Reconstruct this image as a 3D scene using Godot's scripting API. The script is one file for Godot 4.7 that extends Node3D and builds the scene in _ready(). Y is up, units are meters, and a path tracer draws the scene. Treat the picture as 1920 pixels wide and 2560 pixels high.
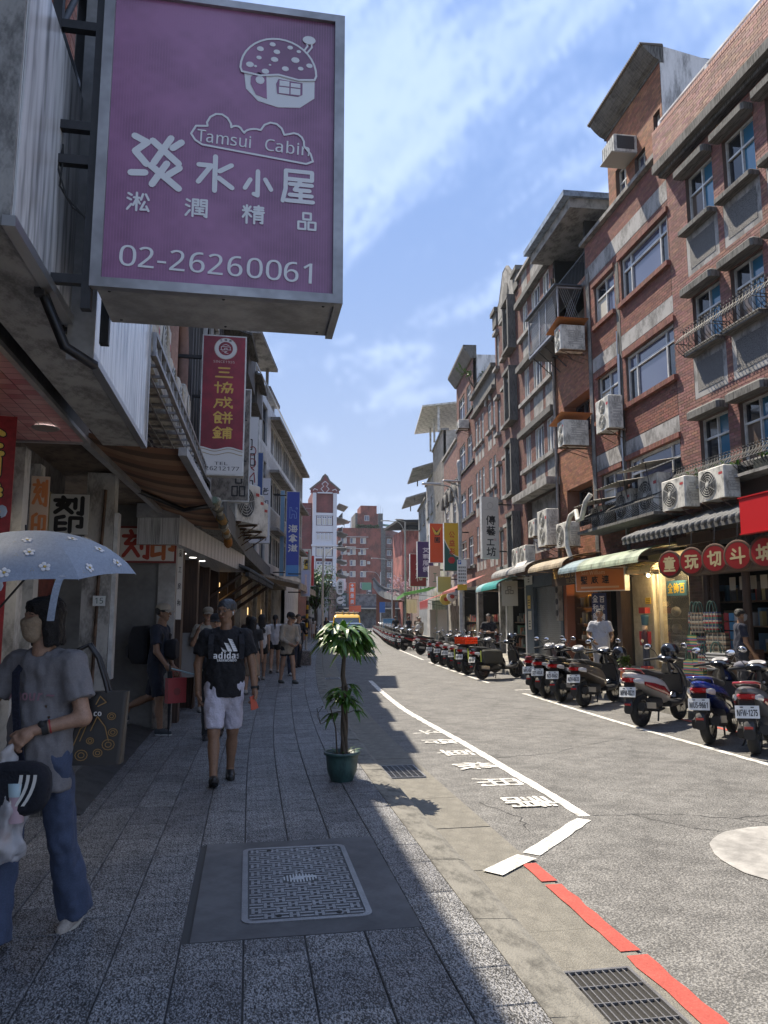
extends Node3D
static func V(x:float,y:float,z:float)->Vector3:return Vector3(x,y,z)
static func W(x:float,y:float)->Vector2:return Vector2(x,y)
func RR(a:float,b:float)->float:return rng.randf_range(a,b)
const BI:=Basis.IDENTITY
const VU:=Vector3.UP
class MB:
	var v:=PackedVector3Array()
	var n:=PackedVector3Array()
	var c:=PackedColorArray()
	var col:=Color(1,1,1)
	var tinted:=false
	var T:=Transform3D.IDENTITY
	func tri(a:Vector3,b:Vector3,d:Vector3)->void:
		a=T*a
		b=T*b
		d=T*d
		var nn:=(b-a).cross(d-a).normalized()
		v.append_array(PackedVector3Array([a,d,b]))
		n.append_array(PackedVector3Array([nn,nn,nn]))
		if tinted:
			c.append_array(PackedColorArray([col,col,col]))
	func tri_n(a:Vector3,b:Vector3,d:Vector3,na:Vector3,nb:Vector3,nd:Vector3)->void:
		v.append_array(PackedVector3Array([T*a,T*d,T*b]))
		n.append_array(PackedVector3Array([(T.basis*na).normalized(),(T.basis*nd).normalized(),(T.basis*nb).normalized()]))
		if tinted:
			c.append_array(PackedColorArray([col,col,col]))
	func quad(a:Vector3,b:Vector3,d:Vector3,e:Vector3)->void:
		tri(a,b,d)
		tri(a,d,e)
	func box(p:Vector3,s:Vector3,turn:=.0)->void:
		boxb(p,s,Basis(VU,turn))
	func boxb(p:Vector3,s:Vector3,bs:Basis)->void:
		var x:=bs.x*s.x*.5
		var y:=bs.y*s.y*.5
		var z:=bs.z*s.z*.5
		quad(p-x-y+z,p+x-y+z,p+x+y+z,p-x+y+z)
		quad(p+x-y-z,p-x-y-z,p-x+y-z,p+x+y-z)
		quad(p+x-y+z,p+x-y-z,p+x+y-z,p+x+y+z)
		quad(p-x-y-z,p-x-y+z,p-x+y+z,p-x+y-z)
		quad(p-x+y+z,p+x+y+z,p+x+y-z,p-x+y-z)
		quad(p-x-y-z,p+x-y-z,p+x-y+z,p-x-y+z)
	func bx(x0:float,y0:float,z0:float,x1:float,y1:float,z1:float)->void:
		box(Vector3(x0+x1,y0+y1,z0+z1)*.5,Vector3(absf(x1-x0),absf(y1-y0),absf(z1-z0)))
	func bev(p:Vector3,s:Vector3,b:float,bs:=BI)->void:
		var hx:=s.x*.5
		var hz:=s.z*.5
		var hy:=s.y*.5
		var ring:=func(dx:float,y:float)->Array:
			var o:=[]
			for q in [[1,1,0],[1,1,1],[-1,1,1],[-1,1,0],[-1,-1,0],[-1,-1,1],[1,-1,1],[1,-1,0]]:
				var xx:float=hx-dx-(b if q[2]==1 else .0)
				var zz:float=hz-dx-(.0 if q[2]==1 else b)
				o.append(p+bs*Vector3(q[0]*xx,y,q[1]*zz))
			return o
		var r:=[ring.call(.0,-hy),ring.call(.0,hy-b),ring.call(b,hy)]
		for k in 2:
			for i in 8:
				var j:=(i+1)%8
				quad(r[k][j],r[k][i],r[k+1][i],r[k+1][j])
		for i in range(1,7):
			tri(r[2][0],r[2][i+1],r[2][i])
			tri(r[0][0],r[0][i],r[0][i+1])
	func loft(rings:Array,closed:=true,caps:=true)->void:
		var m:int=rings[0].size()
		var k:=rings.size()
		var nn:=[]
		for i in k:
			var row:=PackedVector3Array()
			for j in m:
				var jp:=(j+1)%m if closed else mini(j+1,m-1)
				var jm:=(j-1+m)%m if closed else maxi(j-1,0)
				var du:Vector3=rings[i][jp]-rings[i][jm]
				var dv:Vector3=rings[mini(i+1,k-1)][j]-rings[maxi(i-1,0)][j]
				var g:=du.cross(dv)
				row.append(g.normalized() if g.length()>1e-12 else VU)
			nn.append(row)
		for i in k-1:
			for j in (m if closed else m-1):
				var j2:=(j+1)%m
				tri_n(rings[i][j],rings[i][j2],rings[i+1][j2],nn[i][j],nn[i][j2],nn[i+1][j2])
				tri_n(rings[i][j],rings[i+1][j2],rings[i+1][j],nn[i][j],nn[i+1][j2],nn[i+1][j])
		if caps and closed:
			for e in [0,k-1]:
				var mid:=Vector3.ZERO
				for q in rings[e]:
					mid+=q
				mid /= m
				for j in m:
					if e==0:
						tri(mid,rings[e][(j+1)%m],rings[e][j])
					else:
						tri(mid,rings[e][j],rings[e][(j+1)%m])
	func tube(pts:Array,r0:float,r1:=-1.0,sides:=8,caps:=true)->void:
		if r1<.0:
			r1=r0
		var rings:=[]
		var k:=pts.size()
		var side:=Vector3.ZERO
		for i in k:
			var d:Vector3=(pts[mini(i+1,k-1)]-pts[maxi(i-1,0)]).normalized()
			if side==Vector3.ZERO:
				side=d.cross(VU if absf(d.y)<.9 else Vector3.RIGHT).normalized()
			side=(side-d*side.dot(d)).normalized()
			var u2:=d.cross(side)
			var r:=lerpf(r0,r1,float(i)/(k-1))
			var row:=PackedVector3Array()
			for j in sides:
				var a:=-TAU*j/sides
				row.append(pts[i]+(side*cos(a)+u2*sin(a))*r)
			rings.append(row)
		loft(rings,true,caps)
	func lathe(at:Vector3,prof:Array,sides:=20,bs:=BI,sq:=Vector2(1,1))->void:
		var rings:=[]
		for q in prof:
			var row:=PackedVector3Array()
			for j in sides:
				var a:=TAU*j/sides
				row.append(at+bs*Vector3(cos(a)*q.x*sq.x,q.y,-sin(a)*q.x*sq.y))
			rings.append(row)
		loft(rings)
	func ball(at:Vector3,r:Vector3,bs:=BI,sides:=14)->void:
		var prof:=[]
		var k:=int(sides/2.0)
		var rings:=[]
		for i in k+1:
			var t:=-PI/2+PI*i/k
			var row:=PackedVector3Array()
			for j in sides:
				var a:=TAU*j/sides
				row.append(at+bs*Vector3(cos(a)*maxf(cos(t),.001)*r.x,sin(t)*r.y,-sin(a)*maxf(cos(t),.001)*r.z))
			rings.append(row)
		loft(rings,true,false)
	func prism(outline:Array,z0:float,z1:float)->void:
		var pv:=PackedVector2Array(outline)
		if Geometry2D.is_polygon_clockwise(pv):
			pv.reverse()
		var idx:=Geometry2D.triangulate_polygon(pv)
		for i in range(0,idx.size(),3):
			var a:=pv[idx[i]]
			var b:=pv[idx[i+1]]
			var d:=pv[idx[i+2]]
			if (b-a).cross(d-a)<0:
				var t:=b
				b=d
				d=t
			tri(Vector3(a.x,a.y,z1),Vector3(b.x,b.y,z1),Vector3(d.x,d.y,z1))
			tri(Vector3(a.x,a.y,z0),Vector3(d.x,d.y,z0),Vector3(b.x,b.y,z0))
		for i in pv.size():
			var a:=pv[i]
			var b:=pv[(i+1)%pv.size()]
			quad(Vector3(a.x,a.y,z0),Vector3(b.x,b.y,z0),Vector3(b.x,b.y,z1),Vector3(a.x,a.y,z1))
	func mesh()->ArrayMesh:
		var arr:=[]
		arr.resize(Mesh.ARRAY_MAX)
		arr[Mesh.ARRAY_VERTEX]=v
		arr[Mesh.ARRAY_NORMAL]=n
		if tinted:
			arr[Mesh.ARRAY_COLOR]=c
		var am:=ArrayMesh.new()
		if v.size():
			am.add_surface_from_arrays(Mesh.PRIMITIVE_TRIANGLES,arr)
		return am
var rng:=RandomNumberGenerator.new()
var mats:={}
func tag(o:Node,label:="",category:="",group:="",kind:="")->Node:
	if label:
		o.set_meta("label",label)
	if category:
		o.set_meta("category",category)
	if group:
		o.set_meta("group",group)
	if kind:
		o.set_meta("kind",kind)
	return o
func thing(called:String,label:String,category:String,at:=Vector3.ZERO,turn:=.0,group:="")->Node3D:
	var o:=Node3D.new()
	o.name=called
	add_child(o,true)
	o.position=at
	o.rotation.y=turn
	tag(o,label,category,group)
	return o
func part(called:String,mb,material:Material,parent:Node,kind:="",label:="")->MeshInstance3D:
	var o:=MeshInstance3D.new()
	o.name=called
	o.mesh=mb.mesh() if mb is MB else mb
	o.material_override=material
	parent.add_child(o,true)
	tag(o,label,"","",kind)
	return o
func struct(called:String,mb,material:Material,kind:="structure")->MeshInstance3D:
	return part(called,mb,material,self,kind)
func copy_of(o:Node3D,label:String,at:Vector3,turn:float,called:="")->Node3D:
	var r:Node3D=o.duplicate()
	r.name=called if called else str(o.name).rstrip("0123456789_")
	add_child(r,true)
	r.position=at
	r.rotation.y=turn
	r.set_meta("label",label)
	return r
func tile(size:int,octs:Array,stops:Array)->ImageTexture:
	var layers:=[]
	for o in octs:
		var nx:int=o[0]
		var ny:int=o[1]
		var raw:=PackedByteArray()
		raw.resize(nx*ny)
		for i in raw.size():
			raw[i]=rng.randi()%256
		var pad:=PackedByteArray()
		pad.resize((nx+4)*(ny+4))
		for y in ny+4:
			for x in nx+4:
				pad[y*(nx+4)+x]=raw[posmod(y-2,ny)*nx+posmod(x-2,nx)]
		var im:=Image.create_from_data(nx+4,ny+4,false,Image.FORMAT_L8,pad)
		var kx:=size/nx
		var ky:=size/ny
		im.resize((nx+4)*kx,(ny+4)*ky,Image.INTERPOLATE_CUBIC)
		layers.append(im.get_region(Rect2i(2*kx,2*ky,size,size)).get_data())
	var n:=size*size
	var sum:=PackedFloat32Array()
	sum.resize(n)
	var lo:=1e9
	var hi:=-1e9
	for k in octs.size():
		var w:float=octs[k][2]
		var l:PackedByteArray=layers[k]
		for i in n:
			sum[i]+=l[i]*w
	var mean:=.0
	for i in range(0,n,37):
		mean+=sum[i]
	mean /= ceilf(n/37.0)
	var dev:=.0
	for i in range(0,n,37):
		dev+=absf(sum[i]-mean)
	dev /= ceilf(n/37.0)
	lo=mean-dev*2.8
	hi=mean+dev*2.8
	var lut:=PackedByteArray()
	lut.resize(256)
	for i in 256:
		var t:=i/255.0
		var v:float=stops[stops.size()-1][1]
		for s in stops.size()-1:
			if t<=stops[s+1][0]:
				v=lerpf(stops[s][1],stops[s+1][1],clampf((t-stops[s][0])/maxf(stops[s+1][0]-stops[s][0],.001),0,1))
				break
		lut[i]=int(clampf(v,0,1)*255)
	var out:=PackedByteArray()
	out.resize(n)
	var f:=255.0/(hi-lo)
	for i in n:
		out[i]=lut[clampi(int((sum[i]-lo)*f),0,255)]
	return ImageTexture.create_from_image(Image.create_from_data(size,size,false,Image.FORMAT_L8,out))
var TX:={}
func textures()->void:
	var line:=[[.0,.0],[1.0,1.0]]
	TX.grime=tile(512,[[4,4,1.0],[16,16,.5],[64,64,.25]],[[.0,.74],[1.0,1.0]])
	TX.stain=tile(512,[[8,8,1.0],[32,16,.6],[128,64,.4],[256,256,.2]],[[.0,.62],[.35,.82],[.6,.95],[1.0,1.0]])
	TX.fine=tile(512,[[256,256,1.0],[64,64,.7],[8,8,.5]],[[.0,.74],[1.0,1.0]])
	TX.asphalt=tile(1024,[[512,512,1.0],[256,256,1.0],[16,16,.28],[4,4,.25]],[[.0,.42],[.35,.60],[.6,.74],[.72,.92],[1.0,1.0]])
	TX.asphalt_h=tile(512,[[256,256,1.0],[128,128,1.0]],line)
	TX.granite=tile(1024,[[128,64,1.0],[256,128,.8],[512,512,.35],[8,8,.25]],[[.0,.24],[.32,.36],[.46,.58],[.58,.86],[.8,1.0],[1.0,1.0]])
	TX.granite_h=tile(512,[[64,32,1.0],[128,64,.8],[256,256,.3]],line)
	TX.pebble=tile(512,[[64,64,1.0],[128,128,.6]],[[.0,.25],[.4,.5],[.6,.9],[1.0,1.0]])
	TX.cloth=tile(256,[[128,128,1.0],[32,32,.6]],[[.0,.80],[1.0,1.0]])
	TX.streak=tile(512,[[64,8,1.0],[128,16,.7],[16,4,.8],[256,64,.3]],[[.0,.52],[.35,.78],[.6,.93],[1.0,1.0]])
	TX.soft_h=tile(256,[[16,16,1.0],[32,32,.5],[64,64,.25]],line)
func mat(key:String,lin:=Color(.5,.5,.5),rough:=.8,o:={})->StandardMaterial3D:
	if mats.has(key):
		return mats[key]
	var m:=StandardMaterial3D.new()
	m.resource_name=key
	m.albedo_color=lin.linear_to_srgb()
	m.roughness=rough
	m.metallic=o.get("metal",.0)
	m.metallic_specular=o.get("spec",.5)
	if o.has("tex"):
		m.albedo_texture=TX[o.tex]
		m.uv1_triplanar=true
		m.uv1_world_triplanar=not o.get("local",false)
		var s=o.get("sc",.5)
		m.uv1_scale=s if s is Vector3 else V(s,s,s)
	if o.has("bump"):
		m.heightmap_enabled=true
		m.heightmap_texture=TX[o.bump[0]]
		m.heightmap_scale=o.bump[1]
		if not o.has("tex"):
			m.uv1_triplanar=true
			m.uv1_world_triplanar=true
			var bs=o.bump[2] if o.bump.size()>2 else 1.0
			m.uv1_scale=V(bs,bs,bs)
	if o.has("vc"):
		m.vertex_color_use_as_albedo=true
	if o.has("alpha"):
		m.transparency=BaseMaterial3D.TRANSPARENCY_ALPHA
		m.albedo_color.a=o.alpha
	if o.has("emit"):
		m.emission_enabled=true
		m.emission=(o.emit as Color).linear_to_srgb()
		m.emission_energy_multiplier=o.get("power",1.0)
	if o.has("coat"):
		m.clearcoat_enabled=true
		m.clearcoat=o.coat
		m.clearcoat_roughness=.06
	if o.has("back"):
		m.backlight_enabled=true
		m.backlight=o.back
	if o.has("rim"):
		m.rim_enabled=true
		m.rim=o.rim
		m.rim_tint=.6
	mats[key]=m
	return m
func pm(r:float,g:float,b:float,rough:=.5,metal:=.0)->StandardMaterial3D:
	return mat("flat_%.3f_%.3f_%.3f_%.2f_%.1f"%[r,g,b,rough,metal],Color(r,g,b),rough,{"metal":metal})
func cloth(r:float,g:float,b:float)->StandardMaterial3D:
	return mat("cloth_%.3f_%.3f_%.3f"%[r,g,b],Color(r,g,b),.9,{"tex": "cloth","sc":5.0,"rim":.25,"local":true,"bump":["soft_h",.35]})
func materials()->void:
	mat("asphalt",Color(.26,.252,.238),.82,{"tex": "asphalt","sc":.55,"bump":["asphalt_h",.4]})
	mat("gutter",Color(.25,.235,.20),.9,{"tex": "fine","sc":2.2,"bump":["asphalt_h",.4]})
	mat("kerb",Color(.20,.19,.165),.9,{"tex": "stain","sc":1.1,"bump":["asphalt_h",.3]})
	mat("granite",Color(.27,.27,.275),.62,{"tex": "granite","sc":1.7,"bump":["granite_h",.7]})
	mat("granite_b",Color(.235,.235,.245),.62,{"tex": "granite","sc":1.75,"bump":["granite_h",.7]})
	mat("granite_c",Color(.30,.30,.305),.6,{"tex": "granite","sc":1.65,"bump":["granite_h",.7]})
	mat("joint",Color(.05,.05,.05),.95)
	mat("cover_slab",Color(.10,.10,.105),.75,{"tex": "grime","sc":.9})
	mat("iron",Color(.30,.30,.31),.42,{"tex": "fine","sc":3.0,"metal":.6})
	mat("iron_dark",Color(.05,.05,.052),.6,{"metal":.3})
	mat("paint_white",Color(.72,.70,.65),.7,{"tex": "stain","sc":2.6})
	mat("paint_red",Color(.52,.085,.06),.75,{"tex": "fine","sc":2.0})
	mat("concrete",Color(.27,.26,.245),.9,{"tex": "stain","sc":.7,"bump":["granite_h",.25]})
	mat("concrete_dark",Color(.15,.145,.135),.92,{"tex": "streak","sc":.9,"bump":["granite_h",.3]})
	mat("pebble",Color(.30,.29,.28),.9,{"tex": "pebble","sc":4.5,"bump":["pebble",.8]})
	mat("render_grey",Color(.33,.32,.31),.9,{"tex": "stain","sc":.45})
	mat("render_white",Color(.62,.62,.61),.85,{"tex": "stain","sc":V(.7,.25,.7)})
	mat("plaster",Color(.5,.48,.44),.85,{"tex": "stain","sc":.6})
	mat("mortar",Color(.10,.07,.06),.95)
	mat("brick",Color(1,1,1),.78,{"vc":true,"tex": "fine","sc":2.5})
	mat("white_alu",Color(.66,.66,.64),.4,{"tex": "grime","sc":.8})
	mat("grey_alu",Color(.42,.42,.43),.38,{"metal":.5,"tex": "grime","sc":.8})
	mat("dark_alu",Color(.05,.06,.075),.4)
	mat("steel_black",Color(.018,.018,.02),.5,{"tex": "stain","sc":2.0})
	mat("wrought",Color(.03,.03,.032),.55)
	mat("glass_dark",Color(.012,.016,.022),.04,{"spec":.6})
	mat("glass_blue",Color(.03,.14,.24),.05,{"spec":.7})
	mat("glass_brown",Color(.10,.075,.06),.12,{"spec":.5})
	mat("glass_grey",Color(.07,.08,.13),.05,{"spec":.8})
	mat("glass_curtain",Color(.46,.43,.36),.2,{"spec":.5})
	mat("pane_clear",Color(.9,.95,.95),.03,{"alpha":.06})
	mat("ac_shell",Color(.60,.585,.53),.55,{"tex": "stain","sc":1.1})
	mat("ac_grille",Color(.34,.335,.31),.6)
	mat("ac_dark",Color(.04,.04,.04),.7)
	mat("rust",Color(.16,.10,.065),.85,{"tex": "stain","sc":2.0})
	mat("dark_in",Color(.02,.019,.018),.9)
	mat("wood_dark",Color(.075,.042,.028),.6,{"tex": "streak","sc":V(3,.6,3)})
	mat("wood_mid",Color(.20,.115,.06),.6,{"tex": "streak","sc":V(3,.6,3)})
	mat("tyre",Color(.012,.012,.012),.85,{"bump":["soft_h",.2,8.0]})
	mat("black_plastic",Color(.014,.014,.015),.5)
	mat("black_gloss",Color(.01,.01,.012),.14,{"coat":.8})
	mat("rubber",Color(.02,.02,.02),.75)
	mat("chrome",Color(.7,.7,.72),.14,{"metal":1.0})
	mat("silver",Color(.4,.4,.4),.35,{"metal":.85})
	mat("lens_red",Color(.35,.008,.008),.1,{"coat":1.0})
	mat("lens_clear",Color(.55,.55,.55),.08,{"coat":1.0})
	mat("lens_amber",Color(.5,.14,.01),.12,{"coat":1.0})
	mat("plate",Color(.68,.69,.68),.45)
	mat("ink",Color(.012,.012,.014),.6)
	mat("skin",Color(.40,.235,.155),.55,{"tex": "cloth","sc":3.0,"local":true})
	mat("skin_tan",Color(.27,.15,.09),.55,{"tex": "cloth","sc":3.0,"local":true})
	mat("hair",Color(.008,.007,.007),.45,{"bump":["soft_h",.8,18.0]})
	mat("leaf",Color(.055,.12,.018),.38,{"back":Color(.35,.5,.08),"vc":true})
	mat("bark",Color(.09,.07,.05),.9,{"tex": "streak","sc":6.0})
	mat("soil",Color(.03,.022,.016),.95)
const KERB_D=[-10.0,6.0,10.0,14.4,18.4,28.2,45.0,72.0,110.0,170.0,260.0]
const KERB_X=[1.22,1.22,1.26,1.43,1.66,2.48,4.2,7.93,13.5,23.5,40.0]
const BAY_D=[-10.0,6.0,11.0,14.4,20.6,28.8,35.0,42.0,51.0,62.0,110.0,260.0]
const BAY_X=[5.93,5.93,5.93,6.04,6.3,6.9,7.5,8.2,9.3,10.9,18.0,45.0]
func curve_at(d:float,xs:Array,ys:Array)->float:
	var i:=0
	while i<xs.size()-2 and d>xs[i+1]:
		i+=1
	var sl:=func(k:int)->float:
		var a:=maxi(k-1,0)
		var b:=mini(k+1,xs.size()-1)
		return (ys[b]-ys[a])/(xs[b]-xs[a])
	var h:float=xs[i+1]-xs[i]
	var t:float=clampf((d-xs[i])/h,.0,1.0)
	var t2:=t*t
	var t3:=t2*t
	return (2*t3-3*t2+1)*ys[i]+(t3-2*t2+t)*h*sl.call(i)+(3*t2-2*t3)*ys[i+1]+(t3-t2)*h*sl.call(i+1)
func kerb(z:float)->float:
	return curve_at(-z,KERB_D,KERB_X)
func bay(z:float)->float:
	return curve_at(-z,BAY_D,BAY_X)
const ROAD:=-.1
func set_stage()->void:
	var cam:=Camera3D.new()
	cam.name="camera"
	cam.fov=67.94
	cam.near=.05
	cam.far=900.0
	cam.position=V(0,1.56,0)
	cam.rotation=V(deg_to_rad(8.0),deg_to_rad(-10.06),0)
	add_child(cam)
	cam.current=true
	var env:=Environment.new()
	env.background_mode=Environment.BG_SKY
	var sky:=Sky.new()
	var sm:=ProceduralSkyMaterial.new()
	sm.sky_top_color=Color(.475,.60,.815)
	sm.sky_horizon_color=Color(.76,.80,.85)
	sm.sky_curve=.19
	sm.sky_energy_multiplier=.86
	sm.ground_bottom_color=Color(.30,.29,.28)
	sm.ground_horizon_color=Color(.55,.58,.60)
	sm.sun_angle_max=35.0
	sm.sun_curve=.12
	sm.sky_cover=clouds()
	sm.sky_cover_modulate=Color(1,1,1,.82)
	sky.sky_material=sm
	env.sky=sky
	env.background_energy_multiplier=1.0
	env.tonemap_mode=Environment.TONE_MAPPER_LINEAR
	env.tonemap_exposure=2.0
	env.sdfgi_enabled=true
	env.ssao_enabled=true
	env.ssil_enabled=true
	env.fog_enabled=true
	env.fog_density=.00025
	env.fog_light_color=Color(.86,.91,.97)
	var we:=WorldEnvironment.new()
	we.name="daylight"
	we.environment=env
	add_child(we)
	var sun:=DirectionalLight3D.new()
	sun.name="sun"
	sun.light_energy=1.5
	sun.light_color=Color(1.0,.955,.88)
	sun.light_angular_distance=.5
	sun.shadow_enabled=true
	sun.look_at_from_position(Vector3.ZERO,-V(-.31,1.0,-.52))
	add_child(sun)
func clouds()->ImageTexture:
	var w:=1024
	var h:=512
	var im:=Image.create(w,h,false,Image.FORMAT_RGBA8)
	var a:=FastNoiseLite.new()
	a.seed=12
	a.frequency=1.5
	a.fractal_octaves=5
	a.domain_warp_enabled=true
	a.domain_warp_amplitude=.5
	a.domain_warp_frequency=1.2
	var b:=FastNoiseLite.new()
	b.seed=77
	b.frequency=.9
	b.fractal_octaves=3
	for y in h:
		var el:=(.5-(y+.5)/h)*PI
		if el<-.05:
			continue
		for x in w:
			var az:=(x+.5)/w*TAU
			var d:=V(cos(el)*cos(az),sin(el),cos(el)*sin(az))
			var q:=W(d.x,d.z)/(maxf(d.y,.0)+.22)
			q=q.rotated(.5)
			var s:=a.get_noise_3d(q.x*.55,q.y*1.7,.0)
			var l:=b.get_noise_3d(q.x*.5,q.y*.7,4.0)
			var f:=a.get_noise_3d(q.x*1.6+9.0,q.y*5.0,7.0)
			var cov:=smoothstep(-.08,.62,s+l*.75+f*.28+.20)
			cov=clampf(cov*.85,.0,1.0)*smoothstep(-.02,.10,el)
			im.set_pixel(x,y,Color(.58,.59,.60,cov))
	return ImageTexture.create_from_image(im)
func strip(mb:MB,xa:Callable,xb:Callable,z0:float,z1:float,y:float,step:=1.0)->void:
	var z:=z0
	while z>z1+.001:
		var zn:=maxf(z-step,z1)
		mb.quad(V(xa.call(z),y,z),V(xb.call(z),y,z),V(xb.call(zn),y,zn),V(xa.call(zn),y,zn))
		z=zn
func ground()->void:
	var g:=MB.new()
	g.quad(V(-300,ROAD,60),V(300,ROAD,60),V(300,ROAD,-500),V(-300,ROAD,-500))
	struct("road",g,mats.asphalt)
	var walk:=Node3D.new()
	walk.name="pavement"
	add_child(walk)
	tag(walk,"","","","structure")
	var bed:=MB.new()
	strip(bed,func(z):return kerb(z)-6.0,func(z):return kerb(z),6.0,-130.0,-.012)
	part("bedding",bed,mats.joint,walk)
	var rest:={"granite":MB.new(),"granite_b":MB.new(),"granite_c":MB.new()}
	var count:=0
	for k in 11:
		var z:=3.0-rng.randf()*.6
		while z>-75.0:
			var len_:=RR(.32,.62) if z>-30 else 1.2
			var zn:=z-len_
			var x1:=1.216-k*.3
			var x0:=x1-.294
			var zf:=zn+.006
			var zb:=z
			if x1>-.23 and x0<.91 and zf<-4.05 and zb>-5.70:
				if zb>-4.02:
					zf=-4.045
				elif zf<-5.74:
					zb=-5.706
				else:
					z=zn
					continue
			var key:String=["granite","granite_b","granite_c"][rng.randi()%3]
			var lift:=RR(-.002,.002)
			var near:=z<-1.6 and z>-15.0 and k<9 and count<290
			var mb:MB=MB.new() if near else rest[key]
			slab(mb,x0,x1,zb,zf,lift)
			if near:
				count+=1
				part("paving_slab",mb,mats[key],walk)
			z=zn
	for key in rest:
		part("paving",rest[key],mats[key],walk,"stuff")
	var inner:=MB.new()
	strip(inner,func(z):return kerb(z)-9.0,func(z):return kerb(z)-3.3,6.0,-130.0,-.004)
	part("shop_floor",inner,mat("shop_floor",Color(.16,.155,.15),.6,{"tex": "grime","sc":.8}),walk)
	var edge:=Node3D.new()
	edge.name="kerb"
	add_child(edge)
	tag(edge,"","","","structure")
	var kz:=2.0
	var far_k:=MB.new()
	var far_g:=MB.new()
	while kz>-120.0:
		var step:=1.02
		var mb:MB=MB.new() if kz>-34 else far_k
		var za:=kz
		var zb:=kz-step+.008
		var wob:=RR(-.006,.006)
		var prof:=[W(.0,ROAD-.02),W(.0,-.006),W(.19,-.012+wob),W(.235,-.03),W(.262,ROAD-.02)]
		var rings:=[]
		for zz in [za,(za+zb)/2,zb]:
			var row:=PackedVector3Array()
			for q in prof:
				row.append(V(kerb(zz)+q.x+.002,q.y,zz))
			rings.append(row)
		kerb_loft(mb,rings)
		if kz>-34:
			part("kerb_stone",mb,mats.kerb,edge)
		mb=MB.new() if kz>-34 else far_g
		var g0:=func(z):return kerb(z)+.26
		var g1:=func(z):return kerb(z)+.74
		gutter_slab(mb,g0,g1,za,zb,RR(.004,.010))
		if kz>-34:
			part("gutter_slab",mb,mats.gutter,edge)
		kz-=step
	part("kerb_run",far_k,mats.kerb,edge,"stuff")
	part("gutter_run",far_g,mats.gutter,edge,"stuff")
	var rw:=Node3D.new()
	rw.name="pavement"
	add_child(rw,true)
	tag(rw,"","","","structure")
	var top:=MB.new()
	strip(top,func(z):return bay(z)+1.55,func(z):return bay(z)+12.0,8.0,-130.0,.02)
	part("walkway",top,mat("walkway",Color(.36,.335,.29),.85,{"tex": "stain","sc":.9,"bump":["granite_h",.2]}),rw)
	var rz:=4.0
	var far_r:=MB.new()
	while rz>-110.0:
		var mb:MB=MB.new() if rz>-40 else far_r
		var rings:=[]
		for zz in [rz,rz-.99]:
			var row:=PackedVector3Array()
			for q in [W(1.35,ROAD-.02),W(1.37,.005),W(1.40,.026),W(1.55,.026),W(1.55,ROAD-.02)]:
				row.append(V(bay(zz)+q.x,q.y,zz))
			rings.append(row)
		kerb_loft(mb,rings)
		if rz>-40:
			part("kerb_stone",mb,mats.kerb,rw)
		rz-=1.0
	part("kerb_run",far_r,mats.kerb,rw,"stuff")
	markings()
	covers()
func slab(mb:MB,x0:float,x1:float,z0:float,z1:float,lift:float)->void:
	var b:=.004
	var zm:=(z0+z1)/2
	var s0:=kerb(z0)-1.22
	var s1:=kerb(z1)-1.22
	var yy:=lift
	var p:=func(x:float,y:float,z:float,s:float)->Vector3:return V(x+s,y,z)
	var a:=[p.call(x0+b,yy,z0-b,s0),p.call(x1-b,yy,z0-b,s0),p.call(x1-b,yy,z1+b,s1),p.call(x0+b,yy,z1+b,s1)]
	var o:=[p.call(x0,yy-.005,z0,s0),p.call(x1,yy-.005,z0,s0),p.call(x1,yy-.005,z1,s1),p.call(x0,yy-.005,z1,s1)]
	var u:=[]
	for q in o:
		u.append(V(q.x,-.03,q.z))
	mb.quad(a[0],a[1],a[2],a[3])
	for i in 4:
		var j:=(i+1)%4
		mb.quad(o[i],o[j],a[j],a[i])
		mb.quad(u[i],u[j],o[j],o[i])
func kerb_loft(mb:MB,rings:Array)->void:
	for i in rings.size()-1:
		for j in rings[0].size()-1:
			mb.quad(rings[i][j],rings[i+1][j],rings[i+1][j+1],rings[i][j+1])
	var r0:PackedVector3Array=rings[0]
	var r1:PackedVector3Array=rings[rings.size()-1]
	for j in range(1,r0.size()-1):
		mb.tri(r0[0],r0[j],r0[j+1])
		mb.tri(r1[0],r1[j+1],r1[j])
func gutter_slab(mb:MB,g0:Callable,g1:Callable,za:float,zb:float,lift:float)->void:
	var y:=ROAD+lift
	mb.quad(V(g0.call(za),y,za),V(g1.call(za),y,za),V(g1.call(zb),y,zb),V(g0.call(zb),y,zb))
	mb.quad(V(g1.call(za),ROAD-.02,za),V(g1.call(zb),ROAD-.02,zb),V(g1.call(zb),y,zb),V(g1.call(za),y,za))
	mb.quad(V(g0.call(za),ROAD-.02,za),V(g1.call(za),ROAD-.02,za),V(g1.call(za),y,za),V(g0.call(za),y,za))
func paint_line(mb:MB,pts:Array,w:float,y:float,rough:=.008)->void:
	var l:=[]
	var r:=[]
	for i in pts.size()-1:
		var a:Vector2=pts[i]
		var b:Vector2=pts[i+1]
		var n:=maxi(1,int(a.distance_to(b)/.12))
		var d:=(b-a).normalized()
		var side:=W(-d.y,d.x)
		for k in n+1:
			var p:=a.lerp(b,float(k)/n)
			l.append(p+side*(w/2+RR(-rough,rough)))
			r.append(p-side*(w/2+RR(-rough,rough)))
	for i in l.size()-1:
		mb.quad(V(r[i].x,y,r[i].y),V(l[i].x,y,l[i].y),V(l[i+1].x,y,l[i+1].y),V(r[i+1].x,y,r[i+1].y))
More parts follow.
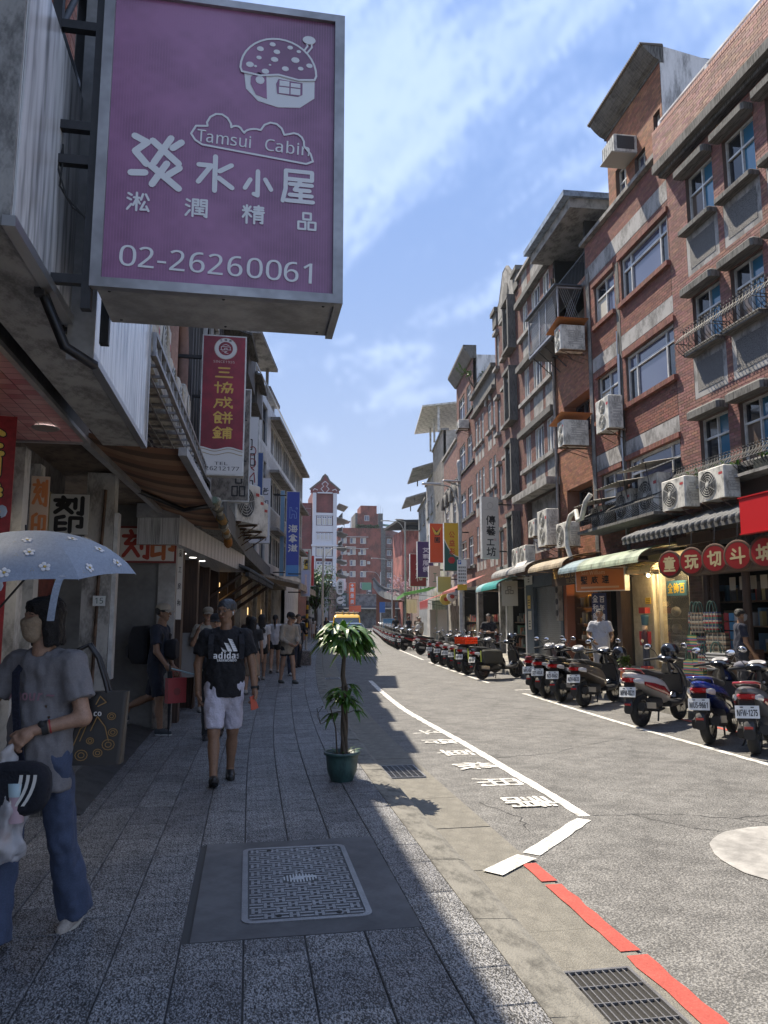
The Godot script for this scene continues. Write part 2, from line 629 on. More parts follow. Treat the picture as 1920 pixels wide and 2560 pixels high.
func markings()->void:
	var y:=ROAD+.005
	var wl:=MB.new()
	var pts:=[]
	for d in range(63,215,8):
		pts.append(W(2.87+kerb(-d/10.0)-1.22-(.19 if d>100 else .0)*clampf((d-100)/40.0,0,1),-d/10.0))
	pts[0]=W(2.85,-6.33)
	paint_line(wl,pts,.115,y)
	struct("road_marking",wl,mats.paint_white)
	var e:=MB.new()
	paint_line(e,[W(2.80,-6.24),W(2.02,-5.42)],.13,y+.001)
	paint_line(e,[W(1.96,-5.34),W(1.62,-5.04)],.15,y+.011)
	struct("road_marking",e,mats.paint_white)
	var rl:=MB.new()
	for seg in [[-4.0,-3.70],[-3.78,-1.0]]:
		pass
	paint_line(rl,[W(1.925,-5.20),W(1.925,-4.84)],.10,ROAD+.0125,.01)
	struct("road_marking",rl,mats.paint_red)
	rl=MB.new()
	paint_line(rl,[W(1.925,-4.78),W(1.925,-3.80)],.11,ROAD+.0125,.01)
	struct("road_marking",rl,mats.paint_red)
	rl=MB.new()
	paint_line(rl,[W(1.93,-3.75),W(1.945,-.5)],.11,ROAD+.0125,.01)
	struct("road_marking",rl,mats.paint_red)
	for seg in [[7.0,17.3],[19.5,29.2],[30.8,62.0]]:
		var b:=MB.new()
		var q:=[]
		var d:float=seg[0]
		while d<=seg[1]:
			q.append(W(bay(-d),-d))
			d+=.8
		paint_line(b,q,.10,y,.004)
		struct("road_marking",b,mats.paint_white)
	for d in [17.4,29.3,30.8,34.0]:
		var b:=MB.new()
		paint_line(b,[W(bay(-d)+.05,-d),W(bay(-d)+1.3,-d-.25)],.1,y+.001,.004)
		struct("road_marking",b,mats.paint_white)
	for d in [18.2,11.0]:
		var rr:=MB.new()
		paint_line(rr,[W(bay(-d)+1.22,-d+.9),W(bay(-d)+1.22,-d-1.0)],.1,y+.0005,.004)
		struct("road_marking",rr,mats.paint_red)
	var z:=-7.3
	for ch in "請用機車停斗":
		var sm:=MB.new()
		sm.T=Transform3D(Basis(V(0,0,1),V(1,0,0),V(0,1,0)),V(2.33+kerb(z)-1.22,ROAD+.004,z+.21))
		stroke_char(sm,ch,W(-.02,.0),W(.42,.46),.045,.001)
		struct("road_marking",sm,mats.paint_white)
		z-=.87
	var cr:=MB.new()
	for line in [[W(2.9,-6.35),W(3.5,-6.3),W(4.1,-6.05),W(4.7,-6.15),W(5.3,-6.55),W(6.0,-6.75)],[W(3.3,-6.3),W(3.5,-5.9),W(3.75,-5.7)],[W(2.95,-9.1),W(3.7,-9.25),W(4.5,-9.8),W(5.4,-10.3)],[W(4.1,-6.05),W(4.3,-5.7),W(4.25,-5.3)],[W(5.3,-6.55),W(5.5,-7.3),W(5.9,-7.6)],[W(2.1,-7.0),W(2.3,-6.4),W(2.2,-5.9)]]:
		var q:=[]
		for i in line.size()-1:
			for k in 6:
				q.append(line[i].lerp(line[i+1],k/6.0)+W(RR(-.03,.03),RR(-.03,.03)))
		paint_line(cr,q,.010,ROAD+.002,.005)
	struct("road_crack",cr,mats.joint)
func covers()->void:
	var s:=thing("inspection_cover","rectangular cast iron cover with woven tread in a dark slab of the pavement","inspection cover",V(.35,0,-4.88))
	var mb:=MB.new()
	mb.bx(-.59,-.05,-.82,.565,.001,.83)
	part("surround",mb,mats.cover_slab,s)
	var fr:=MB.new()
	var ro:=rounded(.345,.655,.06)
	var ri:=rounded(.312,.622,.04)
	for i in ro.size():
		var j:=(i+1)%ro.size()
		fr.quad(v3(ro[i],.007),v3(ro[j],.007),v3(ri[j],.007),v3(ri[i],.007))
		fr.quad(v3(ro[i],.0),v3(ro[j],.0),v3(ro[j],.007),v3(ro[i],.007))
		fr.quad(v3(ri[j],.002),v3(ri[i],.002),v3(ri[i],.007),v3(ri[j],.007))
	part("frame",fr,mats.iron,s)
	var pl:=MB.new()
	for i in range(1,ri.size()-1):
		pl.tri(v3(ri[0],.002),v3(ri[i],.002),v3(ri[i+1],.002))
	part("plate",pl,mats.iron_dark,s)
	var tr:=MB.new()
	var nx:=9
	var nz:=16
	var cx:=.60/nx
	var cz:=1.22/nz
	for i in nx:
		for j in nz:
			var px:=-.30+(i+.5)*cx
			var pz:=-.61+(j+.5)*cz
			if W(px/.115,pz/.095).length()<1.0:
				continue
			if (i+j)%2==0:
				for sx in [-1,1]:
					tr.bx(px+sx*cx*.27-cx*.13,.001,pz-cz*.46,px+sx*cx*.27+cx*.13,.0075,pz+cz*.46)
				tr.bx(px-cx*.14,.001,pz-cz*.1,px+cx*.14,.0073,pz+cz*.1)
			else:
				for sz in [-1,1]:
					tr.bx(px-cx*.55,.001,pz+sz*cz*.28-cz*.13,px+cx*.55,.0071,pz+sz*cz*.28+cz*.13)
	part("tread",tr,mats.iron,s,"stuff")
	var em:=MB.new()
	for k in 11:
		var a:=-.095+k*.019
		em.bx(a-.005,.001,-.075*sqrt(maxf(0,1-pow(a/.105,2))),a+.005,.0078,.075*sqrt(maxf(0,1-pow(a/.105,2))))
	em.bx(-.03,.001,-.03,.09,.0085,.004)
	em.bx(-.06,.001,-.002,.02,.0084,.03)
	part("emblem",em,mats.silver,s)
	var hole:=MB.new()
	for p in [W(-.17,-.58),W(.16,-.58),W(-.15,.58),W(.17,.58)]:
		hole.lathe(V(p.x,.004,p.y),[W(.016,.0),W(.016,.006)],10)
	part("lifting_hole",hole,mats.dark_in,s)
	grate("steel gutter grate beside the red line, nearest the camera",V(1.63,ROAD+.012,-2.86),.37,1.5,10,11)
	grate("steel gutter grate beyond the potted tree's shadow, opposite the painted characters",V(1.69,ROAD+.012,-8.4),.37,.64,8,6)
	var i:=0
	for d in [15.2,17.6,21.5]:
		grate(["narrow gutter grate just past the potted tree","gutter grate halfway between the potted tree and the stone planter","gutter grate below the stone planter"][i],V(kerb(-d)+.45,ROAD+.012,-d),.40,.5,8,5)
		i+=1
	var m:=thing("manhole","round iron manhole in a pale concrete patch in the road","manhole",V(4.12,ROAD,-4.92))
	var patch:=MB.new()
	var prof:=[]
	for k in 40:
		var a:=TAU*k/40
		prof.append(W(cos(a),sin(a))*(.86+RR(-.012,.012)))
	for k in 40:
		patch.tri(V(0,.006,0),v3(prof[(k+1)%40],.006),v3(prof[k],.006))
	part("patch",patch,mat("patch",Color(.40,.385,.36),.85,{"tex": "grime","sc":1.2}),m)
	var lid:=MB.new()
	lid.lathe(Vector3.ZERO,[W(.43,.0),W(.43,.012),W(.395,.013),W(.392,.008),W(.0,.008)],40)
	part("lid",lid,mats.iron_dark,m)
	var ring:=MB.new()
	for k in 3:
		for q in 12+6*k:
			var a:=TAU*q/(12+6*k)
			ring.boxb(V(cos(a),0,sin(a))*(.13+.1*k)+V(0,.011,0),V(.07,.008,.03),Basis(VU,-a))
	part("tread",ring,mats.iron,m)
func v3(p:Vector2,y:float)->Vector3:
	return V(p.x,y,p.y)
func rounded(hx:float,hz:float,r:float)->Array:
	var o:=[]
	for q in [[1,1,0],[-1,1,1],[-1,-1,2],[1,-1,3]]:
		for k in 5:
			var a:float=(q[2]+k/4.0)*PI/2
			o.append(W(q[0]*(hx-r)+cos(a)*r,q[1]*(hz-r)+sin(a)*r))
	o.reverse()
	return o
func grate(label:String,at:Vector3,w:float,l:float,nl:int,nw:int)->void:
	var g:=thing("gutter_grate",label,"grate",at,0,"gutter grates")
	var pit:=MB.new()
	pit.quad(V(-w/2,.0005,l/2),V(w/2,.0005,l/2),V(w/2,.0005,-l/2),V(-w/2,.0005,-l/2))
	part("pit",pit,mats.dark_in,g)
	var fr:=MB.new()
	for s in [-1,1]:
		fr.bx(s*w/2-.008,-.01,-l/2,s*w/2+.008,.014,l/2)
		fr.bx(-w/2-.008,-.01,s*l/2-.008,w/2+.008,.0135,s*l/2+.008)
	part("frame",fr,mats.iron,g)
	for k in range(1,nl):
		var b:=MB.new()
		b.bx(-w/2,.001,-l/2+l*k/nl-.003,w/2,.012,-l/2+l*k/nl+.003)
		part("bar",b,mats.iron,g)
	for k in range(1,nw):
		var b:=MB.new()
		b.bx(-w/2+w*k/nw-.003,.001,-l/2,-w/2+w*k/nw+.003,.0115,l/2)
		part("bar",b,mats.iron,g)
const STROKES:={
	"淡": "10 8 34 18 12 36 34 58/6 76 32 74/78 6 48 54/44 14 94 52/98 12 82 24/72 54 46 94/42 60 96 98/96 60 76 74",
	"水": "50 0 50 100/8 28 40 28 8 78/92 22 62 42/60 62 95 88","小": "50 0 50 95 38 90/25 35 8 70/75 30 95 68",
	"屋": "12 5 12 60 4 98/12 5 92 5 92 30 12 30/25 45 92 45/60 30 40 62 85 62/58 62 58 95/25 78 92 78/15 96 96 96",
	"淞": "8 10 22 18/5 35 20 42/5 92 22 65/32 30 55 30/44 5 44 95/44 35 30 70/44 35 58 60/70 10 62 40/82 10 95 38/78 50 62 90 92 88/86 72 96 95",
	"潤": "8 10 22 18/5 38 20 45/5 92 22 65/35 8 35 95/35 8 58 8 58 38 35 38/35 23 58 23/70 8 95 8 95 95 86 90/70 8 70 38 95 38/70 23 95 23/48 52 82 52/65 52 65 82/50 66 80 66/45 82 85 82",
	"精": "22 2 22 95/5 30 42 30/8 10 14 22/38 8 30 22/22 35 5 65/22 38 42 60/55 10 95 10/55 22 95 22/48 35 98 35/74 2 74 35/56 45 56 95/56 45 92 45 92 92 84 90/56 60 92 60/56 74 92 74",
	"品": "30 5 70 5 70 40 30 40 30 5/5 55 42 55 42 95 5 95 5 55/58 55 95 55 95 95 58 95 58 55",
	"三": "22 12 78 12/26 48 74 48/8 88 94 88","協": "20 5 20 95/4 35 38 35/48 20 90 20 84 42/68 5 50 45/42 60 66 60 62 92/54 48 40 92/72 60 97 60 92 92/84 48 70 92",
	"成": "16 26 92 26/18 26 16 60 4 94/18 50 44 50 42 76 34 74/58 4 66 60 96 94 96 78/84 44 54 90/76 8 86 16",
	"餅": "24 2 4 30/24 2 46 26/12 36 38 36 38 64 12 64 12 36/12 50 38 50/12 64 12 94 40 88/30 74 44 94/60 4 66 20/88 4 80 20/52 28 96 28/50 58 98 58/66 28 62 94/84 28 84 94",
	"鋪": "24 2 4 32/24 2 46 28/14 36 36 36/8 54 40 54/24 36 24 88/12 64 16 78/36 64 32 78/4 92 44 88/50 20 98 20/74 4 74 95/56 36 56 95/56 36 92 36 92 92 84 90/56 54 92 54/56 72 92 72/84 6 92 14",
	"刻": "30 2 36 14/6 20 62 20/36 20 14 46 46 46/50 34 8 88/40 60 60 88/70 12 70 62/92 4 92 95 80 90","印": "36 6 12 16 12 86 42 80/14 46 42 46/56 14 92 14 92 66 80 64/56 14 56 96",
	"全": "50 2 4 46/50 2 96 46/26 48 74 48/24 70 76 70/50 48 50 94/8 94 92 94","面": "4 8 96 8/50 8 44 28/10 28 90 28 90 95 10 95 10 28/36 28 36 95/64 28 64 95/36 50 64 50/36 72 64 72",
	"特": "14 8 6 34/6 28 42 28/26 2 26 95/4 62 44 52/54 20 92 20/72 2 72 38/48 38 98 38/48 58 98 58/82 42 82 92 70 88/58 68 66 80",
	"價": "22 4 4 44/14 32 14 96/34 8 96 8/36 18 94 18 94 36 36 36 36 18/56 8 56 36/74 8 74 36/42 44 88 44 88 80 42 80 42 44/42 56 88 56/42 68 88 68/54 82 36 97/76 82 94 97",
	"傳": "22 2 4 42/14 30 14 97/34 12 96 12/66 2 66 48/42 22 88 22 88 42 42 42 42 22/42 32 88 32/34 52 96 48/30 64 98 64/80 56 80 94 68 90/46 72 56 84",
	"藝": "6 14 94 14/32 4 32 24/68 4 68 24/8 34 48 34/28 26 28 60/8 48 48 48/4 60 50 58/56 36 82 36 82 60 96 62/68 26 66 46 54 60/58 44 70 52/20 68 80 68/8 78 92 78/44 78 24 94 76 92/66 86 84 97",
	"工": "16 14 84 14/50 14 50 86/4 86 96 86","坊": "20 8 20 76/4 34 38 34/2 82 42 72/68 2 72 14/46 22 98 22/64 22 60 62 44 96/62 46 88 46 84 92 72 90",
	"海": "8 8 22 18/4 36 18 44/4 94 24 62/48 2 36 28/44 14 94 14/46 30 88 30 86 86 76 92/46 30 40 86/34 58 98 58/40 86 86 86/62 36 66 50/60 64 64 78",
	"拿": "50 0 8 30/50 0 94 30/34 26 66 26/34 36 66 36 66 48 34 48 34 36/70 52 24 58/20 66 80 66/10 78 92 78/50 54 50 98 38 92",
	"滋": "8 8 22 18/4 38 18 46/4 94 24 62/48 4 54 18/84 4 76 18/34 24 98 24/52 28 38 52 56 52/58 40 36 84 60 80/54 68 62 88/82 28 68 52 86 52/90 40 66 84 92 80/86 68 96 88",
	"老": "18 16 72 16/46 2 46 36/4 36 96 36/86 8 12 70/40 54 76 46/38 50 38 88 86 88 90 74","河": "8 8 22 18/4 36 18 44/4 94 24 62/34 12 98 12/84 12 84 90 70 86/42 34 68 34 68 62 42 62 42 34",
	"童": "50 0 50 8/16 10 84 10/34 14 38 24/66 14 62 24/4 28 96 28/20 36 80 36 80 62 20 62 20 36/20 49 80 49/50 36 50 94/14 76 86 76/6 95 94 95",
	"玩": "6 12 44 12/25 12 25 84/8 46 42 46/4 88 46 78/56 14 92 14/50 36 98 36/64 36 62 70 46 96/80 36 80 90 96 90 97 74","切": "4 34 50 26/24 4 24 84 48 72/56 14 92 14 88 90 74 86/72 14 70 60 50 96",
	"斗": "22 12 38 26/14 36 30 50/4 66 96 58/68 4 68 97","城": "20 8 20 76/4 34 38 34/2 82 42 72/46 24 96 24/48 24 46 64 36 94/48 48 66 48 64 74 56 72/74 4 80 60 97 94 98 80/94 40 66 90/84 6 92 14",
	"車": "10 10 90 10/20 26 80 26 80 66 20 66 20 26/20 46 80 46/50 2 50 98/4 80 96 80","用": "18 6 18 60 6 96/18 6 84 6 84 94 72 90/18 36 84 36/18 64 84 64/50 6 50 96",
	"請": "10 8 36 8/4 22 42 22/10 36 36 36/10 50 36 50/10 64 36 64 36 92 10 92 10 64/52 10 94 10/54 22 92 22/48 34 98 34/73 2 73 34/56 44 56 96/56 44 92 44 92 92 82 90/56 60 92 60/56 74 92 74",
	"機": "20 2 20 97/4 28 38 28/20 34 6 66/20 36 36 56/52 4 44 24 58 22 46 40/78 4 72 24 86 22 74 40/40 52 96 52/56 52 42 94/66 4 70 60 96 94/86 62 62 92",
	"停": "22 4 4 44/14 32 14 96/64 2 64 10/34 14 96 14/46 24 82 24 82 38 46 38 46 24/34 60 34 48 96 48 96 58/42 66 88 66/66 66 66 96 56 92",
	"康": "50 0 50 8/10 12 94 12/14 12 12 60 4 96/28 26 78 26 78 50/20 38 90 38/28 50 78 50/54 18 54 96/30 62 40 70/24 90 46 74/84 58 62 72/60 70 90 94",
	"是": "24 4 76 4 76 38 24 38 24 4/24 20 76 20/6 50 94 50/52 50 52 90/52 68 84 68/26 62 22 80 6 96/18 82 50 94 96 94","美": "30 2 38 12/70 2 62 12/14 16 86 16/20 30 80 30/8 46 92 46/50 16 50 46/10 66 92 66/50 50 46 70 10 96/54 70 90 96",
	"德": "22 2 6 24/26 22 4 50/16 40 16 96/36 14 96 14/66 2 66 24/40 24 92 24 92 42 40 42 40 24/34 52 98 52/38 66 32 88/48 62 50 90 80 90 82 78/66 58 72 70/86 62 96 80",
	"國": "6 6 94 6 94 96 6 96 6 6/22 26 78 26/26 40 46 40 46 60 26 60 26 40/22 78 48 70/56 14 62 60 82 84/76 44 54 80","公": "36 6 8 50/64 6 94 48/46 44 20 86 80 82/66 66 84 94",
	"益": "30 2 38 14/70 2 62 14/8 22 92 22/40 28 12 52/60 28 90 52/18 58 84 58 84 90/18 58 18 90/40 58 40 90/62 58 62 90/4 92 96 92","彩": "52 4 14 12/14 18 20 30/34 16 36 28/52 14 44 30/8 44 60 44/34 36 34 96/34 48 8 78/34 50 60 74/90 6 66 24/92 36 64 56/94 64 56 96",
	"券": "30 4 38 14/70 4 62 14/16 20 84 20/6 36 94 36/50 4 46 36 6 66/56 36 96 62/28 58 74 58 70 94 58 90/48 58 24 96","艾": "4 16 96 16/32 4 32 28/68 4 68 28/76 34 10 96/22 40 92 96",
	"莉": "4 12 96 12/32 2 32 22/68 2 68 22/54 26 14 32/6 46 62 46/34 30 34 97/34 50 8 80/34 52 60 78/74 36 74 76/92 28 92 96 82 92","服": "12 8 12 60 4 96/12 8 40 8 40 94 32 92/12 34 40 34/12 60 40 60/56 6 56 96/56 6 90 6 90 32 76 30/56 46 90 46 60 96/60 54 96 96",
	"飾": "24 2 4 30/24 2 46 26/12 36 38 36 38 64 12 64 12 36/12 50 38 50/12 64 12 94 40 88/64 2 50 30/58 16 96 16/56 36 94 36 94 78 84 76/56 36 56 80/74 18 74 97",
	"聖": "4 8 44 8/10 8 10 50/38 8 38 54/10 22 38 22/10 36 38 36/2 52 46 48/56 10 90 10 90 42 56 42 56 10/14 62 88 62/20 78 80 78/50 62 50 95/6 95 94 95","威": "16 22 94 22/18 22 16 60 4 96/24 38 50 38/38 46 26 70 52 88/48 46 28 88/58 4 66 60 96 94/84 44 54 90",
	"連": "12 6 22 18/6 36 24 36 18 74/4 84 24 82 60 94 98 92/36 14 94 14/42 26 88 26 88 60 42 60 42 26/42 43 88 43/65 4 65 84/34 72 96 72","房": "58 2 62 10/16 14 86 14 86 32 16 32/16 14 16 60 4 96/56 36 60 46/26 48 96 48/48 48 46 70 26 94/46 64 80 64 76 94 64 92",
	"金": "50 2 6 40/50 2 94 40/28 42 72 42/18 62 82 62/50 42 50 92/26 70 34 84/74 70 66 84/6 94 94 94","百": "6 10 94 10/50 10 42 30/18 30 82 30 82 95 18 95 18 30/18 62 82 62","年": "26 2 10 32/22 18 88 18/26 40 82 40/26 40 26 64/4 66 96 66/56 18 56 98",
	"和": "46 4 12 12/4 32 54 32/28 10 28 97/28 36 4 70/28 38 52 62/64 24 94 24 94 84 64 84 64 24","修": "22 2 4 42/14 30 14 97/30 26 30 76/52 4 36 34/46 14 88 14 40 54/52 20 94 54/86 50 48 66/90 62 46 82/94 76 40 98",
	"溫": "8 8 22 18/4 36 18 44/4 94 24 62/40 6 88 6 88 44 40 44 40 6/64 12 50 36/62 24 80 38/36 56 92 56 92 90/36 56 36 90/54 56 54 90/74 56 74 90/28 92 98 92","紅": "24 2 8 24 32 24 8 48 40 48/24 48 24 74/8 62 4 86/22 80 24 94/36 62 44 82/52 14 96 14/74 14 74 84/48 86 98 86",
}
func stroke_char(mb:MB,ch:String,at:Vector2,size:Vector2,w:float,dz:=.0002)->void:
	if not STROKES.has(ch):
		return
	var lift:=.0
	for line in STROKES[ch].split("/"):
		var t:PackedStringArray=line.split(" ")
		var p:=[]
		for i in range(0,t.size()-1,2):
			p.append(W(at.x+t[i].to_float()/100*size.x,at.y+(1.0-t[i+1].to_float()/100)*size.y))
		stroke(mb,p,w,lift)
		lift+=dz
func stroke(mb:MB,p:Array,w:float,z:float)->void:
	for i in p.size()-1:
		var a:Vector2=p[i]
		var b:Vector2=p[i+1]
		var d:=(b-a).normalized()*(w/2)
		var s:=W(-d.y,d.x)
		var o:=[]
		for k in 5:
			var an:=PI/2+PI*k/4
			o.append(a+d*cos(an)+s*sin(an))
		for k in 5:
			var an:=-PI/2+PI*k/4
			o.append(b+d*cos(an)+s*sin(an))
		var zz:=z+i*.00006
		for k in range(1,o.size()-1):
			mb.tri(V(o[0].x,o[0].y,zz),V(o[k].x,o[k].y,zz),V(o[k+1].x,o[k+1].y,zz))
func chars(parent:Node,text:String,at:Vector3,size:Vector2,step:Vector2,w:float,m:Material,bs:=BI)->void:
	var mb:=MB.new()
	mb.T=Transform3D(bs,at)
	var p:=Vector2.ZERO
	for ch in text:
		stroke_char(mb,ch,p,size,w)
		p+=step
	part("lettering",mb,m,parent)
func latin(parent:Node,text:String,at:Vector3,h:float,m:Material,bs:=BI,bold:=false,width:=.0)->void:
	var t:=TextMesh.new()
	t.text=text
	var f:=SystemFont.new()
	f.font_names=PackedStringArray(["Droid Sans"])
	f.font_weight=700 if bold else 400
	t.font=f
	t.font_size=32
	t.pixel_size=h/23.0
	t.depth=.002
	t.curve_step=2.0
	var o:=MeshInstance3D.new()
	o.name="lettering"
	o.mesh=t
	o.material_override=m
	parent.add_child(o,true)
	o.transform=Transform3D(bs,at)
	if width>.0:
		var aw:=t.get_aabb().size.x
		if aw>.0:
			o.scale=V(width/aw,1,1)
func right_turn(deg:float)->float:
	return -PI/2-deg_to_rad(deg)
func left_turn(deg:float)->float:
	return PI/2-deg_to_rad(deg)
func wall(mb:MB,x0:float,y0:float,x1:float,y1:float,ops:=[],z:=.0,dep:=.2)->void:
	var xs:=[x0,x1]
	var ys:=[y0,y1]
	for o in ops:
		for v in [o[0],o[2]]:
			if v>x0 and v<x1 and not xs.has(v):
				xs.append(v)
		for v in [o[1],o[3]]:
			if v>y0 and v<y1 and not ys.has(v):
				ys.append(v)
	xs.sort()
	ys.sort()
	for i in xs.size()-1:
		for j in ys.size()-1:
			var mx:float=(xs[i]+xs[i+1])/2
			var my:float=(ys[j]+ys[j+1])/2
			var free:=true
			for o in ops:
				if mx>o[0] and mx<o[2] and my>o[1] and my<o[3]:
					free=false
			if free:
				mb.quad(V(xs[i],ys[j],z),V(xs[i+1],ys[j],z),V(xs[i+1],ys[j+1],z),V(xs[i],ys[j+1],z))
	for o in ops:
		var a:=V(o[0],o[1],z)
		var b:=V(o[2],o[1],z)
		var c:=V(o[2],o[3],z)
		var d:=V(o[0],o[3],z)
		var k:=V(0,0,-dep)
		for e in [[a,b],[b,c],[c,d],[d,a]]:
			mb.quad(e[1],e[0],e[0]+k,e[1]+k)
func bricks(b:Node3D,x0:float,y0:float,x1:float,y1:float,blocked:Array,tone:Color,singles:=0,bw:=.215,bh:=.062,z:=.0,axis:=0)->void:
	var gap:=.011
	var list:=[]
	var row:=0
	var y:=y0
	while y+bh*.6<y1:
		var x:=x0-(bw+gap)*.5*(row%2)
		while x<x1:
			var xa:=maxf(x,x0)
			var xb:=minf(x+bw,x1)
			var segs:=[[xa,xb]]
			for o in blocked:
				if y+bh*.5>o[1] and y+bh*.5<o[3]:
					var out:=[]
					for s in segs:
						if o[2]<=s[0] or o[0]>=s[1]:
							out.append(s)
						else:
							if o[0]>s[0]+.015:
								out.append([s[0],o[0]])
							if o[2]<s[1]-.015:
								out.append([o[2],s[1]])
					segs=out
			for s in segs:
				if s[1]-s[0]>.012:
					list.append([s[0],s[1],y,minf(y+bh,y1)])
			x+=bw+gap
		y+=bh+gap
		row+=1
	if singles>0:
		var eye:Vector3=b.transform.affine_inverse()*V(0,1.56,0)
		for q in list:
			q.append(V(q[0],q[2],0).distance_squared_to(eye) if q[1]-q[0]>bw*.9 else 1e9)
		list.sort_custom(func(p,q):return p[4]<q[4])
	var all:=MB.new()
	all.tinted=true
	var shapes:=[]
	for k in 5:
		var s:=MB.new()
		s.tinted=true
		s.col=shade(tone)
		brick_faces(s,0,bw,0,bh,z)
		shapes.append(s.mesh())
	for i in list.size():
		var q=list[i]
		if i<singles and q[4]<1e8 and q[3]-q[2]>bh*.95:
			var o:=part("brick",shapes[rng.randi()%5],mats.brick,b)
			o.position=V(q[0],q[2],RR(-.0015,.0015))
		else:
			all.col=shade(tone)
			brick_faces(all,q[0],q[1],q[2],q[3],z+RR(-.0015,.0015))
	if all.v.size():
		part("brickwork",all,mats.brick,b,"stuff")
func shade(t:Color)->Color:
	var k:=RR(.68,1.2)
	return Color(t.r*k,t.g*k*RR(.88,1.1),t.b*k*RR(.88,1.12))
func brick_faces(m:MB,x0:float,x1:float,y0:float,y1:float,z:float)->void:
	var f:=z+.006
	m.quad(V(x0,y0,f),V(x1,y0,f),V(x1,y1,f),V(x0,y1,f))
	m.quad(V(x0,y1,f),V(x1,y1,f),V(x1,y1,z),V(x0,y1,z))
	m.quad(V(x0,y0,z),V(x1,y0,z),V(x1,y0,f),V(x0,y0,f))
	m.quad(V(x0,y0,z),V(x0,y0,f),V(x0,y1,f),V(x0,y1,z))
	m.quad(V(x1,y0,f),V(x1,y0,z),V(x1,y1,z),V(x1,y1,f))
func window(b:Node,o:Array,cols:Array,tran:float,panes:Array,fm:Material,z:=-.12,fw:=.045)->MeshInstance3D:
	var f:=MB.new()
	var x0:float=o[0]+.004
	var y0:float=o[1]+.004
	var x1:float=o[2]-.004
	var y1:float=o[3]-.004
	var d:=.035
	f.bx(x0,y0,z-d,x1,y0+fw,z+d)
	f.bx(x0,y1-fw,z-d,x1,y1,z+d)
	f.bx(x0,y0+fw,z-d,x0+fw,y1-fw,z+d)
	f.bx(x1-fw,y0+fw,z-d,x1,y1-fw,z+d)
	var yt:=y1-(y1-y0)*tran
	if tran>0:
		f.bx(x0+fw,yt-fw/2,z-d+.003,x1-fw,yt+fw/2,z+d-.003)
	var tot:=.0
	for c in cols:
		tot+=c
	var w:=MeshInstance3D.new()
	var x:=x0
	var spans:=[]
	for i in cols.size():
		var xn:float=x+(x1-x0)*cols[i]/tot
		spans.append([x,xn])
		if i<cols.size()-1:
			f.bx(xn-fw*.45,y0+fw,z-d+.006,xn+fw*.45,y1-fw,z+d-.006)
		x=xn
	w.name="window"
	w.mesh=f.mesh()
	w.material_override=fm
	b.add_child(w,true)
	var n:=0
	for i in spans.size():
		for r in (2 if tran>0 else 1):
			var ya:=y0 if r==0 else yt
			var yb:=(yt if r==0 else y1) if tran>0 else y1
			var g:=MB.new()
			var zz:=z-.01-.012*(i%2)
			g.quad(V(spans[i][0],ya,zz),V(spans[i][1],ya,zz),V(spans[i][1],yb,zz),V(spans[i][0],yb,zz))
			part("pane",g,panes[n%panes.size()],w)
			n+=1
	return w
func house(label:String,p:Vector2,turn:float,called:="brick_house")->Node3D:
	return thing(called,label,"building",V(p.x,0,p.y),turn)
func core(b:Node3D,x0:float,x1:float,y0:float,top:float,depth:=7.0,m:Material=null,front:=-.2)->void:
	var mb:=MB.new()
	mb.bx(x0+.01,y0,-depth,x1-.01,top,front)
	part("wall",mb,m if m else mats.render_grey,b)
func bar_rail(b:Node,x0:float,x1:float,y:float,h:float,z:float,step:float,m:Material,called:="railing")->void:
	var mb:=MB.new()
	mb.bx(x0,y,z-.015,x1,y+.03,z+.015)
	mb.bx(x0,y+h-.04,z-.02,x1,y+h,z+.02)
	var x:=x0+.02
	while x<x1:
		mb.bx(x-.008,y+.03,z-.008,x+.008,y+h-.04,z+.008)
		x+=step
	part(called,mb,m,b)
func scroll_guard(b:Node,x0:float,x1:float,y:float,h:float,out:float,label:="")->void:
	var mb:=MB.new()
	var n:=int((x1-x0)/.105)
	var prof:=func(t:float)->float:return out*(.45+.55*sin(PI*clampf(1.0-t*1.15,0,1)))
	for i in n+1:
		var x:=lerpf(x0,x1,float(i)/n)
		var pts:=[]
		for k in 7:
			var t:=k/6.0
			pts.append(V(x,y+h*t,prof.call(t)))
		for k in 4:
			var a:=k/3.0*PI*1.3
			pts.append(V(x,y+h+.035*sin(a),prof.call(1.0)+.045-.045*cos(a)))
		mb.tube(pts,.0085,.0085,4)
	for t in [.08,.5,.97]:
		var zz:float=prof.call(t)
		mb.tube([V(x0,y+h*t,.01),V(x0,y+h*t,zz),V(x1,y+h*t,zz),V(x1,y+h*t,.01)],.011,.011,4)
	for e in [x0,x1]:
		for k in 2:
			var zz:float=out*(.2+.3*k)
			mb.tube([V(e,y+.02,zz),V(e,y+h,zz)],.008,.008,4)
	part("window_guard",mb,mats.wrought,b,"",label)
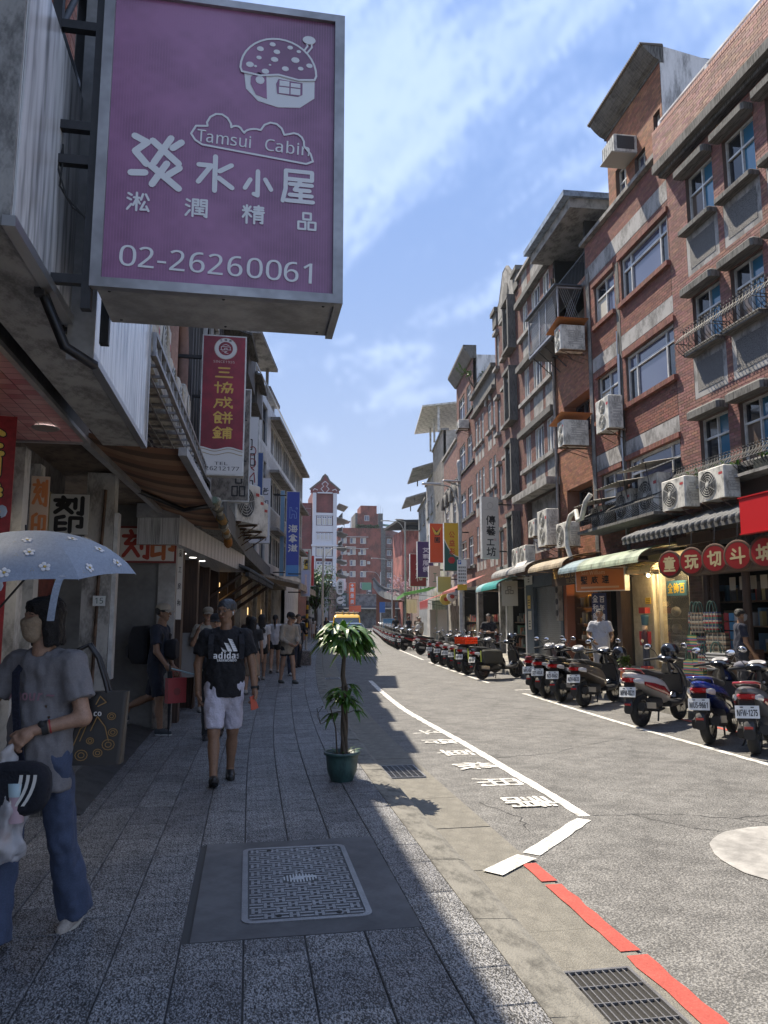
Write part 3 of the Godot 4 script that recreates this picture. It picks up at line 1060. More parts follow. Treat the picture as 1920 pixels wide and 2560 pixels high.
func ac(label:String,at:Vector3,turn:float,w:=.82,h:=.6,d:=.32,bracket:=true,group:="air conditioner units on the house fronts")->Node3D:
	var t:=thing("air_conditioner",label,"air conditioner",at,turn,group)
	var s:=MB.new()
	s.bev(V(0,h/2,0),V(w,h,d),.02)
	part("casing",s,mats.ac_shell,t)
	var r:=minf(w*.36,h*.42)
	var n:=1 if h<w*1.05 else 2
	for k in n:
		var cy:=h/2 if n==1 else h*(.27+.46*k)
		var cx:=-w*.13 if n==1 else .0
		r=minf(w*.36,h/n*.42)
		var g:=MB.new()
		g.T=Transform3D(Basis(Vector3.RIGHT,PI/2),V(cx,cy,d/2+.001))
		g.lathe(Vector3.ZERO,[W(r,.0),W(r,.003),W(.0,.003)],24)
		part("fan_opening",g,mats.ac_dark,t)
		g=MB.new()
		for q in 5:
			var rr:=r*(.28+.18*q)
			var pts:=[]
			for a in 25:
				pts.append(V(cx+cos(TAU*a/24)*rr,cy+sin(TAU*a/24)*rr,d/2+.012))
			g.tube(pts,.006,.006,4,false)
		for q in 8:
			var an:=TAU*q/8
			g.tube([V(cx+cos(an)*r*.2,cy+sin(an)*r*.2,d/2+.011),V(cx+cos(an+.25)*r,cy+sin(an+.25)*r,d/2+.011)],.005,.005,4)
		g.T=Transform3D(Basis(Vector3.RIGHT,PI/2),V(cx,cy,d/2+.014))
		g.lathe(Vector3.ZERO,[W(r*.2,.0),W(r*.18,.008),W(.0,.01)],14)
		part("fan_guard",g,mats.ac_shell,t)
	var sl:=MB.new()
	for k in 7:
		sl.bx(w/2-.002,h*(.2+.09*k),-d*.36,w/2+.004,h*(.24+.09*k),d*.2)
	part("side_louvre",sl,mats.ac_grille,t)
	var lb:=MB.new()
	lb.bx(w*.3,h*.72,d/2,w*.44,h*.8,d/2+.002)
	part("badge",lb,pm(.35,.04,.04),t)
	if bracket:
		var br:=MB.new()
		for sx in [-1,1]:
			br.bx(sx*w*.34-.015,-.04,-d/2-.12,sx*w*.34+.015,.0,d/2+.02)
			br.tube([V(sx*w*.34,-.03,d/2),V(sx*w*.34,-.3,-d/2-.1)],.012,.012,4)
		part("bracket",br,mats.rust,t)
	return t
func on(b:Node3D,x:float,y:float,z:float)->Vector3:
	return b.transform*V(x,y,z)
func sign_box(called:String,label:String,at:Vector3,turn:float,w:float,h:float,d:float,face:Material,rim:Material=null,category:="sign")->Node3D:
	var s:=thing(called,label,category,at,turn,"shop signs over the street")
	var mb:=MB.new()
	mb.bx(-w/2,0,-d/2,w/2,h,d/2)
	part("case",mb,rim if rim else mats.white_alu,s)
	for k in [1,-1]:
		var f:=MB.new()
		var zz:float=k*(d/2+.004)
		if k>0:
			f.quad(V(-w/2+.02,.02,zz),V(w/2-.02,.02,zz),V(w/2-.02,h-.02,zz),V(-w/2+.02,h-.02,zz))
		else:
			f.quad(V(w/2-.02,.02,zz),V(-w/2+.02,.02,zz),V(-w/2+.02,h-.02,zz),V(w/2-.02,h-.02,zz))
		part("face",f,face,s)
	return s
const RED_BRICK:=Color(.235,.088,.062)
const PINK_BRICK:=Color(.29,.135,.108)
const ORANGE_BRICK:=Color(.34,.145,.075)
func right_row()->void:
	house_one()
	house_two()
	house_three()
	house_four()
	house_five()
	houses_far_right()
func house_one()->void:
	var b:=house("pinkish red brick house with blue windows under stone hoods and bellied iron guards",W(10,-16.1),right_turn(0))
	core(b,0,13,3.6,12.6,8.0)
	var ops:=[]
	var solid:=[]
	for i in 8:
		var x:=.79+i*1.425
		for y in [[10.62,11.93],[7.66,8.97],[4.72,6.02]]:
			ops.append([x,y[0],x+1.05,y[1]])
			solid.append([x-.1,y[0]-1.13,x+1.13,y[0]])
	var w:=MB.new()
	wall(w,0,3.6,13,12.55,ops)
	part("wall",w,mats.mortar,b)
	bricks(b,0,3.62,12.9,12.5,ops+solid,PINK_BRICK,290,.225,.06)
	var hood:=MB.new()
	for i in range(8):
		var x:=.79+i*1.425
		for yi in 3:
			var y0:float=[10.62,7.66,4.72][yi]
			var y1:=y0+1.31
			window(b,[x,y0,x+1.05,y1],[1,1],.36,[mats.glass_brown if rng.randf()<.8 else mats.glass_dark,mats.glass_dark,mats.glass_blue,mats.glass_blue],mats.white_alu)
			hood=MB.new()
			hood.bev(V(x+.51,y1+.10,.14),V(1.2,.2,.30),.05)
			part("hood",hood,mats.concrete_dark,b)
			hood=MB.new()
			hood.bev(V(x+.515,y0-.07,.11),V(1.22,.13,.25),.03)
			part("sill",hood,mats.concrete_dark,b)
			if yi<2 or i>1:
				hood=MB.new()
				hood.bx(x-.095,y0-1.12,-.02,x+1.125,y0-.136,.002)
				part("panel_margin",hood,mats.render_grey,b)
				hood=MB.new()
				hood.bx(x+.04,y0-.98,.0,x+.99,y0-.30,.010)
				part("pebble_panel",hood,mats.pebble,b)
			if yi==1:
				scroll_guard(b,x-.12,x+1.17,y0-.12,.62,.42)
		if i<8:
			pass
	scroll_guard(b,.05,12.5,4.42,.55,.5)
	var cor:=MB.new()
	cor.bx(-.04,12.5,-.1,13,12.72,.36)
	cor.bx(-.02,12.42,-.1,13,12.5,.2)
	part("cornice",cor,mats.concrete_dark,b)
	var pw:=MB.new()
	pw.bx(.0,12.72,-.1,13,13.58,.32)
	part("parapet",pw,mats.mortar,b)
	bricks(b,0,12.73,12.9,13.5,[],Color(.42,.24,.19),0,.225,.06,.32)
	var cap:=MB.new()
	for i in 160:
		cap.bx(i*.08+.004,13.505,.0,i*.08+.072,13.60,.332)
	part("coping",cap,pm(.40,.22,.17,.8),b,"stuff")
	var rl:=MB.new()
	rl.bx(.0,13.92,.08,13,13.97,.13)
	for i in 7:
		rl.bx(i*2.0,13.6,.08,i*2.0+.09,13.93,.15)
	part("roof_rail",rl,mats.white_alu,b)
	var net:=MB.new()
	for i in 52:
		for s in [-1,1]:
			net.tube([V(i*.25,13.6,.105+.004*s),V(i*.25+.2*s,13.93,.105+.004*s)],.004,.004,3,false)
	part("roof_rail_mesh",net,mats.silver,b,"stuff")
	var pent:=thing("pent_roof","grey tiled pent roof over the toy shop front","awning",V(10,3.35,-17.25),right_turn(0))
	var slab_:=MB.new()
	slab_.prism([W(0,-.02),W(1.02,.0),W(1.02,-.08),W(0,.42)],0,13)
	slab_=MB.new()
	for e in [[.0,.52,1.0,.10,.07]]:
		slab_.quad(V(0,.10,1.0),V(13,.10,1.0),V(13,.52,0),V(0,.52,0))
		slab_.quad(V(0,.0,1.0),V(13,.0,1.0),V(13,.10,1.0),V(0,.10,1.0))
		slab_.quad(V(0,.42,0),V(13,.42,0),V(13,.0,1.0),V(0,.0,1.0))
		slab_.tri(V(0,.0,1.0),V(0,.1,1.0),V(0,.52,0))
	part("deck",slab_,mat("tile_grey",Color(.115,.115,.11),.7,{"tex": "grime","sc":1.5}),pent)
	var first:ArrayMesh=null
	for i in 58:
		var x:=.1+i*.222
		var t:=MB.new()
		t.tube([V(0,.56,.0),V(0,.13,1.03)],.05,.055,7)
		t.ball(V(0,.125,1.04),V(.058,.058,.02),BI,8)
		if first==null:
			first=t.mesh()
		var o:=part("tile",first,mat("tile_ridge",Color(.20,.20,.195),.7,{"tex": "stain","sc":1.5}),pent)
		o.position.x=x
	var lx:=[.62,1.85,3.1]
	ac("white air conditioner with a round fan guard on the ledge beside the red sign",on(b,.75,3.98,.55),right_turn(0),.95,.68,.36)
	ac("grey shaded air conditioner behind the red sign's edge",on(b,2.1,3.98,.5),right_turn(0),.9,.66,.36)
	var led:=MB.new()
	led.bx(.0,4.36,.0,12.9,4.42,.46)
	part("ledge",led,mats.concrete,b)
	for i in 3:
		planter_box(["window box of spiky green plants on the iron ledge of the brick house","small window box near the end of the iron ledge, few leaves","window box with drooping leaves behind the red sign"][i],on(b,[2.0,.75,3.6][i],4.44,.27),right_turn(0),1.1-.3*(i%2),i)
func planter_box(label:String,at:Vector3,turn:float,w:float,seed_:int)->void:
	var p:=thing("window_box",label,"planter",at,turn,"window boxes")
	var mb:=MB.new()
	mb.bev(V(0,.1,0),V(w,.2,.24),.02)
	part("box",mb,pm(.03,.035,.03,.6),p)
	var lf:=MB.new()
	lf.tinted=true
	for i in 46:
		var a:=rng.randf()*TAU
		var o:=V(RR(-w/2,w/2)*.9,.2,RR(-.08,.08))
		var l:=RR(.14,.36)
		leaf(lf,o,V(cos(a)*.6,RR(.3,1.3),sin(a)*.6).normalized(),l,.03)
	part("foliage",lf,mats.leaf,p)
func leaf(mb:MB,at:Vector3,dir:Vector3,l:float,w:float,droop:=.35)->void:
	var k:=RR(.7,1.35)
	mb.col=Color(k*RR(.85,1.2),k,k*RR(.7,1.1))
	var side:=dir.cross(VU)
	side=side.normalized() if side.length()>.05 else Vector3.RIGHT
	var up:=side.cross(dir).normalized()
	var p:=[]
	for i in 5:
		var t:=i/4.0
		p.append([at+dir*l*t-VU*l*droop*t*t,w*sin(PI*(.12+.88*t)) if i<4 else .002])
	for i in 4:
		var a:Vector3=p[i][0]
		var b:Vector3=p[i+1][0]
		var wa:float=p[i][1]
		var wb:float=p[i+1][1]
		mb.quad(a,a+side*wa+up*wa*.3,b+side*wb+up*wb*.3,b)
		mb.quad(a-side*wa+up*wa*.3,a,b,b-side*wb+up*wb*.3)
func house_two()->void:
	var b:=house("tall red brick house with wide picture windows, cement bands and a white gable side",W(10,-16.1),right_turn(2))
	core(b,-5.05,.0,3.3,13.3,8.0)
	var up:=MB.new()
	up.bx(-3.19,13.31,-7.5,-.03,15.9,-.2)
	part("roof_storey",up,mats.concrete,b)
	var gable:=MB.new()
	gable.prism([W(-.1,12.6),W(7.6,12.6),W(7.6,14.6),W(-.1,16.1)],0,.03)
	var gm:=part("gable_wall",gable,mats.render_white,b)
	gm.transform=Transform3D(Basis(V(0,0,-1),V(0,1,0),V(1,0,0)),V(-.029,0,-.1))
	var ops:=[[-2.66,10.28,-.06,11.56],[-2.6,7.36,-.04,8.7],[-2.7,4.5,-.04,5.82],[-4.45,10.3,-3.1,11.55],[-4.45,7.37,-3.1,8.68],[-4.45,4.5,-3.1,5.72]]
	var tops:=[[-2.7,13.36,-2.05,14.28],[-1.56,13.36,-.95,13.95],[-.46,13.4,.0-.12,14.45]]
	var w:=MB.new()
	wall(w,-5.05,3.3,0,13.2,ops)
	wall(w,-3.19,13.3,0,15.75,tops)
	part("wall",w,mats.mortar,b)
	var bands:=[[-5.0,11.88,.0,12.4],[-4.75,8.95,.0,9.37],[-4.75,5.9,.0,6.36]]
	var piers:=[[-3.02,3.3,-2.8,11.6],[-5.05,3.3,-4.78,12.4]]
	bricks(b,-5.0,3.4,-.02,13.16,ops+bands+piers,RED_BRICK,150)
	bricks(b,-3.17,13.42,-.02,15.7,tops,ORANGE_BRICK,0)
	for q in bands:
		var m:=MB.new()
		m.bx(q[0],q[1],-.01,q[2],q[3],.009)
		part("cement_band",m,mats.render_grey,b)
	for q in piers:
		var m:=MB.new()
		m.bx(q[0]+.005,q[1],-.01,q[2]-.005,q[3],.018)
		part("pier",m,mats.concrete_dark,b)
	for o in ops:
		var sc:=MB.new()
		sc.tinted=true
		var x:float=o[0]-.1
		while x<o[2]+.06:
			for yy in [[o[1]-.13,o[1]-.004,.12],[o[3]+.004,o[3]+.13,.07]]:
				sc.col=shade(RED_BRICK)
				sc.bx(x,yy[0],.0,x+.063,yy[1],yy[2])
			x+=.073
		part("soldier_course",sc,mats.brick,b,"stuff")
	for i in ops.size():
		if i<3:
			window(b,ops[i],[.8,2.6,.8],.30,[mats.glass_dark,mats.glass_grey,mats.glass_grey,mats.glass_grey,mats.glass_dark,mats.glass_grey],mats.white_alu,-.10,.06)
		else:
			window(b,ops[i],[1,1],.36,[mats.glass_curtain,mats.glass_dark,mats.glass_grey,mats.glass_grey],mats.white_alu,-.10,.05)
	var k:=0
	for o in tops:
		window(b,o,[1,1],.0 if k==1 else .45,[mats.glass_grey,mats.glass_dark,mats.glass_curtain],mats.white_alu,-.15,.04)
		k+=1
	var cas:=MB.new()
	cas.T=Transform3D(Basis(VU,-1.15),V(-.08,10.36,.0))
	for q in [[-.66,0,.0,.05],[-.66,1.0,.0,1.05],[-.66,.05,-.61,1.0],[-.05,.05,.0,1.0]]:
		cas.bx(q[0],q[1],-.02,q[2],q[3],.02)
	part("casement",cas,pm(.22,.21,.22,.5),b)
	var cg:=MB.new()
	cg.T=cas.T
	cg.quad(V(-.62,.04,0),V(-.04,.04,0),V(-.04,1.01,0),V(-.62,1.01,0))
	part("casement_pane",cg,mats.glass_brown,b)
	var led:=MB.new()
	led.bx(-5.15,13.2,-.2,.02,13.32,.14)
	part("ledge",led,mats.concrete,b)
	var ev:=MB.new()
	var prof:=[W(-.1,15.62),W(.03,15.62),W(.03,15.68),W(.16,15.74),W(.32,15.88),W(.44,16.02),W(.46,16.08),W(-.1,16.08)]
	ev.T=Transform3D(Basis(V(0,0,1),V(0,1,0),V(-1,0,0)),V(.015,0,0))
	ev.prism(prof,.0,3.3)
	part("cove",ev,mats.concrete_dark,b)
	var et:=MB.new()
	for i in 42:
		et.tube([V(-3.3+i*.08,16.13,-.1),V(-3.3+i*.08,16.10,.52)],.036,.036,6)
	et.bx(-3.34,16.06,-.1,.03,16.1,.48)
	part("eaves_tile",et,mat("tile_eave",Color(.10,.085,.07),.8),b,"stuff")
	var an:=MB.new()
	an.tube([V(-2.3,16.1,-1.0),V(-2.25,17.3,-1.0)],.02,.012,5)
	part("aerial",an,mats.wrought,b)
	var pip:=MB.new()
	for i in 4:
		var x:=-4.92+.05*i
		pip.tube([V(x,3.6,.035),V(x+.01,7.0,.04),V(x-.02,9.0,.035),V(x,12.2,.035)],.014,.014,5)
	part("conduit",pip,mats.concrete,b)
	pip=MB.new()
	pip.tube([V(-2.9,8.9,.05),V(-2.92,7.0,.06),V(-2.9,3.6,.06)],.03,.03,6)
	pip.tube([V(-2.98,9.6,.05),V(-2.98,6.2,.06)],.018,.018,6)
	part("conduit",pip,mats.silver,b)
	var win_ac:=thing("air_conditioner","boxy window air conditioner high under the eaves of the tall brick house","air conditioner",on(b,-1.75,14.0,.28),right_turn(2),"air conditioner units on the house fronts")
	var bx:=MB.new()
	bx.bev(V(0,.28,0),V(.75,.5,.75),.02)
	part("casing",bx,mats.ac_shell,win_ac)
	var gr:=MB.new()
	for i in 7:
		gr.bx(-.36+i*.12,.07,.377,-.345+i*.12,.5,.385)
	gr.bx(-.37,.0,-.4,.37,.02,.46)
	part("grille",gr,mats.ac_grille,win_ac)
	bx=MB.new()
	bx.quad(V(.378,.1,.3),V(.378,.1,-.2),V(.378,.48,-.2),V(.378,.48,.3))
	part("side_vent",bx,mats.ac_dark,win_ac)
	ac("white air conditioner with red label below the second picture window",on(b,-3.05,6.72,.34),right_turn(2),.86,.92,.42)
	for i in 2:
		var y:float=[9.75,6.75][i]
		var u:=ac(["upper air conditioner under an orange plastic canopy at the brick house edge","lower air conditioner under an orange plastic canopy at the brick house edge"][i],on(b,-5.15,y,.55),right_turn(2),.5,.78,.8)
		var cn:=MB.new()
		cn.quad(V(-.72,.80,.5),V(.34,.98,.5),V(.34,.98,-.5),V(-.72,.80,-.5))
		cn.quad(V(-.72,.79,.5),V(-.72,.79,-.5),V(.34,.97,-.5),V(.34,.97,.5))
		part("canopy",cn,mat("orange_sheet",Color(.40,.17,.05),.5,{"back":Color(.3,.15,.05)}),u)
		cn=MB.new()
		for s in [-1,1]:
			cn.tube([V(-.2,.72,.3*s),V(-.5,.84,.3*s)],.012,.012,4)
		part("canopy_stay",cn,mats.wrought,u)
	scroll_guard(b,-4.5,-.1,4.06,.62,.75)
	var bf:=MB.new()
	bf.bx(-4.6,3.98,.0,-.05,4.05,.75)
	part("balcony_floor",bf,mats.concrete_dark,b)
	for i in 3:
		ac(["first of three air conditioners behind the iron balcony, by the far pier","middle air conditioner behind the iron balcony under a corrugated sheet","largest air conditioner behind the iron balcony, next to the pinkish brick house"][i],on(b,[-3.75,-2.1,-.75][i],4.08,.33),right_turn(2),[.8,.85,1.0][i],[.62,.8,.95][i],.36,false)
	for i in 3:
		var cs:=thing("corrugated_sheet",["small corrugated rain sheet over the far balcony unit","corrugated rain sheet over the middle balcony unit","corrugated rain sheet over the largest balcony unit"][i],"rain sheet",on(b,[-3.7,-2.2,-.8][i],[4.85,5.1,5.3][i],.42),right_turn(2),"corrugated rain sheets")
		var m:=MB.new()
		for q in 18:
			var x0:=-.75+q*.083
			var ya:=.02*(q%2)
			var yb:=.02*((q+1)%2)
			m.quad(V(x0,ya-.1,.5),V(x0+.083,yb-.1,.5),V(x0+.083,yb+.06,-.4),V(x0,ya+.06,-.4))
		part("sheet",m,mat("corrugated",Color(.33,.31,.28),.7,{"tex": "stain","sc":1.5}),cs)
		var st:=MB.new()
		for s in [-.6,.6]:
			st.tube([V(s,-.1,.4),V(s,-.75,.3)],.012,.012,4)
		part("stay",st,mats.wrought,cs)
func house_three()->void:
	var b:=house("narrow orange brick house with a caged balcony and a dark open top floor",W(10.13,-19.9),right_turn(3))
	var x0:=-4.15
	var x1:=-1.27
	core(b,x0,x1,3.3,11.98,7.0,mats.concrete,-.62)
	var w:=MB.new()
	var ops:=[[-3.5,7.3,-1.34,8.6],[-3.5,4.42,-1.34,5.75],[-3.9,10.62,-1.5,11.95]]
	wall(w,x0,3.3,x1,12.0,ops,.0,.6)
	part("wall",w,mat("mortar_orange",Color(.17,.09,.06),.95),b)
	bricks(b,x0,3.35,x1,10.5,ops,ORANGE_BRICK,0,.22,.06)
	bricks(b,x0,12.0,x1,12.3,[],ORANGE_BRICK,0,.22,.06,.0)
	for i in 2:
		window(b,ops[i],[1,1,1],.42,[mats.glass_dark,mats.glass_dark,mats.glass_dark,mats.glass_dark,mats.glass_curtain if i==1 else mats.glass_dark,mats.glass_dark],mats.dark_alu,-.45,.05)
		var s:=MB.new()
		s.bx(-4.15,ops[i][1]-.14,-.1,-1.27,ops[i][1]-.01,.06)
		part("sill",s,pm(.26,.12,.08,.85),b)
	var fl:=MB.new()
	fl.bx(x0,11.95,-4.0,x1,12.1,.02)
	part("floor_slab",fl,mats.concrete_dark,b)
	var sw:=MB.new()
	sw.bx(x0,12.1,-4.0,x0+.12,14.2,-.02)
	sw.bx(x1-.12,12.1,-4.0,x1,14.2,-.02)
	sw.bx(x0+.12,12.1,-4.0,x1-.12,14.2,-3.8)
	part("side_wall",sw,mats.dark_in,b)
	bar_rail(b,x0+.02,x1,12.1,.95,.0,.12,mats.steel_black)
	var rf:=MB.new()
	rf.bx(x0-.25,14.1,-5.0,x1+.7,14.42,.72)
	part("roof_slab",rf,mats.concrete,b)
	var rm:=MB.new()
	rm.bx(x0-.35,14.42,-5.0,x1+.8,14.6,.95)
	part("roof_edge",rm,mat("blue_sheet",Color(.24,.30,.38),.5,{"tex": "stain","sc":.8}),b)
	var cg:=MB.new()
	var cx0:=-4.55
	var cx1:=-1.6
	for q in [[cx0,10.6,.78,cx1,10.66,.84],[cx0,11.95,.78,cx1,12.01,.84],[cx0,10.66,.79,cx0+.05,11.95,.83],[cx1-.05,10.66,.79,cx1,11.95,.83],[-3.4,10.66,.79,-3.35,11.95,.83],[-2.75,10.66,.79,-2.70,11.95,.83],[cx0,10.6,.02,cx0+.05,10.66,.78],[cx1-.05,10.6,.02,cx1,10.66,.78],[cx0,11.95,.02,cx0+.05,12.0,.78],[cx1-.05,11.95,.02,cx1,12.0,.78]]:
		cg.bx(q[0],q[1],q[2],q[3],q[4],q[5])
	part("balcony_frame",cg,mats.grey_alu,b)
	var nt:=MB.new()
	for side in 3:
		for i in 40:
			for s in [-1,1]:
				var a:Vector3
				var e:Vector3
				if side==0:
					a=V(cx0+i*.0737,10.66,.81)
					e=a+V(.5*s,1.28,0)
					if e.x<cx0 or e.x>cx1:
						continue
				elif i<11:
					a=V(cx0+.02 if side==1 else cx1-.02,10.66,i*.0737)
					e=a+V(0,1.28,.5*s)
					if e.z<0 or e.z>.8:
						continue
				else:
					continue
				nt.tube([a,e],.006,.006,3,false)
	part("balcony_net",nt,mats.silver,b,"stuff")
	var cf:=MB.new()
	cf.bx(cx0,10.55,.0,cx1,10.6,.8)
	for i in 5:
		cf.tube([V(-4.3+i*.6,10.55,.75),V(-4.3+i*.6,9.9,.02)],.018,.018,5)
	part("balcony_bracket",cf,mats.wrought,b)
	var cr:=MB.new()
	cr.bx(cx0-.06,12.02,.0,cx1+.05,12.07,.95)
	part("balcony_roof",cr,mats.dark_alu,b)
	for i in 2:
		ac(["tall pale air conditioner on brackets at the orange house","wide air conditioner on brackets below the orange house window"][i],on(b,[-3.9,-2.1][i],[3.95,3.75][i],.55),right_turn(3),[1.0,.95][i],[1.2,.75][i],.42)
	var pp:=MB.new()
	pp.tube([V(-4.2,12.0,.08),V(-4.2,6.6,.08),V(-4.1,6.4,.12),V(-4.1,3.6,.12)],.05,.05,8)
	part("drain_pipe",pp,mats.concrete,b)
	var hz:=MB.new()
	hz.tube([V(-1.0,3.3,.9),V(-1.15,3.7,.95),V(-1.1,4.25,.95),V(-.8,4.55,.95),V(-.35,4.62,.95),V(-.25,4.35,.95),V(.05,4.35,.95),V(.25,4.8,.9),V(.4,5.0,.8)],.07,.07,9)
	var hose:=thing("hose","thick pale insulated hose curling up to the iron balcony","hose",b.position,right_turn(3))
	part("tube",hz,mats.ac_shell,hose)
func house_four()->void:
	var b:=house("brick house with three columns of paired windows between long cement sills and panels",W(10.3,-23.3),right_turn(5))
	var x0:=-5.32
	var x1:=-.8
	core(b,x0,x1,3.3,15.5,7.0,mats.render_grey)
	var cols:=[[-4.78,-4.12],[-3.52,-2.42],[-2.02,-1.3]]
	var ops:=[[-4.9,4.0,-1.1,6.1]]
	var blocks:=[]
	for y in [12.88,10.16,7.42]:
		for c in cols:
			ops.append([c[0],y,c[1],y+1.26])
			blocks.append([c[0]-.05,y-1.12,c[1]+.05,y-.1])
	for c in cols:
		blocks.append([c[0]-.05,14.6,c[1]+.05,15.5])
	var w:=MB.new()
	wall(w,x0,3.3,x1,15.5,ops)
	part("wall",w,mats.mortar,b)
	bricks(b,x0,3.35,x1,15.45,ops+blocks,Color(.20,.085,.062),0)
	for q in blocks:
		var m:=MB.new()
		m.bx(q[0],q[1],-.01,q[2],q[3],.012)
		part("cement_panel",m,mats.concrete,b)
	for i in range(1,ops.size()):
		var o:Array=ops[i]
		var wide:bool=o[2]-o[0]>.9
		window(b,o,[1,1,1] if wide else [1,1],.0,[mats.glass_curtain,mats.glass_grey,mats.glass_dark],mats.white_alu,-.04,.06)
	for y in [12.82,10.1,7.36]:
		var s:=MB.new()
		s.bx(x0+.1,y-.12,.0,x1-.15,y+.03,.16)
		part("sill",s,mats.concrete,b)
		s=MB.new()
		s.bx(x0+.05,y+1.36,.0,x1-.1,y+1.58,.24)
		part("hood",s,mats.concrete_dark,b)
	var cop:=MB.new()
	cop.bx(x0-.05,15.5,-.3,x1+.05,15.62,.14)
	part("coping",cop,mats.concrete,b)
	cop=MB.new()
	cop.bx(x0,6.1,-.1,x1+.1,6.36,.5)
	part("ledge",cop,mats.concrete,b)
	cop=MB.new()
	cop.bx(x0-.02,4.0,-2.2,x1,6.1,-2.0)
	part("balcony_back",cop,mats.mortar,b)
	var rs:=MB.new()
	rs.bx(-.9,15.6,-6,1.6,16.0,-3.0)
	rs.bx(-3.0,15.6,-5.0,-1.0,17.2,-2.5)
	part("roof_house",rs,mats.concrete,b)
	ac("white air conditioner hanging in the open bay under the cement ledge",on(b,-3.1,4.55,.2),right_turn(5),.85,.62,.34)
	for i in 2:
		ac(["far one of two air conditioners under the open bay","near one of two air conditioners under the open bay"][i],on(b,[-4.4,-3.3][i],3.55,.5),right_turn(5),.85,.68,.36)
	var dp:=MB.new()
	dp.tube([V(x1-.02,13.5,.06),V(x1-.02,3.5,.06)],.045,.045,7)
	part("drain_pipe",dp,mats.concrete_dark,b)
func house_five()->void:
	var b:=house("narrow gabled house of dark brick and cement with tall framed bays",W(10.62,-27.0),right_turn(6.5))
	var x0:=-6.55
	var x1:=-1.65
	core(b,x0,x1,3.3,15.0,7.0,mats.render_grey)
	var ops:=[]
	for y in [13.25,10.1,6.95,3.9]:
		for c in [[-6.3,-5.75],[-4.85,-4.2],[-3.5,-2.75]]:
			ops.append([c[0],y,c[1],y+1.6])
	var w:=MB.new()
	wall(w,x0,3.3,x1,15.4,ops)
	part("wall",w,mats.mortar,b)
	bricks(b,x0,3.35,x1,15.3,ops,Color(.17,.075,.055),0)
	for o in ops:
		window(b,o,[1,1],.33,[mats.glass_curtain,mats.glass_grey,mats.glass_dark],mats.white_alu,-.08,.055)
		var f:=MB.new()
		f.bx(o[0]-.1,o[1]-.16,0,o[2]+.1,o[1]-.02,.2)
		f.bx(o[0]-.1,o[3]+.02,0,o[2]+.1,o[3]+.16,.18)
		part("surround",f,mats.concrete,b)
	var fr:=MB.new()
	for y in [3.7,6.75,9.9,13.05]:
		fr.bx(-2.6,y,.0,-2.42,y+2.1,.34)
		fr.bx(-3.7,y,.0,-3.55,y+2.1,.3)
		fr.bx(-3.7,y+2.1,.0,-2.42,y+2.25,.36)
		fr.bx(-3.7,y-.12,.0,-2.42,y,.36)
	part("bay_frame",fr,mats.concrete_dark,b)
	var gb:=MB.new()
	gb.prism([W(-5.6,15.3),W(-2.2,15.3),W(-2.2,15.9),W(-2.6,16.0),W(-3.9,17.15),W(-4.4,17.15),W(-5.3,16.1),W(-5.6,16.0)],-.25,.05)
	part("gable",gb,mats.concrete,b)
	var gc:=MB.new()
	gc.tube([V(-2.15,15.95,-.05),V(-2.6,16.08,-.05),V(-3.9,17.2,-.05),V(-4.4,17.2,-.05),V(-5.3,16.15,-.05),V(-5.65,16.05,-.05)],.12,.12,6)
	part("gable_coping",gc,mats.concrete_dark,b)
	var oc:=MB.new()
	oc.T=Transform3D(Basis(Vector3.RIGHT,PI/2),V(-3.9,15.9,.05))
	oc.lathe(Vector3.ZERO,[W(.55,0),W(.55,.05),W(.0,.05)],24)
	part("medallion",oc,mats.concrete_dark,b)
	for x in [-6.25,-1.95]:
		var e:=MB.new()
		e.bx(x-.4,15.3,-.3,x+.4,15.95,.1)
		e.bx(x-.5,15.95,-.35,x+.5,16.15,.2)
		part("end_block",e,mats.concrete_dark,b)
	b=house("lower brick house with a moulded parapet and an arched top window",W(10.62,-27.0),right_turn(6.5))
	x0=-12.4
	x1=-6.57
	core(b,x0,x1,3.3,13.6,7.0,mats.render_grey)
	ops=[]
	for y in [10.75,7.9,5.0]:
		for c in [[-12.1,-11.5],[-11.2,-10.6],[-10.3,-9.7],[-8.6,-7.8],[-7.4,-6.9]]:
			ops.append([c[0],y,c[1],y+1.4])
	w=MB.new()
	wall(w,x0,3.3,x1,12.6,ops)
	part("wall",w,mats.mortar,b)
	bricks(b,x0,3.35,x1,12.4,ops,Color(.20,.09,.065),0)
	for o in ops:
		window(b,o,[1,1],.3,[mats.glass_curtain,mats.glass_grey,mats.glass_dark],mats.white_alu,-.06,.05)
		var f:=MB.new()
		f.bx(o[0]-.08,o[1]-.16,0,o[2]+.08,o[1]-.02,.14)
		f.bx(o[0]-.02,o[1]-.95,-.01,o[2]+.02,o[1]-.25,.014)
		part("sill",f,mats.concrete,b)
	var mp:=MB.new()
	mp.bx(x0,12.45,-.1,x1,12.62,.22)
	mp.bx(x0,12.62,-.1,x1,13.5,.05)
	mp.bx(x0-.05,13.5,-.2,x1,13.7,.25)
	part("parapet",mp,mats.concrete_dark,b)
	var ar:=MB.new()
	var pts:=[]
	for k in 13:
		var a:=PI*k/12
		pts.append(V(-8.2+cos(a)*.55,12.15+sin(a)*.5,.05))
	ar.tube(pts,.1,.1,6)
	part("arch",ar,mats.concrete,b)
	b=house("brick house with a deep eaves cornice and banded storeys beyond the arched window",W(10.62,-27.0),right_turn(6.5))
	x0=-18.3
	x1=-12.42
	core(b,x0,x1,3.3,16.2,7.0,mats.render_white)
	ops=[]
	for y in [13.3,10.3,7.4,4.5]:
		ops.append([-17.4,y,-15.4,y+1.6])
		ops.append([-14.6,y,-13.2,y+1.6])
	w=MB.new()
	wall(w,x0,3.3,x1,16.2,ops)
	part("wall",w,mats.mortar,b)
	bricks(b,x0,3.35,x1,16.1,ops,Color(.19,.085,.062),0)
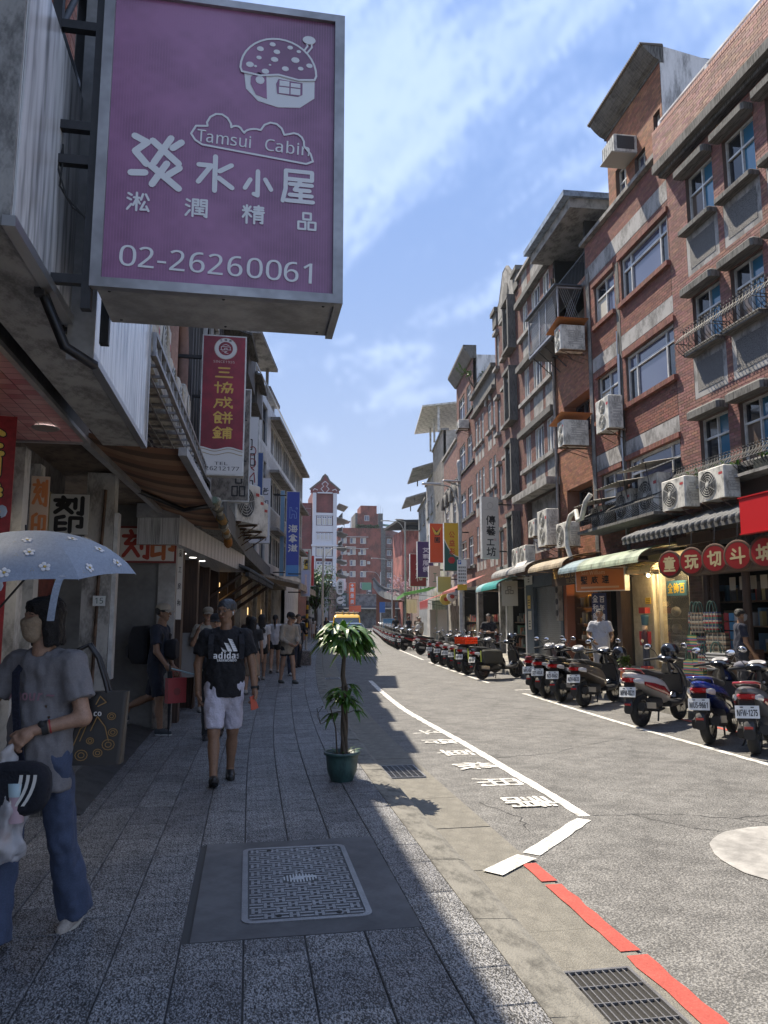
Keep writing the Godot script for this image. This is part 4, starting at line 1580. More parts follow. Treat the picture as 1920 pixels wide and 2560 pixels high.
	for o in ops:
		window(b,o,[1,1],.3,[mats.glass_grey,mats.glass_dark],mats.white_alu,-.08,.06)
		var f:=MB.new()
		f.bx(x0,o[1]-.2,0,x1,o[1]-.03,.1)
		part("band",f,mats.concrete,b)
		f=MB.new()
	var co:=MB.new()
	co.T=Transform3D(Basis(V(0,0,1),V(0,1,0),V(-1,0,0)),V(x1,0,0))
	co.prism([W(-.2,16.0),W(.1,16.0),W(.55,16.6),W(.55,16.75),W(-.2,16.75)],0,5.9)
	part("cornice",co,mats.concrete_dark,b)
	ac("air conditioner boxed out beside the upper window under the deep eaves",on(b,-14.0,12.3,.35),right_turn(6.5),.7,.5,.6)
	ac("small air conditioner low on the banded brick house",on(b,-13.6,4.3,.35),right_turn(6.5),.75,.55,.3)
	var sh:=thing("wall_shrub","wild shrub growing out of the parapet of the lower brick house","shrub",on(b,-12.0,14.2,.1),0)
	var st:=MB.new()
	var lf:=MB.new()
	lf.tinted=true
	for i in 9:
		var a:=rng.randf()*TAU
		var e:=V(cos(a)*RR(.4,1.1),RR(.3,1.2),sin(a)*RR(.3,.9))
		st.tube([Vector3.ZERO,e*.5+V(0,.1,0),e],.025,.008,5)
		for k in 16:
			leaf(lf,e*RR(.6,1.05),V(RR(-1,1),RR(-.2,1),RR(-1,1)).normalized(),RR(.12,.24),.045)
	part("stem",st,mats.bark,sh)
	part("foliage",lf,mats.leaf,sh)
func plain_house(label:String,p:Vector2,turn:float,w:float,top:float,wallm:Material,storey:=3.0,nwin:=2,frame:Material=null,panes:=[],first:=3.6,depth:=8.0,called:="town_house",win:=W(1.5,1.5),bands:=true)->Node3D:
	var b:=house(label,p,turn,called)
	core(b,0,w,0,top,depth,wallm)
	var ops:=[]
	var y:=first+.8
	while y+win.y<top-.3:
		for i in nwin:
			var cx:=w*(i+.5)/nwin
			ops.append([cx-win.x/2,y,cx+win.x/2,y+win.y])
		y+=storey
	var m:=MB.new()
	wall(m,0,0,w,top,ops,.0,.2)
	part("wall",m,wallm,b)
	for o in ops:
		window(b,o,[1,1],.28,panes if panes.size() else [mats.glass_dark,mats.glass_grey,mats.glass_curtain],frame if frame else mats.white_alu,-.1,.06)
		if bands:
			var s:=MB.new()
			s.bx(o[0]-.1,o[1]-.12,0,o[2]+.1,o[1]-.01,.12)
			part("sill",s,mats.concrete,b)
	var c:=MB.new()
	c.bx(-.05,top,-.4,w+.05,top+.15,.15)
	part("coping",c,mats.concrete,b)
	return b
func houses_far_right()->void:
	var rows:=[
		["grey house with arched mouldings and a brick attic beyond the deep eaves",-52.5,7.0,12.8,mat("house_grey",Color(.30,.285,.26),.9,{"tex": "stain","sc":.5}),2,6.9],
		["house clad in pale ribbed sheet with an open roof canopy",-60.0,7.5,15.2,mat("ribbed",Color(.46,.42,.36),.6,{"tex": "grime","sc":.5}),1,7.2],
		["slim pale house with black window frames past the ribbed sheet",-67.0,7.0,13.5,mats.render_grey,2,8.0],
		["dark house with a lean-to roof and grey cladding",-76.0,9.0,12.5,mat("house_slate",Color(.20,.21,.22),.8,{"tex": "stain","sc":.4}),2,8.8],
		["brown low house before the temple roof",-88.0,12.0,8.0,mat("house_brown",Color(.22,.15,.12),.9,{"tex": "stain","sc":.4}),3,9.5],
	]
	for r in rows:
		var z:float=r[1]
		var x:=bay(z)+4.2
		var x2:=bay(z+r[2])+4.2
		var ang:=rad_to_deg(atan2(x-x2,r[2]))
		var b:=plain_house(r[0],W(x,z),right_turn(ang),r[2]+.1,r[3],r[4],3.0,r[5])
		if r[1]==-60.0:
			var ribs:=MB.new()
			for i in 24:
				ribs.bx(i*.32,6.0,.0,i*.32+.07,15.2,.05)
			part("rib",ribs,r[4],b,"stuff")
			var can:=MB.new()
			can.boxb(V(3.0,17.4,-1.0),V(8.5,.12,5.0),Basis(Vector3.RIGHT,.12))
			for i in 3:
				can.bx(.3+i*3.3,15.2,.2,.45+i*3.3,17.2,.35)
				can.bx(.3+i*3.3,15.2,-3.0,.45+i*3.3,17.6,-2.85)
			part("roof_canopy",can,mats.ac_shell,b)
		if r[1]==-52.5:
			var ar:=MB.new()
			for i in 3:
				var pts:=[]
				for k in 9:
					pts.append(V(1.3+i*2.2+cos(PI*k/8)*.9,9.2+sin(PI*k/8)*.8,.12))
				ar.tube(pts,.16,.16,6)
			part("arch_moulding",ar,mats.concrete_dark,b)
			bricks(b,.1,10.5,6.9,12.6,[],Color(.22,.11,.085),0,.3,.09)
		if r[1]==-67.0 or r[1]==-76.0:
			var le:=MB.new()
			le.boxb(V(3.5,r[3]+.8,.2),V(7.0,.12,3.2),Basis(Vector3.RIGHT,.3))
			le.bx(.5,r[3],.8,.6,r[3]+.6,.9)
			le.bx(6.2,r[3],.8,6.3,r[3]+.6,.9)
			part("lean_to",le,mats.render_grey,b)
	var pk:=plain_house("plain pink rendered tower side with a dark overhanging roof",W(23.9,-118.0),.0,14.0,15.5,mat("pink_render",Color(.36,.12,.095),.85,{"tex": "stain","sc":.15}),3.2,0)
	var rf:=MB.new()
	rf.boxb(V(7,16.9,-2.5),V(17,.35,12),Basis(Vector3.FORWARD,-.04))
	rf.bx(1,15.5,-6,13,16.7,-1.0)
	part("roof",rf,mats.dark_in,pk)
func left_row()->void:
	near_left_house()
	rack_house()
	left_houses()
	pink_sign()
	left_shops()
	left_signs()
	far_end()
func near_left_house()->void:
	var b:=house("house at the left with a brick pier above a shop soffit of pink checks",W(-1.62,4.0),left_turn(0))
	var m:=MB.new()
	m.bx(0,3.3,-7,9.2,8.6,.0)
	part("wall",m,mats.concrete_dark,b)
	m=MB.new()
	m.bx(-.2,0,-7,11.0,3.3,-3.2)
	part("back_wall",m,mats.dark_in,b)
	m=MB.new()
	m.bx(9.2,3.35,-7,11.1,8.4,-.45)
	part("wall",m,mats.plaster,b)
	var pier:=MB.new()
	pier.bx(8.4,3.3,.0,9.15,7.2,.09)
	part("pier",pier,mats.mortar,b)
	var rows:=40
	for r in rows:
		for k in 4:
			var bm:=MB.new()
			var off:=.11*(r%2)
			bm.tinted=true
			bm.col=shade(Color(.30,.125,.085))
			var x0:=8.4+k*.22-off
			bm.bx(maxf(x0,8.395),3.32+r*.095,.085,minf(x0+.205,9.155),3.40+r*.095,.1)
			if x0<9.1 and r<36:
				part("brick",bm,mats.brick,b)
	var rt:=MB.new()
	rt.bx(9.9,3.3,-.9,10.2,7.6,.05)
	part("return_wall",rt,mats.mortar,b)
	var fr:=Node3D.new()
	for r in 44:
		for k in 5:
			var bm:=MB.new()
			bm.tinted=true
			bm.col=shade(Color(.30,.125,.085))
			var z0:=-.9+k*.22-.11*(r%2)
			bm.bx(9.885,3.32+r*.095,maxf(z0,-.9),9.9,3.405+r*.095,minf(z0+.208,.055))
			if z0+.2>-.9 and z0<.0:
				part("brick",bm,mats.brick,b)
	var sf:=MB.new()
	sf.tinted=true
	for r in 44:
		for k in 2:
			sf.col=shade(Color(.30,.125,.085))
			sf.bx(9.9+k*.155,3.32+r*.095,.05,10.045+k*.155,3.405+r*.095,.058)
	part("brickwork",sf,mats.brick,b,"stuff")
	fr.free()
	m=MB.new()
	m.bx(2.0,2.99,-3.0,10.4,3.34,.30)
	part("soffit_box",m,mat("soffit_plate",Color(.10,.095,.09),.45,{"tex": "stain","sc":1.2,"metal":.4}),b)
	var tl:=MB.new()
	tl.tinted=true
	var pal:=[Color(.52,.25,.26),Color(.40,.13,.15),Color(.58,.33,.33),Color(.46,.19,.20)]
	for i in 76:
		for j in 30:
			tl.col=pal[0 if (i+j)%2==0 else rng.randi()%4]
			var x0:=2.02+i*.11
			var z0:=.28-j*.11
			tl.quad(V(x0,2.985,z0-.105),V(x0+.105,2.985,z0-.105),V(x0+.105,2.985,z0),V(x0,2.985,z0))
	part("soffit_tiles",tl,mat("soffit_tile",Color(1,1,1),.35,{"vc":true}),b,"stuff")
	m=MB.new()
	m.bx(10.38,2.97,-3.0,10.42,3.0,.32)
	m.bx(2.0,2.97,.285,10.42,3.0,.32)
	part("soffit_trim",m,mats.grey_alu,b)
	for i in 2:
		var z:float=[-4.35,-5.92][i]
		var x:float=[-1.50,-1.53][i]
		var l:=thing("downlight",["recessed ceiling lamp in the checked soffit, above the frame edge of the left shop","recessed ceiling lamp in the checked soffit, close to its far corner"][i],"lamp",V(x,2.98,z),0,"ceiling lamps of the checked soffit")
		var d:=MB.new()
		d.lathe(V(0,-.004,0),[W(.078,.0),W(.092,-.006),W(.10,.0),W(.10,.004)],24)
		part("trim_ring",d,mats.silver,l)
		d=MB.new()
		d.lathe(V(0,-.003,0),[W(.0,.0),W(.078,.0),W(.078,.004),W(.0,.004)],24)
		part("glowing_lens",d,mat("lamp_glow",Color(.8,.8,.78),.4,{"emit":Color(1.0,.97,.88),"power":2.4}),l)
		var sp:=SpotLight3D.new()
		sp.name="lamp_light"
		sp.light_energy=.5
		sp.light_color=Color(1.0,.95,.86)
		sp.spot_range=8.0
		sp.spot_angle=60.0
		sp.spot_attenuation=2.0
		sp.light_size=.07
		sp.shadow_enabled=true
		sp.position=V(0,-.02,0)
		sp.rotation.x=-PI/2
		l.add_child(sp,true)
	var f:=thing("fascia_sign","long white fascia sign box seen from below beside the pink sign","sign",V(-1.0,2.93,-4.6),left_turn(0))
	m=MB.new()
	m.bx(-1.9,.0,-.17,1.62,1.15,.14)
	part("box",m,mat("fascia_under",Color(.34,.335,.32),.5,{"tex": "stain","sc":1.3}),f)
	m=MB.new()
	m.bx(-1.88,.03,.14,1.60,1.13,.15)
	part("face",m,mat("fascia_face",Color(.72,.73,.74),.25,{"tex": "streak","sc":V(6,.25,.4)}),f)
	m=MB.new()
	for e in [[-1.92,-.01,.12,1.64,.03,.165],[1.60,.03,.12,1.64,1.16,.165]]:
		m.bx(e[0],e[1],e[2],e[3],e[4],e[5])
	part("rim",m,mats.silver,f)
func pink_sign()->void:
	var zs:=-3.2
	var s:=thing("projecting_sign","large pink projecting sign with a mushroom house and phone number in an aluminium case","sign",V(-.16,2.955,zs),0)
	var m:=MB.new()
	m.bx(-.51,.0,-.42,.525,1.395,-.012)
	part("case",m,mat("sign_case",Color(.36,.36,.355),.5,{"tex": "grime","sc":1.5}),s)
	m=MB.new()
	for e in [[-.53,-.012,-.03,.54,.03,.012],[-.53,1.37,-.03,.54,1.405,.012],[-.53,.03,-.03,-.485,1.37,.012],[.495,.03,-.03,.54,1.37,.012],[.505,-.012,-.43,.54,.02,-.03],[.505,1.375,-.43,.54,1.405,-.03]]:
		m.bx(e[0],e[1],e[2],e[3],e[4],e[5])
	part("aluminium_frame",m,mats.grey_alu,s)
	m=MB.new()
	m.quad(V(-.485,.03,-.006),V(.495,.03,-.006),V(.495,1.37,-.006),V(-.485,1.37,-.006))
	part("panel",m,mat("pink_panel",Color(.35,.165,.31),.3,{"tex": "grime","sc":.5}),s)
	var ribs:=MB.new()
	for i in 82:
		ribs.bx(-.482+i*.012,.032,-.006,-.4805+i*.012,1.37,-.0054)
	part("panel_rib",ribs,mat("pink_rib",Color(.32,.145,.28),.3),s,"stuff")
	var ink:=mat("sign_white",Color(.66,.68,.70),.35)
	var z:=-.0035
	chars(s,"淡",V(-.40,.462,z),W(.225,.255),Vector2.ZERO,.030,ink)
	chars(s,"水",V(-.115,.475,z),W(.168,.162),Vector2.ZERO,.022,ink)
	chars(s,"小",V(.09,.465,z),W(.132,.122),Vector2.ZERO,.020,ink)
	chars(s,"屋",V(.262,.455,z),W(.147,.158),Vector2.ZERO,.019,ink)
	for i in 4:
		chars(s,"淞潤精品"[i],V(-.40+i*.245,[.345,.341,.332,.327][i],z),W(.098,.09) if i<3 else W(.085,.085),Vector2.ZERO,.010,ink)
	latin(s,"02-26260061",V(.005,.128,z),.090,ink,Basis(V(0,0,1),-.022),false,.82)
	latin(s,"Tamsui",V(.005,.725,z),.055,ink,Basis(V(0,0,1),-.03),false,.235)
	latin(s,"Cabin",V(.285,.715,z),.055,ink,Basis(V(0,0,1),-.03),false,.20)
	var cl:=MB.new()
	var pts:=[W(-.10,.63),W(-.12,.66),W(-.10,.70),W(-.05,.705)]
	for arc in [[.0,.705,.055,.065,165,20],[.075,.70,.025,.02,150,10],[.165,.685,.055,.03,170,90],[.235,.69,.055,.065,160,10],[.335,.665,.045,.05,120,-10]]:
		for k in 6:
			var a:float=deg_to_rad(lerpf(arc[4],arc[5],k/5.0))
			pts.append(W(arc[0]+cos(a)*arc[2],arc[1]+sin(a)*arc[3]))
	pts.append_array([W(.41,.62),W(.42,.585),W(.39,.57),W(-.07,.612),W(-.10,.63)])
	for i in pts.size():
		pts[i]+=W(-.02,.075)
	stroke(cl,pts,.009,z)
	part("cloud_outline",cl,ink,s)
	var c:=W(.238,1.085)
	var e2:=MB.new()
	var body:=[W(-.16,.02),W(-.145,-.10),W(-.09,-.155),W(.0,-.175),W(.10,-.165),W(.165,-.11),W(.165,.0)]
	var poly:=[]
	for p in body:
		poly.append(c+p)
	poly.append(c+W(.05,.03))
	poly.append(c+W(-.1,.04))
	e2.prism(poly,z-.002,z)
	part("emblem_wall",e2,ink,s)
	e2=MB.new()
	var cap:=[]
	for k in 19:
		var a:=PI*k/18
		cap.append(c+W(cos(a)*.172,.0+sin(a)*.165))
	cap.append_array([c+W(-.165,-.02),c+W(-.08,-.03),c+W(.0,-.015),c+W(.09,-.03),c+W(.165,-.02)])
	cap.append(cap[0])
	stroke(e2,cap,.009,z+.003)
	part("emblem_outline",e2,ink,s)
	e2=MB.new()
	var capf:=cap.slice(0,cap.size()-1)
	e2.prism(capf,z,z+.0015)
	part("emblem_roof",e2,mats.pink_panel,s)
	e2=MB.new()
	for d in [[-.13,.02,.018],[-.09,.06,.012],[-.085,.105,.016],[-.04,.03,.006],[-.03,.135,.014],[-.02,.06,.017],[-.01,.1,.015],[.03,.02,.016],[.05,.13,.013],[.075,.07,.019],[.1,.03,.013],[.09,.115,.01],[.14,.05,.015],[-.06,-.005,.017],[-.105,.015,.007]]:
		var o:=[]
		for k in 10:
			o.append(c+W(d[0]+cos(TAU*k/10)*d[2],d[1]+sin(TAU*k/10)*d[2]*.75))
		e2.prism(o,z+.0015,z+.003)
	part("emblem_spots",e2,ink,s,"stuff")
	e2=MB.new()
	var door:=[c+W(-.125,-.075),c+W(-.125,-.04),c+W(-.09,-.012),c+W(-.055,-.03),c+W(-.05,-.14),c+W(-.10,-.125)]
	e2.prism(door,z,z+.0015)
	var win:=[c+W(.0,-.035),c+W(.11,-.042),c+W(.11,-.10),c+W(.09,-.112),c+W(-.005,-.108),c+W(-.01,-.06)]
	e2.prism(win,z,z+.0016)
	part("emblem_openings",e2,mats.pink_panel,s)
	e2=MB.new()
	for q in [[.005,-.068,.05,-.042],[.056,-.068,.10,-.048],[.003,-.105,.05,-.074],[.056,-.105,.10,-.074]]:
		e2.bx(c.x+q[0],c.y+q[1],z,c.x+q[2],c.y+q[3],z+.003)
	var o2:=[]
	for k in 12:
		o2.append(c+W(-.083+cos(TAU*k/12)*.02,-.052+sin(TAU*k/12)*.02))
	e2.prism(o2,z,z+.0032)
	part("emblem_panes",e2,ink,s)
	e2=MB.new()
	stroke(e2,[c+W(.115,.125),c+W(.13,.15),c+W(.125,.17)],.008,z+.001)
	stroke(e2,[c+W(.13,.115),c+W(.15,.145),c+W(.148,.17)],.008,z+.002)
	var mcap:=[]
	for k in 14:
		mcap.append(c+W(.137+cos(TAU*k/14)*.03,.18+sin(TAU*k/14)*.021))
	e2.prism(mcap,z,z+.003)
	part("emblem_chimney",e2,ink,s)
	e2=MB.new()
	for x in [-.46,.02,.46]:
		e2.ball(V(x,-.002,-.06),V(.007,.004,.007),BI,8)
		e2.ball(V(x,-.002,-.38),V(.007,.004,.007),BI,8)
	part("screw",e2,mats.iron_dark,s,"stuff")
	var fr:=thing("sign_bracket","black rusty steel lattice frame holding the pink sign to the house","sign frame",V(-.84,2.8,-3.25),0)
	var bars:=[[-.07,.1,.02,-.03,2.0,.02],[.115,.05,.02,.155,2.0,.02],[-.07,.1,-.40,-.03,2.0,-.40],[.115,.05,-.40,.155,2.0,-.40]]
	for q in bars:
		var p:=MB.new()
		p.bx(q[0],q[1],q[2]-.02,q[3],q[4],q[5]+.02)
		part("post",p,mats.steel_black,fr)
	for y in [.16,.70,.86,1.34,1.85]:
		var p:=MB.new()
		p.bx(-.03,y,.0,.115,y+.04,.036)
		part("crossbar",p,mats.steel_black,fr)
		p=MB.new()
		p.bx(-.065,y,-.38,-.035,y+.035,.0)
		part("crossbar",p,mats.steel_black,fr)
	for y in [.90,1.9]:
		var p:=MB.new()
		p.bx(-.9,y,-.02,-.07,y+.10,.06)
		part("beam",p,mats.steel_black,fr)
	var br:=MB.new()
	br.tube([V(-.05,1.34,.0),V(-.03,1.95,-.35)],.018,.018,4)
	br.tube([V(-.06,.16,.0),V(.05,-.10,-.02),V(.14,-.12,-.2)],.022,.022,4)
	part("brace",br,mats.steel_black,fr)
	var bp:=MB.new()
	bp.bx(-.02,-.05,-.36,.10,1.95,-.34)
	part("backing_sheet",bp,mat("sheet_grey",Color(.34,.34,.335),.55,{"tex": "grime","sc":1.0}),fr)
	var wire:=MB.new()
	wire.tube([V(.0,.8,.01),V(.01,.72,.03),V(.0,.6,.02),V(.06,.5,.03),V(.12,.46,.02)],.004,.004,4)
	wire.tube([V(.0,.78,.01),V(-.01,.68,.03),V(.03,.55,.03),V(.12,.45,.03)],.004,.004,4)
	part("cable",wire,mats.rubber,fr)
func rack_house()->void:
	var b:=house("narrow old house with an arched brick balcony above a rack of air conditioners",W(-1.5,-6.9),left_turn(1.0))
	core(b,0,6.3,3.35,8.2,6.0,mats.concrete_dark,-.05)
	var w:=MB.new()
	wall(w,0,3.35,6.3,8.2,[[.6,4.6,1.8,6.0],[2.4,4.6,3.6,6.0],[4.4,4.6,5.6,6.0]],.0,.05)
	part("wall",w,mats.mortar,b)
	bricks(b,0,5.2,6.3,7.5,[[.6,4.6,1.8,6.0],[2.4,4.6,3.6,6.0],[4.4,4.6,5.6,6.0]],Color(.33,.14,.075),0)
	var ar:=MB.new()
	for j in 3:
		var pts:=[]
		for k in 13:
			var a:=PI*k/12
			pts.append(V(1.2+j*1.8+cos(a)*.75,5.7+sin(a)*.8,.25))
		pts.push_front(pts[0]-V(0,1.4,0))
		pts.append(pts[pts.size()-1]-V(0,1.4,0))
		ar.tube(pts,.09,.09,6)
	part("arch",ar,mat("arch_pink",Color(.42,.27,.22),.8,{"tex": "grime","sc":1.0}),b)
	var under:=MB.new()
	under.bx(0,3.22,-4.0,6.3,3.35,.1)
	part("soffit",under,mat("soffit_old",Color(.16,.12,.09),.9,{"tex": "stain","sc":.8}),b)
	var rk:=thing("equipment_rack","galvanised lattice ledge carrying a line of air conditioners over the pavement","rack",V(-.82,3.72,-6.3),left_turn(1.2))
	var m:=MB.new()
	for y in [.0,.17]:
		m.bx(0,y,-.02,5.6,y+.035,.02)
	m.bx(0,.0,-.62,5.6,.035,-.58)
	part("rail",m,mats.grey_alu,rk)
	m=MB.new()
	for i in 19:
		m.bx(i*.31,.005,-.6,i*.31+.025,.03,.0)
		m.bx(i*.31,.03,-.015,i*.31+.02,.17,.015)
	for k in 4:
		m.bx(0,.0,-.12-k*.13,5.6,.015,-.105-k*.13)
	part("lattice",m,mats.grey_alu,rk,"stuff")
	for i in 6:
		ac("condenser on the lattice ledge, %s"%["next to the white fascia sign","second from the white fascia sign","third from the white fascia sign","third from the red cake shop sign","second from the red cake shop sign","closest to the red cake shop sign"][i],V(-1.05,3.755,-6.75-i*.93),left_turn(0),.82,[.62,.85,.62,.7,.9,.62][i],.34,false)
	var aw:=thing("striped_awning","faded brown striped canvas awning on a folding arm under the lattice ledge","awning",V(-1.48,3.12,-6.4),left_turn(2.0))
	var cv:=MB.new()
	cv.tinted=true
	for i in 24:
		cv.col=[Color(.20,.10,.055),Color(.10,.055,.035),Color(.26,.15,.09)][i%3]
		var x0:=.1+i*.25
		for k in 5:
			var z0:=.06+k*.17
			var dip:=func(t:float)->float:return .02-.16*t-.10*sin(t*PI)*.6
			cv.quad(V(x0,dip.call(z0),z0),V(x0+.25,dip.call(z0),z0),V(x0+.25,dip.call(z0+.17),z0+.17),V(x0,dip.call(z0+.17),z0+.17))
	part("canvas",cv,mat("canvas",Color(1,1,1),.9,{"vc":true,"back":Color(.25,.16,.1)}),aw)
	m=MB.new()
	m.bx(0,-.06,.0,6.2,.06,.07)
	part("cassette",m,mats.grey_alu,aw)
	m=MB.new()
	m.bx(0,-.22,.88,6.2,-.15,.95)
	part("front_bar",m,mats.grey_alu,aw)
	m=MB.new()
	m.tube([V(3.0,-.04,.05),V(3.7,-.16,.5),V(3.0,-.2,.9)],.03,.03,6)
	part("arm",m,mats.steel_black,aw)
	var rag:=MB.new()
	rag.tinted=true
	var rp:=[]
	for i in 18:
		rp.append(V(2.6+i*.16,-.16-.012*i+RR(-.03,.03),.97+RR(-.02,.03)))
	for i in 17:
		rag.col=[Color(.09,.08,.06),Color(.25,.23,.18),Color(.12,.16,.12),Color(.2,.11,.03)][rng.randi()%4]
		rag.tube([rp[i],rp[i+1]],RR(.035,.07),RR(.035,.06),7)
	rag.col=Color(.22,.09,.015)
	rag.ball(V(5.2,-.42,.98),V(.16,.07,.07),Basis(Vector3.FORWARD,.4),10)
	part("torn_roll",rag,mat("canvas",Color.WHITE),aw)
func left_houses()->void:
	var b:=house("dark house clad in weathered ribbed sheet behind the red cake shop sign",W(-1.1,-13.0),left_turn(5.4))
	core(b,0,10.2,3.2,8.6,6.0,mats.concrete_dark,.0)
	var ribs:=MB.new()
	for i in 35:
		ribs.bx(i*.285,3.6,.0,i*.285+.09,8.8,.05)
	part("rib",ribs,mat("clad_dark",Color(.13,.125,.12),.7,{"tex": "streak","sc":V(2,.3,2)}),b,"stuff")
	for i in 3:
		for y in [4.2,6.6]:
			var o:=[1.0+i*2.9,y,2.6+i*2.9,y+1.3]
			window(b,o,[1,1],.3,[mats.glass_dark,mats.glass_grey],mats.white_alu,.09,.05)
			var hd:=MB.new()
			hd.boxb(V(o[0]+.8,o[3]+.12,.35),V(1.9,.05,.7),Basis(Vector3.RIGHT,.3))
			part("hood",hd,mats.concrete_dark,b)
	var ba:=MB.new()
	for i in 2:
		for y in [[7.4,8.3],[4.9,5.7]]:
			ba=MB.new()
			ba.bx(5.0+i*2.5,y[0],.0,6.8+i*2.5,y[1],.5)
			part("bay",ba,mat("clad_dark",Color.GRAY),b)
	var rf:=MB.new()
	rf.boxb(V(5.1,8.75,-.7),V(10.2,.1,2.0),Basis(Vector3.RIGHT,.12))
	part("roof_sheet",rf,mats.concrete_dark,b)
	for i in 3:
		ac(["air conditioner on the dark clad house, just past the torn awning","louvred air conditioner on the dark clad house, over the dark roof tiles","air conditioner on the dark clad house, in front of the narrow white signs"][i],on(b,1.6+i*1.1,3.35,.75),left_turn(5.4)-.5,.8,.75,.4)
	var wb:=house("white tiled block with ribbon windows and a rooftop shelter on posts",W(-.05,-23.2),left_turn(9.8),"office_block")
	core(wb,0,15.6,3.2,9.2,8.0,mats.render_white,-.2)
	var tile:=mat("white_tile",Color(.56,.57,.58),.35,{"tex": "grime","sc":.4})
	var ops:=[]
	for y in [3.5,5.6,7.55]:
		ops.append([.5,y,1.6,y+1.35])
		ops.append([2.2,y,3.3,y+1.35])
		ops.append([4.2,y,15.3,y+1.15])
	var w:=MB.new()
	wall(w,0,3.2,15.6,9.2,ops)
	part("wall",w,tile,wb)
	for o in ops:
		var wide:bool=o[2]-o[0]>3
		var cl:=[]
		for k in (18 if wide else 2):
			cl.append(1)
		window(wb,o,cl,.0 if wide else .35,[mats.glass_dark,mats.glass_grey,mats.glass_curtain,mats.glass_dark],mats.white_alu if wide else mats.dark_alu,-.1,.05)
		if wide:
			var eb:=MB.new()
			eb.bx(o[0]-.2,o[3]+.02,0,o[2]+.3,o[3]+.12,.35)
			part("eyebrow",eb,mats.concrete,wb)
	var grid:=MB.new()
	for i in 52:
		grid.bx(i*.3+.05,6.95,.0,i*.3+.06,7.4,.006)
	for i in 22:
		grid.bx(.0,4.75+i*.036,.0,15.6,4.76+i*.036,.005)
	part("tile_joint",grid,mats.concrete,wb,"stuff")
	bar_rail(wb,0,15.6,9.2,.7,-.1,.3,mats.silver)
	var sh:=MB.new()
	sh.bx(.0,9.2,-6,1.4,10.9,-.3)
	part("stair_head",sh,mat("clad_grey",Color(.42,.43,.44),.6,{"tex": "streak","sc":V(2,.2,2)}),wb)
	sh=MB.new()
	sh.boxb(V(3.0,11.0,-1.9),V(4.0,.12,4.0),Basis(Vector3.RIGHT,.06))
	sh.boxb(V(6.6,10.4,-2.0),V(2.8,.12,3.6),Basis(Vector3.RIGHT,.06))
	for q in [V(4.6,9.2,-.3),V(1.6,9.2,-.3),V(7.6,9.2,-.5),V(5.6,9.2,-.5)]:
		sh.bx(q.x,q.y,q.z,q.x+.1,10.95 if q.x<5.5 else 10.3,q.z+.1)
	part("roof_shelter",sh,mats.concrete,wb)
	var rows:=[
		["weathered pale house with slatted window hoods after the white tiled block",-38.8,12.0,6.0,mats.render_white,2],
		["small red brick house between the pale house and the street tree",-51.0,9.5,5.6,mat("far_brick",Color(.24,.085,.06),.85,{"tex": "stain","sc":.5}),2],
		["grey shop house under the street tree",-61.0,14.0,5.6,mats.render_grey,3],
		["low dark shop house towards the museum tower",-76.0,26.0,5.0,mat("house_slate",Color(.20,.21,.22),.8),5],
		["brown terrace leading to the museum tower",-104.0,40.0,6.0,mat("house_brown",Color(.22,.15,.12),.9),7],
	]
	for r in rows:
		var z:float=r[1]
		var x:=kerb(z)-1.7
		var x2:=kerb(z-r[2])-1.7
		plain_house(r[0],W(x,z),left_turn(rad_to_deg(atan2(x2-x,r[2]))),r[2]-.05,r[3],r[4],2.7,r[5],null,[],2.9,6.0)
